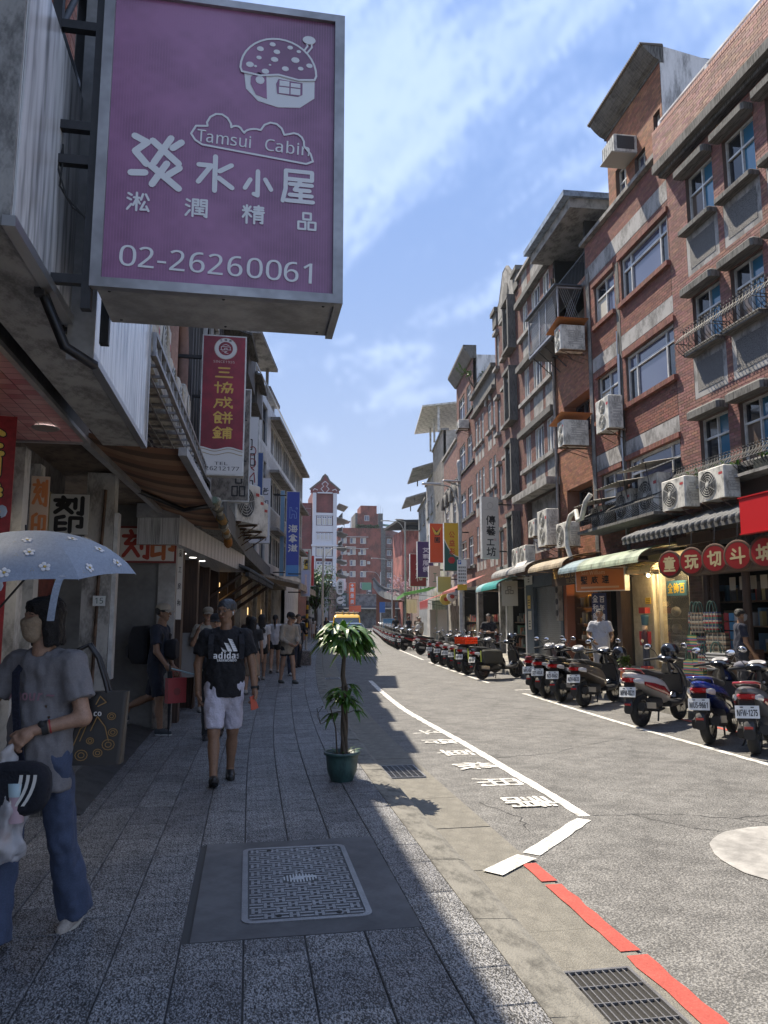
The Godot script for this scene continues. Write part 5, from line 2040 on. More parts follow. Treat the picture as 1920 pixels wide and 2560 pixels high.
func left_shops()->void:
	var s:=thing("shop_front","cluttered shop front with dark wall, posts and old posters under the checked soffit","shop front",V(-2.2,0,-5.0),left_turn(0))
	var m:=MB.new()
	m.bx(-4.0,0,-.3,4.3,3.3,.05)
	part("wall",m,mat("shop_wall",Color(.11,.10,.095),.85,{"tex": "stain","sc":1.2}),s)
	for q in [[.7,.30,.46],[1.5,.26,.40],[2.2,.2,.34]]:
		m=MB.new()
		m.bx(q[0],0,.05,q[0]+.16,2.95,q[1]+.12)
		part("post",m,mats.plaster,s)
	m=MB.new()
	m.bx(-3.0,0,.05,.5,.85,.55)
	part("counter",m,mat("counter",Color(.20,.19,.18),.6,{"tex": "stain","sc":1.0}),s)
	m=MB.new()
	m.bx(2.75,.0,.05,4.0,2.9,.10)
	part("yellow_wall",m,mat("old_yellow",Color(.30,.24,.12),.8,{"tex": "stain","sc":1.2}),s)
	m=MB.new()
	m.bx(2.7,1.35,.10,3.75,2.3,.125)
	part("red_board",m,mat("old_red",Color(.16,.035,.025),.7,{"tex": "stain","sc":2.0}),s)
	for i in 2:
		var y:float=[2.02,.92][i]
		var bn:=thing("sale_banner",["red and yellow sale banner hanging above the flowered umbrella","red and yellow sale banner behind the woman, below the umbrella"][i],"banner",V(-1.80,y,-5.45),.12,"sale banners of the left shop")
		m=MB.new()
		m.bx(-.19,0,-.006,.2,.92,.006)
		part("sheet",m,mat("banner_red",Color(.36,.025,.03),.5,{"tex": "grime","sc":3.0}),bn)
		for k in 4:
			for lay in 2:
				chars(bn,"全面特價"[k],V(-.13,.70-k*.2,.008+.003*lay),W(.26,.17),Vector2.ZERO,.052 if lay==0 else .036,mats.ink if lay==0 else pm(.75,.55,.10,.5))
		m=MB.new()
		for k in 5:
			m.ball(V(RR(-.16,.16),.06+.2*k,.007),V(.035,.045,.003),BI,8)
		part("balloon_print",m,pm(.35,.42,.5),bn,"stuff")
	sign_flat("engraving_sign","square white sign with black brush characters by the left shop entry",V(-1.91,2.45,-8.5),.02,.40,.43,pm(.50,.50,.47,.5),[["刻",W(-.16,.21),W(.32,.19),.045],["印",W(-.16,.02),W(.32,.18),.042]],mats.ink)
	sign_flat("engraving_sign","narrow wooden sign with orange characters hanging on a post",V(-1.82,2.2,-7.0),.15,.15,.60,pm(.50,.36,.25,.6),[["刻",W(-.06,.33),W(.12,.24),.026],["印",W(-.06,.04),W(.12,.24),.026]],pm(.50,.16,.04,.6))
	var kb:=sign_flat("engraving_sign","wide white sign with red characters and a red border on the grey wall",V(-1.46,2.36,-11.42),-.02,.82,.53,pm(.17,.03,.025,.6),[],mats.ink)
	m=MB.new()
	m.bx(-.38,.03,.0,.38,.50,.014)
	part("field",m,pm(.52,.48,.43,.5),kb)
	chars(kb,"刻",V(-.36,.05,.016),W(.40,.42),Vector2.ZERO,.055,pm(.30,.035,.02,.6))
	chars(kb,"印",V(.03,.05,.016),W(.36,.42),Vector2.ZERO,.060,pm(.36,.10,.03,.6))
	var g:=thing("shop_wall","plain grey end wall below the red bordered sign","wall",V(-1.5,0,-11.55),0)
	m=MB.new()
	m.bx(-1.2,.0,-.2,.44,3.25,.0)
	part("plaster",m,mat("grey_plain",Color(.20,.195,.185),.6,{"tex": "grime","sc":.4}),g)
	m=MB.new()
	m.bx(.2,.02,.0,.445,2.9,.05)
	part("pilaster",m,mat("white_panel",Color(.46,.44,.41),.35,{"tex": "grime","sc":.6}),g)
	m=MB.new()
	m.bx(.195,.02,.0,.455,.55,.06)
	part("plinth",m,mat("marble",Color(.30,.26,.22),.25,{"tex": "stain","sc":1.5}),g)
	m=MB.new()
	m.bx(-.1,3.0,.0,.5,3.2,.35)
	part("cable_tray",m,mats.grey_alu,g)
	sign_flat("narrow_sign","tall narrow white sign with small dark figures at the grey wall's edge",V(-1.04,1.55,-11.95),.5,.09,1.15,pm(.5,.48,.44,.5),[["品",W(-.025,.95),W(.05,.1),.008],["工",W(-.025,.7),W(.05,.1),.008],["房",W(-.025,.45),W(.05,.1),.008],["和",W(-.025,.2),W(.05,.1),.008]],mats.ink)
	var pl:=thing("shop_pillar","stained white plaster pillar with pipes between the two left shops","pillar",V(-1.66,0,-8.9),0)
	m=MB.new()
	m.bx(-.16,0,-.25,.14,3.2,.0)
	part("shaft",m,mats.plaster,pl)
	m=MB.new()
	m.tube([V(.05,3.0,.03),V(.02,2.0,.03),V(.0,.2,.03)],.018,.018,6)
	part("pipe",m,mats.rust,pl)
	m=MB.new()
	m.bx(.145,.9,-.2,.19,2.75,-.03)
	part("white_trim",m,mats.white_alu,pl)
	var np:=sign_flat("house_number","small white house number plate on the plaster pillar",V(-1.62,1.70,-8.85),.1,.13,.11,pm(.62,.64,.62,.4),[],mats.ink)
	latin(np,"15",V(0,.055,.009),.06,pm(.02,.08,.06),BI,false)
	var st:=thing("threshold","worn stone threshold with metal strips in front of the left shops","threshold",V(-1.62,0,-9.3),left_turn(0))
	m=MB.new()
	m.bx(-2.6,-.02,-.5,2.2,.10,.03)
	part("step",m,mats.concrete_dark,st)
	m=MB.new()
	m.quad(V(-2.6,.004,.34),V(2.2,.004,.34),V(2.2,.10,.032),V(-2.6,.10,.032))
	part("ramp",m,mat("ramp_plate",Color(.09,.09,.09),.4,{"metal":.4,"tex": "stain","sc":2.0}),st)
	var ez:=thing("easel_board","folding easel board leaning outside the second left shop","easel",V(-.98,0,-13.6),.5)
	m=MB.new()
	for x in [-.24,.24]:
		m.tube([V(x,0,.15),V(x*.7,1.45,-.05)],.02,.02,4)
		m.tube([V(x,0,-.35),V(x*.7,1.4,-.06)],.02,.02,4)
	part("leg",m,mats.wood_dark,ez,"stuff")
	m=MB.new()
	m.boxb(V(0,.95,.04),V(.44,.75,.02),Basis(Vector3.RIGHT,-.14))
	part("board",m,pm(.16,.15,.14,.7),ez)
	var f2:=thing("canopy_board","white canopy board running along the shops beyond the grey wall","awning",V(-1.0,2.62,-11.2),left_turn(7.8))
	m=MB.new()
	m.bx(0,0,-.6,6.6,.46,.0)
	part("board",m,mat("canopy_white",Color(.60,.61,.62),.4,{"tex": "streak","sc":V(3,.5,3)}),f2)
	for i in 4:
		var dk:=MB.new()
		dk.lathe(V(.8+i*.8,-.001,-.3),[W(0,0),W(.06,0),W(.06,-.006),W(0,-.006)],12)
		part("spot_lens",dk,mat("lamp_glow",Color.WHITE),f2)
	var roof_t:=thing("tiled_canopy","dark grey tiled canopy roof over the shops past the white board","awning",V(-.28,2.72,-16.8),left_turn(6.0))
	m=MB.new()
	for i in 3:
		m.quad(V(i*2.4,.35,-.9),V(i*2.4,-.15,.25),V(i*2.4+2.3,-.15,.25),V(i*2.4+2.3,.35,-.9))
		m.bx(i*2.4,-.25,.2,i*2.4+2.3,-.15,.28)
	part("deck",m,mats.dark_in,roof_t)
	m=MB.new()
	for i in 30:
		m.tube([V(i*.24+.1,.39,-.9),V(i*.24+.1,-.11,.30)],.045,.045,6)
	part("tile",m,mat("tile_dark",Color(.085,.09,.095),.6,{"tex": "stain","sc":2.0}),roof_t,"stuff")
	m=MB.new()
	for i in 4:
		m.tube([V(i*2.3+.2,-.9,-.9),V(i*2.3+.2,-.2,.1)],.05,.05,5)
	part("strut",m,mats.wood_dark,roof_t)
	var names:=["dark timber shop front under the white canopy board","dim shop front under the tiled canopy with lit shelves","shop front with a pale post and pink panel past the tiled canopy","beige shop front beneath the pale awning","shadowed shop front before the yellow and black pole"]
	for i in 5:
		var z:=-12.2-i*6.0
		var x:=kerb(z)-2.6
		var x2:=kerb(z-6.0)-2.6
		var f:=thing("shop_front",names[i],"shop front",V(x,0,z),left_turn(rad_to_deg(atan2(x2-x,6.0))))
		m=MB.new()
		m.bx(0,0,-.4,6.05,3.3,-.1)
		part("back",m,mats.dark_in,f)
		m=MB.new()
		m.bx(.0,3.0,-.5,6.05,3.4,.9)
		part("soffit",m,mats.concrete_dark,f)
		for k in 3:
			m=MB.new()
			m.bx(k*2.0,0,-.1,k*2.0+.25,3.0,.25)
			part("post",m,[mats.wood_dark,mats.wood_dark,mats.plaster,mats.plaster,mats.concrete][i],f)
			m=MB.new()
			m.bx(k*2.0+.35,.4,-.1,k*2.0+1.9,1.0,.1)
			part("counter",m,[mats.wood_mid,mats.wood_dark,pm(.4,.16,.17),pm(.42,.36,.27),mats.wood_dark][i],f)
			m=MB.new()
			for q in 3:
				m.bx(k*2.0+.45+q*.5,1.5,-.1,k*2.0+.8+q*.5,2.1,.0)
			part("poster",m,[pm(.3,.27,.22),pm(.36,.3,.18),pm(.45,.42,.36),pm(.5,.42,.28),pm(.2,.22,.25)][(i+k)%5],f,"stuff")
		if i>0:
			m=MB.new()
			m.bx(1.0,2.2,-.09,1.25,2.45,.15)
			m.bx(3.0,1.7,-.09,3.12,1.95,.2)
			part("lit_lantern",m,mat("lantern_glow",Color(.7,.45,.2),.5,{"emit":Color(1.0,.62,.25),"power":1.1}),f)
	var pa:=thing("canvas_awning","pale beige canopy over the shops below the blue sign","awning",V(.55,2.75,-24.8),left_turn(8.5))
	m=MB.new()
	m.boxb(V(4,.1,.35),V(8,.08,1.5),Basis(Vector3.RIGHT,.22))
	m.bx(0,-.25,1.05,8,-.05,1.1)
	part("sheet",m,mat("beige_sheet",Color(.44,.37,.30),.7,{"tex": "stain","sc":.8}),pa)
func sign_flat(called:String,label:String,at:Vector3,turn:float,w:float,h:float,face:Material,texts:Array,ink:Material)->Node3D:
	var s:=thing(called,label,"sign",at,turn)
	var m:=MB.new()
	m.bx(-w/2,0,-.012,w/2,h,.006)
	part("board",m,face,s)
	for t in texts:
		chars(s,t[0],V(t[1].x,t[1].y,.008),t[2],Vector2.ZERO,t[3],ink)
	return s
func left_signs()->void:
	var s:=sign_box("hanging_sign","tall red cake shop sign with gold characters and a white wavy foot",V(-.47,3.77,-12),.0,.69,2.27,.22,mat("sign_red",Color(.26,.012,.03),.4,{"tex": "grime","sc":.6}))
	var gold:=pm(.56,.36,.07,.5)
	var wht:=mat("sign_white2",Color(.56,.55,.54),.5)
	for k in 5:
		chars(s,"三協成餅鋪"[k],V(-.145,1.56-k*.245,.117),W(.30,.19),Vector2.ZERO,.026,gold)
	var m:=MB.new()
	var wave:=[W(.325,.02),W(.325,.42)]
	for k in 15:
		var x:=.325-.65*k/14.0
		wave.append(W(x,.43+.022*sin(x*14.0)))
	wave.append(W(-.325,.02))
	m.prism(wave,.11,.1165)
	part("white_foot",m,wht,s)
	m=MB.new()
	for j in 2:
		var wl:=[]
		for k in 22:
			var x:=-.32+.64*k/21.0
			wl.append(W(x,.40-j*.06+.022*sin(x*14.0)))
		stroke(m,wl,.012,.1175)
	part("wave_line",m,pm(.30,.24,.14),s,"stuff")
	latin(s,"TEL",V(.0,.185,.118),.045,mats.ink,BI,false,.2)
	latin(s,"26212177",V(.02,.105,.118),.06,mats.ink,BI,false,.52)
	latin(s,"SINCE1935",V(.0,1.83,.117),.036,pm(.5,.38,.33),BI,false,.33)
	for q in [[.178,pm(.42,.38,.32),.1165],[.168,wht,.118],[.112,mats.sign_red,.1195]]:
		m=MB.new()
		var o:=[]
		for k in 28:
			o.append(W(.02+cos(TAU*k/28)*q[0],2.05+sin(TAU*k/28)*q[0]))
		m.prism(o,.11,q[2])
		part("roundel",m,q[1],s)
	m=MB.new()
	for q in [[W(-.06,2.03),W(.10,2.03)],[W(-.05,2.03),W(-.05,2.08),W(.09,2.08),W(.09,2.03)],[W(-.03,2.1),W(.02,2.12),W(.07,2.1)],[W(.0,2.03),W(.0,2.055),W(.04,2.055),W(.04,2.03)],[W(-.04,2.01),W(.04,2.0),W(.0,1.98),W(.06,1.97)]]:
		stroke(m,q,.008,.1205)
	part("roundel_drawing",m,wht,s)
	for k in 3:
		chars(s,"三協成"[k],V(-.075+k*.07,2.165+(.012 if k==1 else .0),.12),W(.042,.034),Vector2.ZERO,.006,mats.ink)
	m=MB.new()
	for y in [.3,1.9]:
		m.bx(-.75,y,-.03,-.34,y+.05,.03)
	part("arm",m,mats.steel_black,s)
	var rows:=[
		["faded mossy notice board sign below the red cake shop sign",-13.2,-.36,3.55,.66,2.0,mat("old_sign",Color(.26,.24,.21),.8,{"tex": "stain","sc":2.4}),"房工品",mats.ink,0],
		["white sign with a drawn crayfish between the notice board and the blue sign",-15.5,-.19,3.70,.64,1.97,pm(.56,.56,.57,.4),"品用",mats.ink,0],
		["deep blue sign with white letters partly hidden by white signs",-18.0,.0,3.60,.56,1.88,pm(.015,.055,.20,.35),"",wht,0],
		["white bakery sign with dark brush characters and a founding year",-21.0,.24,3.60,.60,1.82,pm(.55,.55,.60,.4),"老和工坊房",pm(.05,.05,.06),0],
		["pale sky blue banner sign edged between the white bakery sign and the royal blue sign",-29.0,1.2,3.15,.18,3.28,pm(.20,.36,.52,.4),"",wht,0],
		["royal blue sign with three white characters over a light blue foot",-28.0,1.55,3.08,.50,3.15,pm(.012,.035,.30,.35),"",wht,0],
		["white and yellow sign with black brush characters beyond the royal blue sign",-42.0,3.10,3.3,.52,2.08,pm(.55,.54,.50,.4),"",mats.ink,0],
		["thin red sign beside the white and yellow sign",-46.0,3.77,3.5,.2,1.85,pm(.40,.02,.02,.4),"",wht,0],
		["lavender picture sign with a lighthouse below the royal blue sign",-27.4,2.0,2.35,.34,.95,pm(.34,.36,.52,.4),"",wht,0],
	]
	for r in rows:
		var b:=sign_box("hanging_sign",r[0],V(r[2],r[3],r[1]),.0,r[4],r[5],.16,r[6])
		var n:int=r[7].length()
		for k in n:
			chars(b,r[7][k],V(r[4]*.04,r[5]*(.9-.86*(k+1)/n),.088),W(r[4]*.36,r[5]*.6/n),Vector2.ZERO,r[4]*.035,r[8])
		var ar:=MB.new()
		for y in [.15,r[5]-.15]:
			ar.bx(-r[4]/2-.45,y-.02,-.03,-r[4]/2-.002,y+.02,.03)
		part("arm",ar,mats.steel_black,b)
		if r[1]==-18.0:
			latin(b,"SA",V(-.02,.3,.09),.2,wht,Basis(V(0,0,1),PI/2),true)
		if r[1]==-21.0:
			latin(b,"1964",V(.05,.12,.09),.05,mats.ink)
		if r[1]==-15.5:
			var cf:=MB.new()
			for q in [[W(.12,.35),W(.16,.7),W(.24,.8),W(.26,.6)],[W(.14,.3),W(.22,.1),W(.26,.15)],[W(.18,.9),W(.24,.85)]]:
				stroke(cf,q,.02,.09)
			for q in [[.2,1.25],[.2,1.0]]:
				var o:=[]
				for k in 14:
					o.append(W(q[0]+cos(TAU*k/14)*.07,q[1]+sin(TAU*k/14)*.09))
				o.append(o[0])
				stroke(cf,o,.018,.091)
			part("crayfish_drawing",cf,pm(.22,.02,.025),b)
		if r[1]==-28.0:
			for k in 3:
				chars(b,"海拿滋"[k],V(-.155,1.62-k*.36,.088),W(.32,.28),Vector2.ZERO,.042,wht)
			var ft:=MB.new()
			ft.quad(V(-.23,.02,.087),V(.23,.02,.087),V(.23,.42,.087),V(-.23,.42,.087))
			part("light_foot",ft,pm(.07,.22,.48,.4),b)
			ft=MB.new()
			stroke(ft,[W(-.12,2.15),W(-.12,2.55),W(-.06,2.55),W(-.04,2.42),W(.06,2.42),W(.12,2.35),W(.12,2.15),W(.05,2.15),W(.04,2.3),W(-.04,2.3),W(-.05,2.15),W(-.12,2.15)],.012,.089)
			var o:=[]
			for k in 10:
				o.append(W(.13+cos(TAU*k/9)*.03,2.52+sin(TAU*k/9)*.03))
			stroke(ft,o,.01,.089)
			part("logo_outline",ft,pm(.25,.38,.7),b)
		if r[1]==-42.0:
			var ys:=MB.new()
			ys.quad(V(-.12,.1,.086),V(.2,.1,.086),V(.2,1.5,.086),V(-.12,1.5,.086))
			part("yellow_field",ys,pm(.60,.42,.05),b)
			chars(b,"老",V(-.18,1.12,.088),W(.36,.36),Vector2.ZERO,.05,mats.ink)
			chars(b,"河",V(-.18,.64,.088),W(.36,.36),Vector2.ZERO,.05,mats.ink)
			chars(b,"金",V(-.18,.16,.088),W(.36,.36),Vector2.ZERO,.05,mats.ink)
			var rd:=MB.new()
			rd.ball(V(0,1.78,.086),V(.15,.15,.004))
			part("roundel",rd,pm(.42,.03,.03),b)
		if r[1]==-27.4:
			var lh:=MB.new()
			lh.prism([W(-.06,.1),W(.08,.1),W(.03,.7),W(-.02,.7)],.084,.087)
			lh.bx(-.04,.7,.084,.05,.78,.088)
			part("lighthouse_drawing",lh,pm(.55,.42,.40),b)
	var sc:=thing("sign_scaffold","thin black scaffold of bars behind the blue signs","sign frame",V(.75,3.1,-28.3),left_turn(9.2))
	for i in 4:
		m=MB.new()
		m.bx(i*.9,0,-.02,i*.9+.04,3.4,.02)
		part("upright",m,mats.steel_black,sc)
	for y in [.4,1.5,2.6,3.3]:
		m=MB.new()
		m.bx(-.4,y,-.4,3.2,y+.035,-.36)
		part("crossbar",m,mats.steel_black,sc)
	for q in [["long rounded white sign with black characters far down the left side",7.36,3.5,.62,1.25],["round white sign with a black fish below the rounded sign",7.37,2.83,.6,.52]]:
		var rs:=thing("rounded_sign",q[0],"sign",V(q[1],q[2],-62.0),0)
		m=MB.new()
		var o:=[]
		for k in 12:
			var a:=PI*k/11
			o.append(W(cos(a)*q[3]/2,q[4]-q[3]/2+sin(a)*q[3]/2))
		for k in 12:
			var a:=PI+PI*k/11
			o.append(W(cos(a)*q[3]/2,q[3]/2+sin(a)*q[3]/2) if q[4]>.6 else W(cos(a)*q[3]/2,q[4]-q[3]/2+sin(a)*q[3]/2))
		m.prism(o,-.08,.08)
		part("plate",m,pm(.62,.64,.68,.4),rs)
		if q[4]>.6:
			for k in 3:
				chars(rs,"金飾坊"[k],V(-.16,.8-k*.32,.085),W(.32,.26),Vector2.ZERO,.04,mats.ink)
		else:
			m=MB.new()
			m.prism([W(-.22,.2),W(-.05,.28),W(.12,.3),W(.22,.36),W(.18,.22),W(.0,.17)],.081,.086)
			part("fish_drawing",m,mats.ink,rs)
		m=MB.new()
		m.bx(-.9,q[4]/2-.03,-.03,-.31,q[4]/2+.03,.03)
		part("arm",m,mats.steel_black,rs)
func far_end()->void:
	var t:=thing("museum_tower","slender brick and white tower with a curved gable far down the street","building",V(13.4,0,-165.0),.0)
	var wh:=mat("tower_white",Color(.52,.53,.56),.7)
	var br:=mat("tower_brick",Color(.20,.055,.05),.85,{"tex": "grime","sc":.3})
	var m:=MB.new()
	m.bx(0,0,-14,5.3,29.6,-.3)
	part("wall",m,br,t)
	m=MB.new()
	m.bx(-5.5,0,-12,-.05,27.0,-2.0)
	part("side_wing",m,br,t)
	bar_rail(t,-5.4,-.2,24.2,1.6,-1.8,.45,wh)
	for x in [[.0,.75],[4.5,5.3]]:
		m=MB.new()
		m.bx(x[0],6,-.3,x[1],29.0,.25)
		part("corner_pier",m,wh,t)
	for y in [[24.0,24.6],[20.4,21.8],[17.4,20.2],[14.6,15.0],[9.7,10.2],[6.2,6.8]]:
		m=MB.new()
		m.bx(.76,y[0],-.3,4.49,y[1],.05)
		part("band",m,wh,t)
	for q in [[21.9,23.9,3],[18.6,20.2,4],[15.1,17.2,2],[11.2,13.9,2],[7.2,9.4,2]]:
		var cw:float=3.5/q[2]
		for k in q[2]:
			window(t,[.85+k*cw+.06,q[0],.85+(k+1)*cw-.06,q[1]],[1,1],.25,[mats.glass_curtain,mats.glass_grey],wh,.1,.14)
	m=MB.new()
	m.bx(2.5,6.0,-.2,2.85,17.4,.16)
	part("centre_pier",m,wh,t)
	m=MB.new()
	m.bx(-.2,17.2,-.3,5.5,17.6,.5)
	part("string_course",m,wh,t)
	m=MB.new()
	m.prism([W(-.5,29.0),W(5.8,29.0),W(5.75,29.9),W(4.6,30.8),W(3.6,31.6),W(3.1,32.6),W(2.65,33.0),W(2.2,32.6),W(1.7,31.6),W(.7,30.8),W(-.45,29.9)],-.6,.15)
	part("gable",m,br,t)
	m=MB.new()
	m.tube([V(-.7,29.7,.1),V(.7,30.9,.1),V(1.7,31.7,.1),V(2.2,32.7,.1),V(2.65,33.15,.1),V(3.1,32.7,.1),V(3.6,31.7,.1),V(4.6,30.9,.1),V(6.0,29.7,.1)],.22,.22,6)
	part("gable_coping",m,mats.concrete_dark,t)
	m=MB.new()
	for s in [-1,1]:
		m.tube([V(2.65+.3*s,29.2,.2),V(2.65+.9*s,29.9,.2),V(2.65+.3*s,30.5,.2),V(2.65+.7*s,31.0,.2),V(2.65,31.6,.2)],.1,.1,5)
		m.tube([V(2.65+1.6*s,29.6,.2),V(2.65+2.3*s,29.9,.2),V(2.65+2.6*s,29.5,.2)],.1,.1,5)
	m.bx(1.0,28.9,.1,4.3,29.15,.25)
	part("scrollwork",m,wh,t)
	for k in 7:
		m=MB.new()
		m.bx(5.3,5.0+k*3.1,-10,6.7,5.2+k*3.1,-.5)
		m.bx(6.55,5.2+k*3.1,-10,6.7,6.2+k*3.1,-.5)
		part("balcony",m,mats.render_grey,t)
		m=MB.new()
		m.boxb(V(6.9,7.9+k*3.1,-4.5),V(2.2,.1,8),Basis(Vector3.FORWARD,.35))
		part("balcony_roof",m,mats.beige_sheet if k>4 else mats.concrete,t)
	var b:=thing("apartment_block","big red brick apartment block closing the far end of the street","building",V(24.6,0,-215.0),-.02)
	var rb:=mat("block_brick",Color(.25,.075,.05),.85,{"tex": "stain","sc":.12})
	var w:=MB.new()
	var ops:=[]
	for y in [22.9,19.7,16.5,13.3,10.1]:
		for x in [1.0,3.6,6.6]:
			ops.append([x,y,x+1.7,y+1.7])
	for y in [10.4,7.2]:
		ops.append([8.9,y,9.9,y+.8])
	wall(w,0,0,12.6,27.4,ops,.0,.3)
	part("wall",w,rb,b)
	m=MB.new()
	m.bx(.02,0,-20,12.58,27.2,-.3)
	part("core",m,rb,b)
	for o in ops:
		window(b,o,[1,1],.0,[mats.glass_grey,mats.glass_curtain,mats.glass_dark],mats.white_alu,-.1,.16)
	for y in [24.75,21.4]:
		m=MB.new()
		m.bx(.6,y,0,8.9,y+.12,.5)
		part("canopy",m,mats.white_alu,b)
	for q in [[2.9,19.5],[6.0,19.6],[.2,22.8],[8.6,17.0],[2.6,13.6],[8.8,10.2]]:
		m=MB.new()
		m.bx(q[0],q[1],.0,q[0]+.8,q[1]+.8,.6)
		part("window_unit",m,mats.ac_shell,b)
	m=MB.new()
	m.bx(12.6,0,-18,13.9,27.6,.15)
	part("grey_strip",m,mats.concrete_dark,b)
	m=MB.new()
	m.prism([W(13.9,0),W(18.4,0),W(18.4,26.2),W(13.9,27.4)],-18,-.4)
	part("side_wing",m,mat("block_side",Color(.20,.10,.085),.85,{"tex": "stain","sc":.15}),b)
	for y in [23.0,19.6,16.4,13.2,10.0,6.8]:
		for x in [14.4,16.4]:
			window(b,[x,y,x+1.3,y+1.5],[1,1],.0,[mats.glass_grey,mats.glass_dark],mats.white_alu,-.34,.14)
		m=MB.new()
		m.bx(14.0,y+1.9,-.4,18.3,y+2.0,.3)
		part("window_canopy",m,mats.concrete,b)
	m=MB.new()
	m.bx(5.3,27.2,-12,13.2,31.8,-1.0)
	part("stair_head",m,rb,b)
	m=MB.new()
	m.bx(6.9,31.8,-10,11.6,34.2,-1.6)
	part("water_tank_house",m,rb,b)
	m=MB.new()
	m.bx(12.0,27.2,-11,13.25,31.9,-.9)
	m.bx(5.25,27.2,-11,5.9,31.9,-.9)
	part("grey_quoin",m,mats.concrete_dark,b)
	window(b,[7.9,29.6,9.3,31.2],[1,1],.0,[mats.glass_grey],mats.white_alu,-.93,.14)
	m=MB.new()
	m.boxb(V(15.3,28.6,-3),V(4.6,.12,4),Basis(Vector3.FORWARD,.1))
	part("green_canopy",m,mat("teal_sheet",Color(.10,.34,.36),.4,{"back":Color(.3,.6,.6)}),b)
	m=MB.new()
	m.boxb(V(1.5,29.3,-6),V(5.5,.12,6),Basis(Vector3.FORWARD,-.18))
	for x in [.0,2.2,4.0]:
		m.bx(x,27.3,-3.2,x+.12,29.5,-3.05)
	part("roof_shelter",m,mats.dark_alu,b)
	m=MB.new()
	for x in [11.9,12.6,13.3]:
		m.tube([V(x,27.4,-1),V(x,34.8-(x-11.9)*.9,-1)],.04,.04,4)
	part("aerial",m,mats.silver,b)
	var gr:=MB.new()
	gr.tinted=true
	for i in 260:
		leaf(gr,V(RR(5.5,12.0),27.3+RR(0,1.0),RR(-.9,.2)),V(RR(-1,1),RR(0,1),RR(-1,1)).normalized(),.7,.2)
	part("roof_garden",gr,mats.leaf,b,"stuff")
	var rows:=[
		["orange pharmacy sign with a white cross at the street's end",15.9,3.7,1.05,3.4,-118.0,pm(.62,.09,.02,.4),"康是美"],
		["dark green upright sign beside the orange pharmacy sign",14.6,3.4,.95,2.2,-118.0,pm(.02,.05,.045,.5),"百年和"],
		["blank white and pink sign panel above the dark green sign",14.4,5.9,1.2,1.9,-119.0,pm(.6,.52,.52,.5),""],
		["wide orange fascia under the pharmacy sign",16.2,2.6,1.9,1.0,-117.0,pm(.58,.10,.04,.4),""],
		["green and white shop board near the foot of the brick block",24.6,7.6,2.0,1.6,-160.0,pm(.10,.26,.16,.5),""],
		["first of two black upright signs on the brick block's foot",31.5,4.6,1.5,6.2,-200.0,pm(.05,.035,.04,.5),"溫和坊服"],
		["second of two black upright signs on the brick block's foot, beside the grey strip",34.6,4.6,1.7,6.2,-200.0,pm(.06,.03,.035,.5),"金飾美房"],
	]
	for r in rows:
		var s:=sign_box("street_sign",r[0],V(r[1],r[2],r[5]),.0,r[3],r[4],.2,r[6],mats.concrete)
		var n:int=r[7].length()
		for k in n:
			chars(s,r[7][k],V(-r[3]*.3,r[4]*(.86-.82*(k+1)/n),.11),W(r[3]*.6,r[4]*.7/n*.85),Vector2.ZERO,r[3]*.075,wh)
		if r[7]=="康是美":
			var cr:=MB.new()
			cr.bx(-.25,2.95,.105,.25,3.1,.125)
			cr.bx(-.075,2.78,.105,.075,3.27,.127)
			part("cross",cr,wh,s)
	var fw:=plain_house("long dark arcade of shops across the far end of the street",W(12.0,-122.0),.0,16.0,5.4,mats.house_slate,3.0,0,null,[],3.6,3.0)
	var aw:=MB.new()
	aw.boxb(V(9,3.3,1.0),V(14,.1,2.2),Basis(Vector3.RIGHT,.2))
	part("awning",aw,mats.dark_alu,fw)
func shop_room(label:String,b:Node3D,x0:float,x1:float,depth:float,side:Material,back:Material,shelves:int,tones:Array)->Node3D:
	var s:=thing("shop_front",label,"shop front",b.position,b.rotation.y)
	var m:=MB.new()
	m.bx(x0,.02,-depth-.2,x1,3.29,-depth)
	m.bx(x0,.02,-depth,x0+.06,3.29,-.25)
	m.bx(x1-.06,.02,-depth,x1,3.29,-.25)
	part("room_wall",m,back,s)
	m=MB.new()
	m.bx(x0,.02,-.25,x0+.28,3.29,.02)
	part("pier",m,side,s)
	m=MB.new()
	m.bx(x1-.28,.02,-.25,x1,3.29,.02)
	part("pier",m,side,s)
	m=MB.new()
	m.bx(x0+.06,.1,-depth,x1-.06,.16,-.02)
	part("floor",m,mat("shop_tile",Color(.22,.2,.17),.5,{"tex": "grime","sc":1.0}),s)
	for k in shelves:
		var y:=.35+k*.52
		m=MB.new()
		m.bx(x0+.35,y,-.75,x1-.35,y+.03,-.3)
		part("shelf",m,mats.wood_mid,s)
		m=MB.new()
		m.tinted=true
		var x:=x0+.4
		while x<x1-.5:
			var w:=RR(.06,.16)
			var t:Color=tones[rng.randi()%tones.size()]
			m.col=t*RR(.6,1.2)
			m.bx(x,y+.03,-.7,x+w,y+.03+RR(.12,.4),-.32-rng.randf()*.15)
			x+=w+RR(.01,.06)
		part("goods",m,mat("goods",Color(1,1,1),.5,{"vc":true}),s,"stuff")
	return s
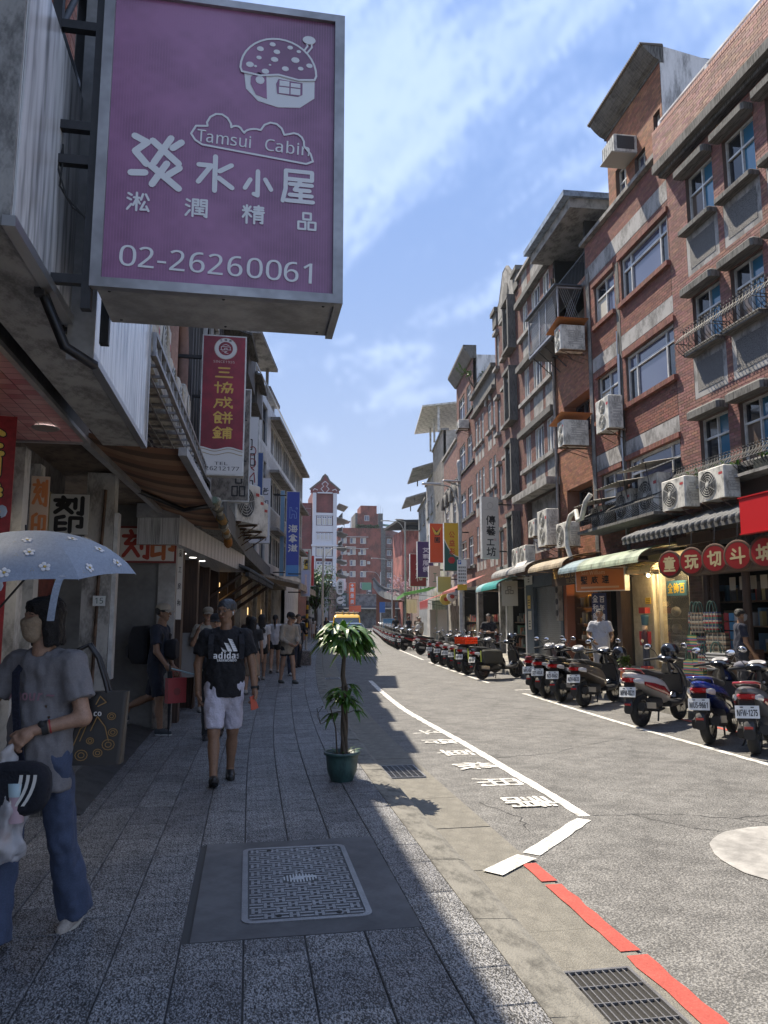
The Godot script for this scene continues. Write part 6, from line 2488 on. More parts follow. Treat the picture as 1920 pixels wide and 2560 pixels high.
func curved_awning(label:String,p:Vector3,turn:float,w:float,out:float,drop:float,m1:Material,valance:=.12,m2:Material=null)->Node3D:
	var a:=thing("curved_awning",label,"awning",p,turn)
	var prof:=[]
	for k in 9:
		var t:=k/8.0
		prof.append(W(out*sin(t*PI/2),-drop*(1.0-cos(t*PI/2))))
	var n:=2 if m2 else 1
	for q in n:
		var m:=MB.new()
		var xa:=.0 if q==0 else w*.28
		var xb:=w if n==1 or q==1 else w*.28
		for k in 8:
			m.quad(V(xa,prof[k+1].y,prof[k+1].x),V(xb,prof[k+1].y,prof[k+1].x),V(xb,prof[k].y,prof[k].x),V(xa,prof[k].y,prof[k].x))
			m.quad(V(xb,prof[k+1].y-.012,prof[k+1].x),V(xa,prof[k+1].y-.012,prof[k+1].x),V(xa,prof[k].y-.012,prof[k].x),V(xb,prof[k].y-.012,prof[k].x))
		m.bx(xa,-drop-valance,out-.012,xb,-drop,out+.004)
		part("sheet",m,m2 if q==1 else m1,a)
	var r:=MB.new()
	for k in int(w/.8)+2:
		var x:=minf(k*.8,w)
		var pts:=[]
		for q in prof:
			pts.append(V(x,q.y-.025,q.x))
		r.tube(pts,.012,.012,4)
		r.tube([V(x,-drop-.01,out),V(x,-drop-.05,.0)],.01,.01,4)
	part("rib",r,mats.rust,a,"stuff")
	return a
func slope_awning(label:String,p:Vector3,turn:float,w:float,out:float,drop:float,m1:Material,valance:=.2,scallop:=false)->Node3D:
	var a:=thing("sloping_awning",label,"awning",p,turn)
	var m:=MB.new()
	m.quad(V(0,-drop,out),V(w,-drop,out),V(w,0,0),V(0,0,0))
	m.quad(V(w,-drop-.015,out),V(0,-drop-.015,out),V(0,-.015,0),V(w,-.015,0))
	var n:=int(w/.16)
	for i in n:
		var x0:=w*i/n
		var x1:=w*(i+1)/n
		m.quad(V(x0,-drop-valance*(1.0 if not scallop else .7+.3*(i%2)),out+.005),V(x1,-drop-valance,out+.005),V(x1,-drop,out+.005),V(x0,-drop,out+.005))
	part("sheet",m,m1,a)
	m=MB.new()
	for x in [.05,w-.05]:
		m.tube([V(x,-drop-.02,out-.02),V(x,-drop-.3,0)],.015,.015,5)
	part("arm",m,mats.wrought,a)
	return a
func facade_x(z:float)->float:
	return curve_at(-z,[.0,16.1,21.1,24.0,28.6,45.2,60.0,77.0,110.0],[10.0,10.0,10.18,10.35,10.76,12.7,14.8,17.6,24.0])
func shops_right()->void:
	var f1:=Node3D.new()
	f1.position=V(10,0,-16.1)
	f1.rotation.y=right_turn(0)
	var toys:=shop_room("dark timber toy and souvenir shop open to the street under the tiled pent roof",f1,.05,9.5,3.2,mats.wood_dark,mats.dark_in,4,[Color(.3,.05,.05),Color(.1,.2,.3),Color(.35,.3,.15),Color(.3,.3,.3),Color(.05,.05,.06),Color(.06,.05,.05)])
	var m:=MB.new()
	m.tube([V(.8,2.62,.25),V(9.4,2.58,.25)],.13,.13,10)
	part("log_beam",m,mats.wood_dark,toys)
	for x in [1.0,2.35,5.0]:
		m=MB.new()
		m.tube([V(x,.02,.22),V(x+.02,2.5,.22)],.09,.08,9)
		part("log_post",m,mats.wood_dark,toys)
	m=MB.new()
	m.bx(.05,.02,-.1,1.0,3.5,.03)
	part("brick_pier",m,mats.mortar,toys)
	bricks(toys,.06,.05,.95,3.3,[],Color(.10,.06,.045),0,.21,.06,.03)
	m=MB.new()
	for k in 9:
		m.bx(1.6+k*.33,2.15,.05,1.8+k*.33,2.42,.06)
	part("hanging_card",m,pm(.32,.27,.2,.7),toys,"stuff")
	m=MB.new()
	m.bx(1.45,.02,-.2,2.2,.95,.3)
	part("counter",m,mats.wood_dark,toys)
	m=MB.new()
	m.tinted=true
	for k in 16:
		m.col=[Color(.5,.06,.06),Color(.1,.3,.5),Color(.5,.5,.5),Color(.45,.2,.3)][k%4]
		m.bx(1.45+(k%4)*.18,.95+int(k/4.0)*.19,.05,1.6+(k%4)*.18,1.11+int(k/4.0)*.19,.14)
	part("toy_packet",m,mats.goods,toys,"stuff")
	m=MB.new()
	m.bx(3.05,1.35,.1,3.75,2.35,.115)
	part("poster",m,pm(.5,.52,.54,.6),toys)
	m=MB.new()
	m.bx(.7,3.15,.6,9.4,3.33,.66)
	part("fascia",m,mats.wood_dark,toys)
	for i in 5:
		var z:float=[-14.75,-13.94,-13.16,-12.46,-11.72][i]
		var d:=thing("round_sign","round red disc sign %s"%["on the end by the lit jewellery shop","second from the lit jewellery shop","third from the lit jewellery shop, above the bags","second from the red fascia","partly under the red fascia"][i],"sign",V(8.75,2.70,z),right_turn(0)+.42,"round red disc signs of the toy shop")
		m=MB.new()
		m.T=Transform3D(Basis(Vector3.RIGHT,PI/2),Vector3.ZERO)
		m.lathe(Vector3.ZERO,[W(.0,-.05),W(.275,-.05),W(.29,.0),W(.275,.02),W(.245,.012),W(.0,.012)],30)
		part("rim",m,mat("wicker",Color(.11,.055,.03),.8,{"tex": "fine","sc":12.0}),d)
		m=MB.new()
		m.T=Transform3D(Basis(Vector3.RIGHT,PI/2),V(0,0,.013))
		m.lathe(Vector3.ZERO,[W(.24,.0),W(.24,.004),W(.0,.004)],30)
		part("disc",m,pm(.30,.015,.015,.45),d)
		chars(d,"童玩切斗城"[i],V(-.145,-.15,.019),W(.29,.30),Vector2.ZERO,.042,pm(.60,.48,.24,.5))
		m=MB.new()
		m.tube([V(0,.28,0),V(0,.62,-.05)],.008,.008,4)
		part("hook",m,mats.wrought,d)
	for i in 3:
		var d:=thing("wooden_disc",["pale wooden disc behind the third red disc sign","spotted wooden disc between the last two red disc signs","second spotted wooden disc by the log beam"][i],"wooden disc",V(9.6,2.75,[-13.55,-12.8,-12.1][i]),right_turn(0)+.4,"wooden discs behind the red signs")
		m=MB.new()
		m.T=Transform3D(Basis(Vector3.RIGHT,PI/2),Vector3.ZERO)
		m.lathe(Vector3.ZERO,[W(.0,-.02),W(.24,-.02),W(.25,.0),W(.24,.02),W(.0,.02)],24)
		part("disc",m,mats.wood_mid,d)
	var rf:=thing("fascia_sign","plain bright red fascia sign board at the edge of the view","sign",V(8.55,3.05,-12.05),right_turn(0))
	m=MB.new()
	m.bx(0,0,-.12,6.0,.62,.0)
	part("box",m,mat("fascia_red",Color(.42,.012,.015),.35),rf)
	m=MB.new()
	m.bx(-.02,-.02,-.13,6.02,.0,.02)
	m.bx(-.02,.62,-.13,6.02,.64,.02)
	part("rim",m,mats.fascia_red,rf)
	var bagc:=[[Color(.03,.10,.07),Color(.3,.03,.03),Color(.35,.33,.27),Color(.03,.04,.12)],[Color(.30,.27,.2),Color(.05,.05,.05),Color(.2,.13,.08)],[Color(.03,.03,.03),Color(.5,.5,.48)],[Color(.3,.05,.12),Color(.04,.14,.2),Color(.35,.3,.1),Color(.04,.14,.06)]]
	var bl:=["plaid dark woven shopping bag at the top of the hanging cluster","red and green striped woven bag hanging beside the plaid one","large striped woven bag in the middle tier","black and white striped flat bag low by the post","rainbow striped woven bag in the middle tier, far side","small plaid woven bag low in the cluster","rainbow woven bag lowest in the cluster","second low rainbow woven bag next to the lowest","green strapped narrow bag at the far side of the cluster","black striped narrow bag at the cluster's far edge"]
	var bp:=[[.0,1.27,.34,.42,1],[.42,1.30,.34,.40,0],[.50,.88,.46,.40,1],[.58,.52,.48,.36,2],[-.30,.86,.26,.36,3],[.05,.86,.30,.34,0],[-.42,.36,.24,.34,3],[-.12,.36,.24,.36,3],[-.30,1.30,.2,.4,0],[.15,.5,.26,.34,0]]
	for i in bp.size():
		var q:Array=bp[i]
		var bg:=thing("woven_bag",bl[i],"bag",V(9.35+.04*(i%3),q[1],-14.75+q[0]),right_turn(0)+.35,"woven bags hanging outside the toy shop")
		m=MB.new()
		m.tinted=true
		var rows:=12
		for k in rows:
			m.col=bagc[q[4]][k%bagc[q[4]].size()]
			var y0:float=q[3]*k/rows
			var y1:float=q[3]*(k+1)/rows
			var wa:float=q[2]*(.46+.04*sin(PI*k/rows))
			m.bx(-wa,y0,-.06,wa,y1,.06+.012*sin(PI*k/rows))
			if q[4]<2:
				m.col=Color(.28,.26,.2)
				for v in 4:
					m.bx(-wa+wa*2*(v+.4)/4,y0,.06,-wa+wa*2*(v+.5)/4,y1,.0745)
		part("body",m,mat("weave",Color(1,1,1),.8,{"vc":true,"bump":["soft_h",.3,20.0]}),bg)
		for zz in [-.04,.05]:
			m=MB.new()
			var pts:=[]
			for k in 9:
				var a:=PI*k/8
				pts.append(V(cos(a)*q[2]*.25,q[3]+sin(a)*.22,zz))
			m.tube(pts,.014,.014,6)
			part("handle",m,pm(.02,.06,.05,.8),bg)
	var f2:=Node3D.new()
	f2.position=V(10,0,-16.1)
	f2.rotation.y=right_turn(2)
	var cream:=mat("cream_tile",Color(.50,.45,.33),.45,{"tex": "grime","sc":.7})
	var jw:=thing("shop_front","bright cream tiled jewellery shop with a glass door and little spotlights","shop front",f2.position,f2.rotation.y)
	m=MB.new()
	m.bx(-3.45,.02,-.7,-2.35,2.86,-.3)
	part("tiled_wall",m,cream,jw)
	m=MB.new()
	for k in 26:
		m.bx(-3.45,.16+k*.1,-.3,-2.35,.165+k*.1,-.2985)
	for k in 6:
		m.bx(-3.4+k*.2,.1,-.3,-3.396+k*.2,2.8,-.2986)
	part("tile_joint",m,pm(.3,.26,.19),jw,"stuff")
	m=MB.new()
	m.bx(-2.35,.02,-1.9,-.1,3.2,-1.8)
	m.bx(-2.35,2.9,-1.8,-.1,3.2,-.25)
	m.bx(-.16,.02,-1.8,-.1,2.9,-.25)
	part("room_wall",m,mat("cream_room",Color(.62,.57,.45),.6),jw)
	m=MB.new()
	m.bx(-3.5,.02,-.9,-.1,.30,.12)
	part("step",m,mats.concrete,jw)
	m=MB.new()
	for q in [[-2.34,-2.26],[-1.98,-1.93],[-.5,-.42],[-.2,-.1]]:
		m.bx(q[0],.3,-.36,q[1],2.88,-.28)
	m.bx(-2.34,2.8,-.355,-.1,2.88,-.285)
	part("door_frame",m,pm(.5,.47,.38,.4),jw)
	m=MB.new()
	m.quad(V(-1.93,.32,-.32),V(-.5,.32,-.32),V(-.5,2.8,-.32),V(-1.93,2.8,-.32))
	part("glass_door",m,mats.pane_clear,jw)
	for k in 4:
		m=MB.new()
		m.bx(-1.5,.3+k*.28,-1.2,-.3,.55+k*.28,-.8)
		part("drawer",m,mat("cream_room",Color.WHITE),jw)
	for k in 5:
		m=MB.new()
		m.bx(-1.6,1.45+k*.17,-1.2,-.4,1.465+k*.17,-1.0)
		part("display_bar",m,mats.silver,jw)
	m=MB.new()
	for k in 3:
		m.ball(V(-1.72,.9+k*.42,-.6),V(.16,.13,.12),BI,9)
		m.bx(-1.9,.72+k*.42,-.75,-1.5,.735+k*.42,-.45)
	part("bust_display",m,pm(.07,.065,.06,.6),jw,"stuff")
	m=MB.new()
	for k in 5:
		m.bx(-2.2+k*.42,2.68,-.16,-2.08+k*.42,2.8,-.02)
	part("spot_housing",m,mats.black_plastic,jw,"stuff")
	for k in 2:
		var lp:=thing("spotlight",["lit spotlight at the cream tile edge of the jewellery shop","lit spotlight above the blue sign of the jewellery shop"][k],"lamp",f2.transform*V([-1.95,-.75][k],2.66,-.02),f2.rotation.y,"spotlights of the jewellery shop")
		m=MB.new()
		m.ball(Vector3.ZERO,V(.05,.05,.05),BI,10)
		part("glowing_bulb",m,mat("spot_glow",Color(.9,.85,.7),.4,{"emit":Color(1.0,.88,.62),"power":3.0}),lp)
		var om:=OmniLight3D.new()
		om.name="spot_light"
		om.light_energy=.35
		om.light_color=Color(1.0,.86,.62)
		om.omni_range=6.0
		om.omni_attenuation=2.0
		om.light_size=.04
		om.shadow_enabled=true
		lp.add_child(om,true)
	var roomlamp:=thing("ceiling_lamp","warm ceiling lamp inside the jewellery shop behind its glass door","lamp",f2.transform*V(-1.1,2.85,-1.1),f2.rotation.y)
	m=MB.new()
	m.bx(-.2,.0,-.08,.2,.04,.08)
	part("glowing_panel",m,mats.spot_glow,roomlamp)
	var ol:=OmniLight3D.new()
	ol.name="room_light"
	ol.light_energy=.9
	ol.light_color=Color(1.0,.88,.68)
	ol.omni_range=5.0
	ol.omni_attenuation=2.0
	ol.light_size=.1
	ol.shadow_enabled=true
	ol.position=V(0,-.12,0)
	roomlamp.add_child(ol,true)
	var bs:=sign_flat("shop_sign","small blue sign with gold characters inside the jewellery shop door",f2.transform*V(-.95,2.12,-.22),f2.rotation.y+.15,.72,.36,pm(.05,.16,.24,.5),[],mats.ink)
	for k in 3:
		chars(bs,"金飾百"[k],V(-.32+k*.22,.06,.009),W(.19,.24),Vector2.ZERO,.03,pm(.6,.42,.06,.4))
	var hn:=sign_flat("house_number","pale blue house number plate beside the jewellery shop door",f2.transform*V(-.26,1.72,-.24),f2.rotation.y,.17,.18,pm(.35,.47,.48,.4),[],mats.ink)
	latin(hn,"160",V(0,.09,.009),.075,mats.ink,BI,true)
	var nc:=thing("soldier_figure","tall painted wooden toy soldier standing by the cream tiled wall","figure",f2.transform*V(-2.25,.3,-.02),f2.rotation.y+.3)
	m=MB.new()
	m.lathe(V(0,0,0),[W(.16,.0),W(.16,.05),W(.13,.06)],12)
	part("base",m,pm(.3,.03,.03),nc)
	for sx in [-1,1]:
		m=MB.new()
		m.lathe(V(sx*.055,.05,0),[W(.05,0),W(.045,.5)],10)
		part("leg",m,pm(.03,.04,.07),nc)
		m=MB.new()
		m.lathe(V(sx*.145,.58,.01),[W(.03,0),W(.045,.1),W(.05,.36)],10)
		part("arm",m,pm(.32,.02,.025),nc)
	m=MB.new()
	m.lathe(V(0,.55,0),[W(.09,.0),W(.11,.1),W(.10,.35),W(.05,.42)],12)
	part("coat",m,pm(.06,.02,.03),nc)
	m=MB.new()
	m.ball(V(0,1.04,.01),V(.075,.09,.075))
	part("head",m,pm(.55,.42,.33),nc)
	m=MB.new()
	m.lathe(V(0,1.10,0),[W(.085,.0),W(.10,.2),W(.11,.26),W(.0,.28)],12)
	part("hat",m,pm(.03,.09,.14),nc)
	m=MB.new()
	m.bx(-.11,1.4,-.09,.11,1.55,.09)
	part("hat_top",m,pm(.33,.03,.03),nc)
	m=MB.new()
	m.ball(V(0,.70,.12),V(.05,.045,.03))
	part("drum",m,pm(.55,.52,.42),nc)
	var yn:=sign_flat("notice","little yellow notice above the toy soldier",f2.transform*V(-2.55,1.95,-.29),f2.rotation.y,.28,.16,pm(.6,.4,.04,.6),[],mats.ink)
	m=MB.new()
	for k in 3:
		m.bx(-.11,.03+k*.045,.0065,.11,.045+k*.045,.008)
	part("print_line",m,mats.ink,yn,"stuff")
	curved_awning("long pale green and blue curved awning over the jewellery shop",f2.transform*V(-4.9,3.32,.02),f2.rotation.y,5.0,1.25,.42,mat("awn_blue",Color(.26,.34,.36),.5,{"tex": "stain","sc":.8,"back":Color(.3,.4,.35)}),.06,mat("awn_green",Color(.40,.46,.33),.5,{"tex": "stain","sc":.7,"back":Color(.4,.5,.3)}))
	var wc:=curved_awning("cream domed door canopy of the jewellery shop",f2.transform*V(-3.3,3.05,-.28),f2.rotation.y,2.1,.6,.3,mat("awn_cream",Color(.55,.50,.38),.5,{"back":Color(.5,.45,.3)}),.05)
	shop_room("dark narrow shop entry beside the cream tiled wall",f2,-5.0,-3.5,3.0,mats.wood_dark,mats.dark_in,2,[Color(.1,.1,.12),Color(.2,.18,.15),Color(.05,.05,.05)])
	var os:=sign_box("hanging_sign","orange sign with black brush characters and a white side, hung before the dark entry",V(9.42,2.3,-19.3),right_turn(2)+.55,1.55,.62,.22,pm(.46,.15,.045,.45))
	for k in 3:
		chars(os,"聖威連"[k],V(-.60+k*.34,.2,.118),W(.22,.22),Vector2.ZERO,.026,mats.ink)
	m=MB.new()
	m.bx(-.6,.08,.114,.6,.13,.117)
	part("print_line",m,pm(.5,.32,.2),os)
	latin(os,"San William",V(-.2,.5,.118),.10,pm(.6,.4,.25),BI,false,.75)
	var bb:=sign_flat("hanging_banner","narrow dark blue banner with white characters below the orange sign",V(9.75,.9,-20.2),right_turn(2)+.5,.5,1.38,pm(.02,.03,.09,.6),[],mats.ink)
	for k in 5:
		chars(bb,"百年精修品"[k],V(.02,1.12-k*.25,.009),W(.17,.18),Vector2.ZERO,.02,pm(.5,.5,.52))
		chars(bb,"金和飾服房"[k],V(-.22,1.12-k*.25,.009),W(.19,.2),Vector2.ZERO,.022,pm(.5,.5,.52))
	var wt:=thing("potted_plant","leafy plant in an orange pot by the cream tiled wall","plant",V(9.75,.02,-18.85),0)
	m=MB.new()
	m.lathe(Vector3.ZERO,[W(.11,0),W(.15,.26),W(.165,.27),W(.0,.26)],14)
	part("pot",m,pm(.35,.13,.06,.8),wt)
	m=MB.new()
	m.tinted=true
	for k in 90:
		var a:=rng.randf()*TAU
		leaf(m,V(RR(-.1,.1),.26+rng.randf()*.3,RR(-.1,.1)),V(cos(a),RR(-.1,1.0),sin(a)).normalized(),RR(.1,.24),.035)
	part("foliage",m,mats.leaf,wt)
	var f3:=Node3D.new()
	f3.position=V(10.13,0,-19.9)
	f3.rotation.y=right_turn(3)
	shop_room("warm lit goods shop with brown sign and brick piers",f3,-4.1,-1.3,2.4,pm(.22,.085,.05,.8),mat("shop_warm",Color(.10,.06,.04),.8),4,[Color(.45,.28,.06),Color(.5,.4,.2),Color(.25,.1,.03),Color(.4,.36,.3),Color(.05,.04,.03)])
	var gl:=thing("pendant_lamp","warm lamp hanging inside the goods shop","lamp",f3.transform*V(-2.6,2.3,-.9),0)
	m=MB.new()
	m.ball(Vector3.ZERO,V(.07,.09,.07),BI,10)
	part("glowing_bulb",m,mats.spot_glow,gl)
	var o3:=OmniLight3D.new()
	o3.name="pendant_light"
	o3.light_energy=.7
	o3.light_color=Color(1.0,.75,.45)
	o3.omni_range=5.0
	o3.omni_attenuation=2.0
	o3.light_size=.06
	o3.shadow_enabled=true
	gl.add_child(o3,true)
	var gs:=sign_flat("shop_sign","long brown sign with gold characters and a telephone number",f3.transform*V(-2.6,2.62,.35),f3.rotation.y,3.3,.62,mat("brown_board",Color(.06,.035,.02),.5),[],mats.ink)
	for k in 5:
		chars(gs,"溫紅品飾館"[k],V(-1.5+k*.55,.24,.009),W(.42,.34),Vector2.ZERO,.045,pm(.42,.26,.07,.4))
	latin(gs,"TEL:2629-7811",V(.35,.11,.009),.13,pm(.45,.33,.14,.4),BI,false,1.3)
	curved_awning("beige curved awning over the brown and gold sign",f3.transform*V(-4.1,3.5,.02),f3.rotation.y,3.2,1.2,.38,mat("awn_beige",Color(.44,.36,.24),.55,{"tex": "stain","sc":.7,"back":Color(.45,.35,.2)}),.06)
	var mb2:=thing("meter_box","grey meter box with three dark dials on the pier between shutter and goods shop","meter box",f3.transform*V(-4.25,1.5,.15),f3.rotation.y)
	m=MB.new()
	m.bx(-.14,0,-.1,.14,1.25,.05)
	part("case",m,mats.concrete,mb2)
	for k in 3:
		m=MB.new()
		m.T=Transform3D(Basis(Vector3.RIGHT,PI/2),V(0,.25+k*.38,.05))
		m.lathe(Vector3.ZERO,[W(.1,0),W(.1,.02),W(0,.02)],16)
		part("dial",m,mats.ink,mb2)
	var f4:=Node3D.new()
	f4.position=V(10.3,0,-23.3)
	f4.rotation.y=right_turn(5)
	var sh:=thing("roller_shutter","closed blue grey roller shutter with a painted blue surround","shutter",f4.position,f4.rotation.y)
	var blue:=mat("blue_wall",Color(.055,.085,.12),.6,{"tex": "grime","sc":.6})
	m=MB.new()
	m.bx(-5.3,.02,-.3,-4.3,3.29,.03)
	m.bx(-4.3,2.75,-.3,-.85,3.6,.05)
	m.bx(-1.1,.02,-.3,-.85,2.75,.03)
	part("surround",m,blue,sh)
	for k in 38:
		m=MB.new()
		m.boxb(V(-2.7,.06+k*.071,-.12),V(3.18,.068,.02),Basis(Vector3.RIGHT,.22))
		part("slat",m,mat("shutter_slat",Color(.075,.10,.125),.45,{"tex": "grime","sc":.8}),sh)
	for k in 3:
		var n2:=sign_flat("notice",["yellow notice on the blue wall beside the shutter","dark lettered paper notice below the yellow notice","small white sign board under the grey awning"][k],f4.transform*[V(-4.85,1.95,.04),V(-4.8,1.15,.04),V(-4.6,2.85,.1)][k],f4.rotation.y,[.35,.42,.9][k],[.5,.7,.34][k],[pm(.5,.36,.08),pm(.42,.40,.33),pm(.5,.49,.46)][k],[],mats.ink)
		m=MB.new()
		for q in 3:
			m.bx(-.12,.1+q*.1,.0065,.12,.14+q*.1,.008)
		part("print_line",m,mats.ink,n2,"stuff")
	var ga:=curved_awning("faded grey curved awning with a small lettered panel",f4.transform*V(-5.9,3.62,.02),f4.rotation.y,5.0,1.25,.42,mat("awn_grey",Color(.30,.29,.27),.55,{"tex": "stain","sc":.7,"back":Color(.2,.2,.2)}),.06)
	m=MB.new()
	m.boxb(V(3.8,-.2,1.08),V(1.3,.3,.02),Basis(Vector3.RIGHT,-.6))
	part("lettered_panel",m,pm(.56,.52,.48,.5),ga)
	var f5:=Node3D.new()
	f5.position=V(10.62,0,-27.0)
	f5.rotation.y=right_turn(6.5)
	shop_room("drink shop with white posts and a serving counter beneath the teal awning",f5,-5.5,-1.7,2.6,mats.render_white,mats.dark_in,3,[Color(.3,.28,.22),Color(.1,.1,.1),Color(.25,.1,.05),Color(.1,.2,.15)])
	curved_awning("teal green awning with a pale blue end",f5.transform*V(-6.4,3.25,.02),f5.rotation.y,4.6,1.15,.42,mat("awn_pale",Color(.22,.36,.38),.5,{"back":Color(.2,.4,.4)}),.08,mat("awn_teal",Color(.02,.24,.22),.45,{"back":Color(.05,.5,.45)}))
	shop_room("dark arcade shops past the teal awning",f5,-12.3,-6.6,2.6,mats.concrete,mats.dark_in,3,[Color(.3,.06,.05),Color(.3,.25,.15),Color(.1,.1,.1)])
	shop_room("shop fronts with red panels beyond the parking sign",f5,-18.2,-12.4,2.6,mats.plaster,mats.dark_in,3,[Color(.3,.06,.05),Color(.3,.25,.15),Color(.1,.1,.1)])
	var cs:=sign_box("hanging_sign","tall white sign with four black brush characters above the teal awning",V(9.95,4.05,-30.6),.12,.78,2.62,.2,mat("sign_paper",Color(.52,.49,.45),.5))
	for k in 4:
		chars(cs,"傳藝工坊"[k],V(-.19,1.42-k*.44,.108),W(.42,.4) if k!=2 else W(.36,.3),Vector2.ZERO,.045,mats.ink)
	m=MB.new()
	var ring:=[]
	for k in 19:
		ring.append(W(cos(TAU*k/18)*.13,2.25+sin(TAU*k/18)*.13))
	stroke(m,ring,.02,.106)
	m.bx(-.26,2.06,.105,.26,2.075,.107)
	part("roundel",m,pm(.33,.31,.28),cs)
	m=MB.new()
	m.bx(.16,.75,.105,.26,.86,.107)
	part("seal",m,pm(.5,.36,.32),cs)
	m=MB.new()
	for y in [.3,2.3]:
		m.bx(.4,y,-.03,1.0,y+.05,.03)
	part("arm",m,mats.steel_black,cs)
	var scr:=sign_flat("scroll_sign","dark edged bamboo scroll sign hanging before the drink shop",f5.transform*V(-1.0,2.05,.85),right_turn(5)+.7,.75,.95,mat("scroll_paper",Color(.36,.33,.25),.7),[["品",W(-.2,.45),W(.4,.3),.03]],pm(.10,.08,.05))
	var tall:=[
		["yellow over green lottery sign with a red emblem by the lamp post",11.2,4.2,-41.5,.86,2.75,pm(.56,.38,.03,.4),"公益彩券",pm(.42,.06,.02)],
		["orange red sign with an eagle emblem and dark characters behind the lottery sign",12.1,5.2,-48.5,.95,2.6,pm(.55,.07,.015,.4),"德國農莊",mats.ink],
		["dark purple clothing sign with white characters",12.5,4.5,-53.5,1.2,2.6,pm(.045,.022,.11,.4),"艾莉服飾",pm(.5,.48,.56)],
		["dark red sign edged behind the purple clothing sign",12.75,4.0,-57.0,1.3,2.5,pm(.20,.008,.015,.4),"金和",pm(.5,.4,.4)],
		["small yellow and blue picture sign box under the lottery sign",10.95,3.05,-42.2,.8,.9,pm(.42,.40,.14,.5),"",mats.ink],
		["white and green picture sign behind the yellow picture box",12.3,3.7,-50.0,.8,1.4,pm(.42,.47,.38,.5),"工",pm(.05,.25,.15)],
	]
	for r in tall:
		var s:=sign_box("hanging_sign",r[0],V(r[1],r[2],r[3]),.05,r[4],r[5],.2,r[6])
		var n:int=r[7].length()
		for k in n:
			chars(s,r[7][k],V(-r[4]*.16,r[5]*(.86-.7*(k+1)/n),.11),W(r[4]*.4,r[5]*.55/n),Vector2.ZERO,r[4]*.05,r[8])
		m=MB.new()
		m.bx(r[4]/2,r[5]*.8,-.04,r[4]/2+.9,r[5]*.8+.06,.04)
		m.bx(r[4]/2,r[5]*.2,-.04,r[4]/2+.9,r[5]*.2+.06,.04)
		part("arm",m,mats.steel_black,s)
		if r[7]=="公益彩券":
			m=MB.new()
			var pts:=[W(-.41,.03),W(.41,.03),W(.41,.75)]
			for k in 9:
				var t:=k/8.0
				pts.append(W(.41-.82*t,.80+.95*t*t))
			m.prism(pts,.1,.109)
			part("green_foot",m,pm(.015,.10,.085,.4),s)
			m=MB.new()
			m.ball(V(0,.62,.109),V(.2,.18,.008))
			part("emblem",m,pm(.36,.025,.03),s)
			m=MB.new()
			var arc:=[]
			for k in 9:
				var t:=k/8.0
				arc.append(W(.41-.82*t,.83+.95*t*t))
			stroke(m,arc,.05,.1105)
			part("white_arc",m,pm(.6,.6,.5),s)
		if r[7]=="德國農莊":
			m=MB.new()
			m.prism([W(-.1,1.85),W(.35,2.4),W(.2,2.0),W(.12,1.85)],.104,.112)
			m.prism([W(.1,1.85),W(-.35,2.4),W(-.2,2.0),W(-.12,1.85)],.104,.113)
			part("eagle_emblem",m,pm(.55,.38,.05),s)
	for i in 2:
		var rs:=thing("round_sign",["round yellow hanging sign under the picture box","round white hanging sign beside the yellow one"][i],"sign",V([11.15,10.98][i],[2.42,2.52][i],[-42.6,-40.6][i]),.1)
		m=MB.new()
		m.T=Transform3D(Basis(Vector3.RIGHT,PI/2),V(0,.25,0))
		m.lathe(Vector3.ZERO,[W(0,-.06),W(.33-.05*i,-.06),W(.33-.05*i,.06),W(0,.06)],24)
		part("plate",m,[pm(.45,.33,.06,.5),pm(.55,.52,.5,.5)][i],rs)
		m=MB.new()
		m.ball(V(0,.25,.062),V(.14,.12,.006))
		part("emblem",m,pm(.35,.04,.03),rs)
		m=MB.new()
		m.tube([V(0,.5,0),V(0,.9,0)],.02,.02,5)
		part("hanger",m,mats.wrought,rs)
	slope_awning("red shop awning with a scalloped edge",V(facade_x(-50.0)-.2,3.3,-50.5),right_turn(8),6.0,1.7,.6,mat("awn_red",Color(.24,.02,.02),.7,{"back":Color(.3,.03,.03)}),.55,true)
	slope_awning("green shop awning reaching out over the pavement",V(facade_x(-62.0)-.2,3.9,-63.0),right_turn(8.5),11.0,2.6,.55,mat("awn_grass",Color(.13,.30,.09),.6,{"back":Color(.3,.6,.2)}),.25)
	slope_awning("faded red canvas awning behind the lamp post",V(facade_x(-38.5)-.2,3.65,-39.5),right_turn(7),4.8,1.5,.7,mat("awn_rose",Color(.36,.10,.08),.7,{"tex": "stain","sc":1.0,"back":Color(.5,.15,.1)}),.12)
	var flag:=thing("cloth_flag","pale cloth flag hanging under the green awning","flag",V(13.7,2.0,-64.0),.1)
	m=MB.new()
	for k in 6:
		m.quad(V(-.5+k*.17,.06*(k%2),.03*(k%2)),V(-.33+k*.17,.06*((k+1)%2),.03*((k+1)%2)),V(-.33+k*.17,1.25,.02*((k+1)%2)),V(-.5+k*.17,1.25,.02*(k%2)))
	part("cloth",m,mat("flag_cloth",Color(.46,.40,.33),.9,{"back":Color(.5,.45,.35)}),flag)
	var kiosk:=thing("white_shutters","pair of pale folded shutters standing by the red awning","shutter",V(11.55,.02,-46.0),.2)
	for k in 2:
		m=MB.new()
		m.boxb(V(-.35+k*.62,1.05,.05*k),V(.6,2.1,.05),Basis(VU,.5-k))
		part("leaf",m,pm(.46,.44,.40,.6),kiosk)
	var tp:=thing("temple","small temple gate with an upswept grey tiled roof","temple",V(18.4,0,-92.0),-.15)
	m=MB.new()
	var rp:=[]
	for k in 11:
		var t:=k/10.0*2-1
		rp.append(V(t*3.4,5.0+1.5*t*t*t*t,0))
	m.tube(rp,.22,.22,7)
	for k in 10:
		m.quad(rp[k]+V(0,-1.2,1.6),rp[k+1]+V(0,-1.2,1.6),rp[k+1],rp[k])
	part("roof",m,mats.tile_grey,tp)
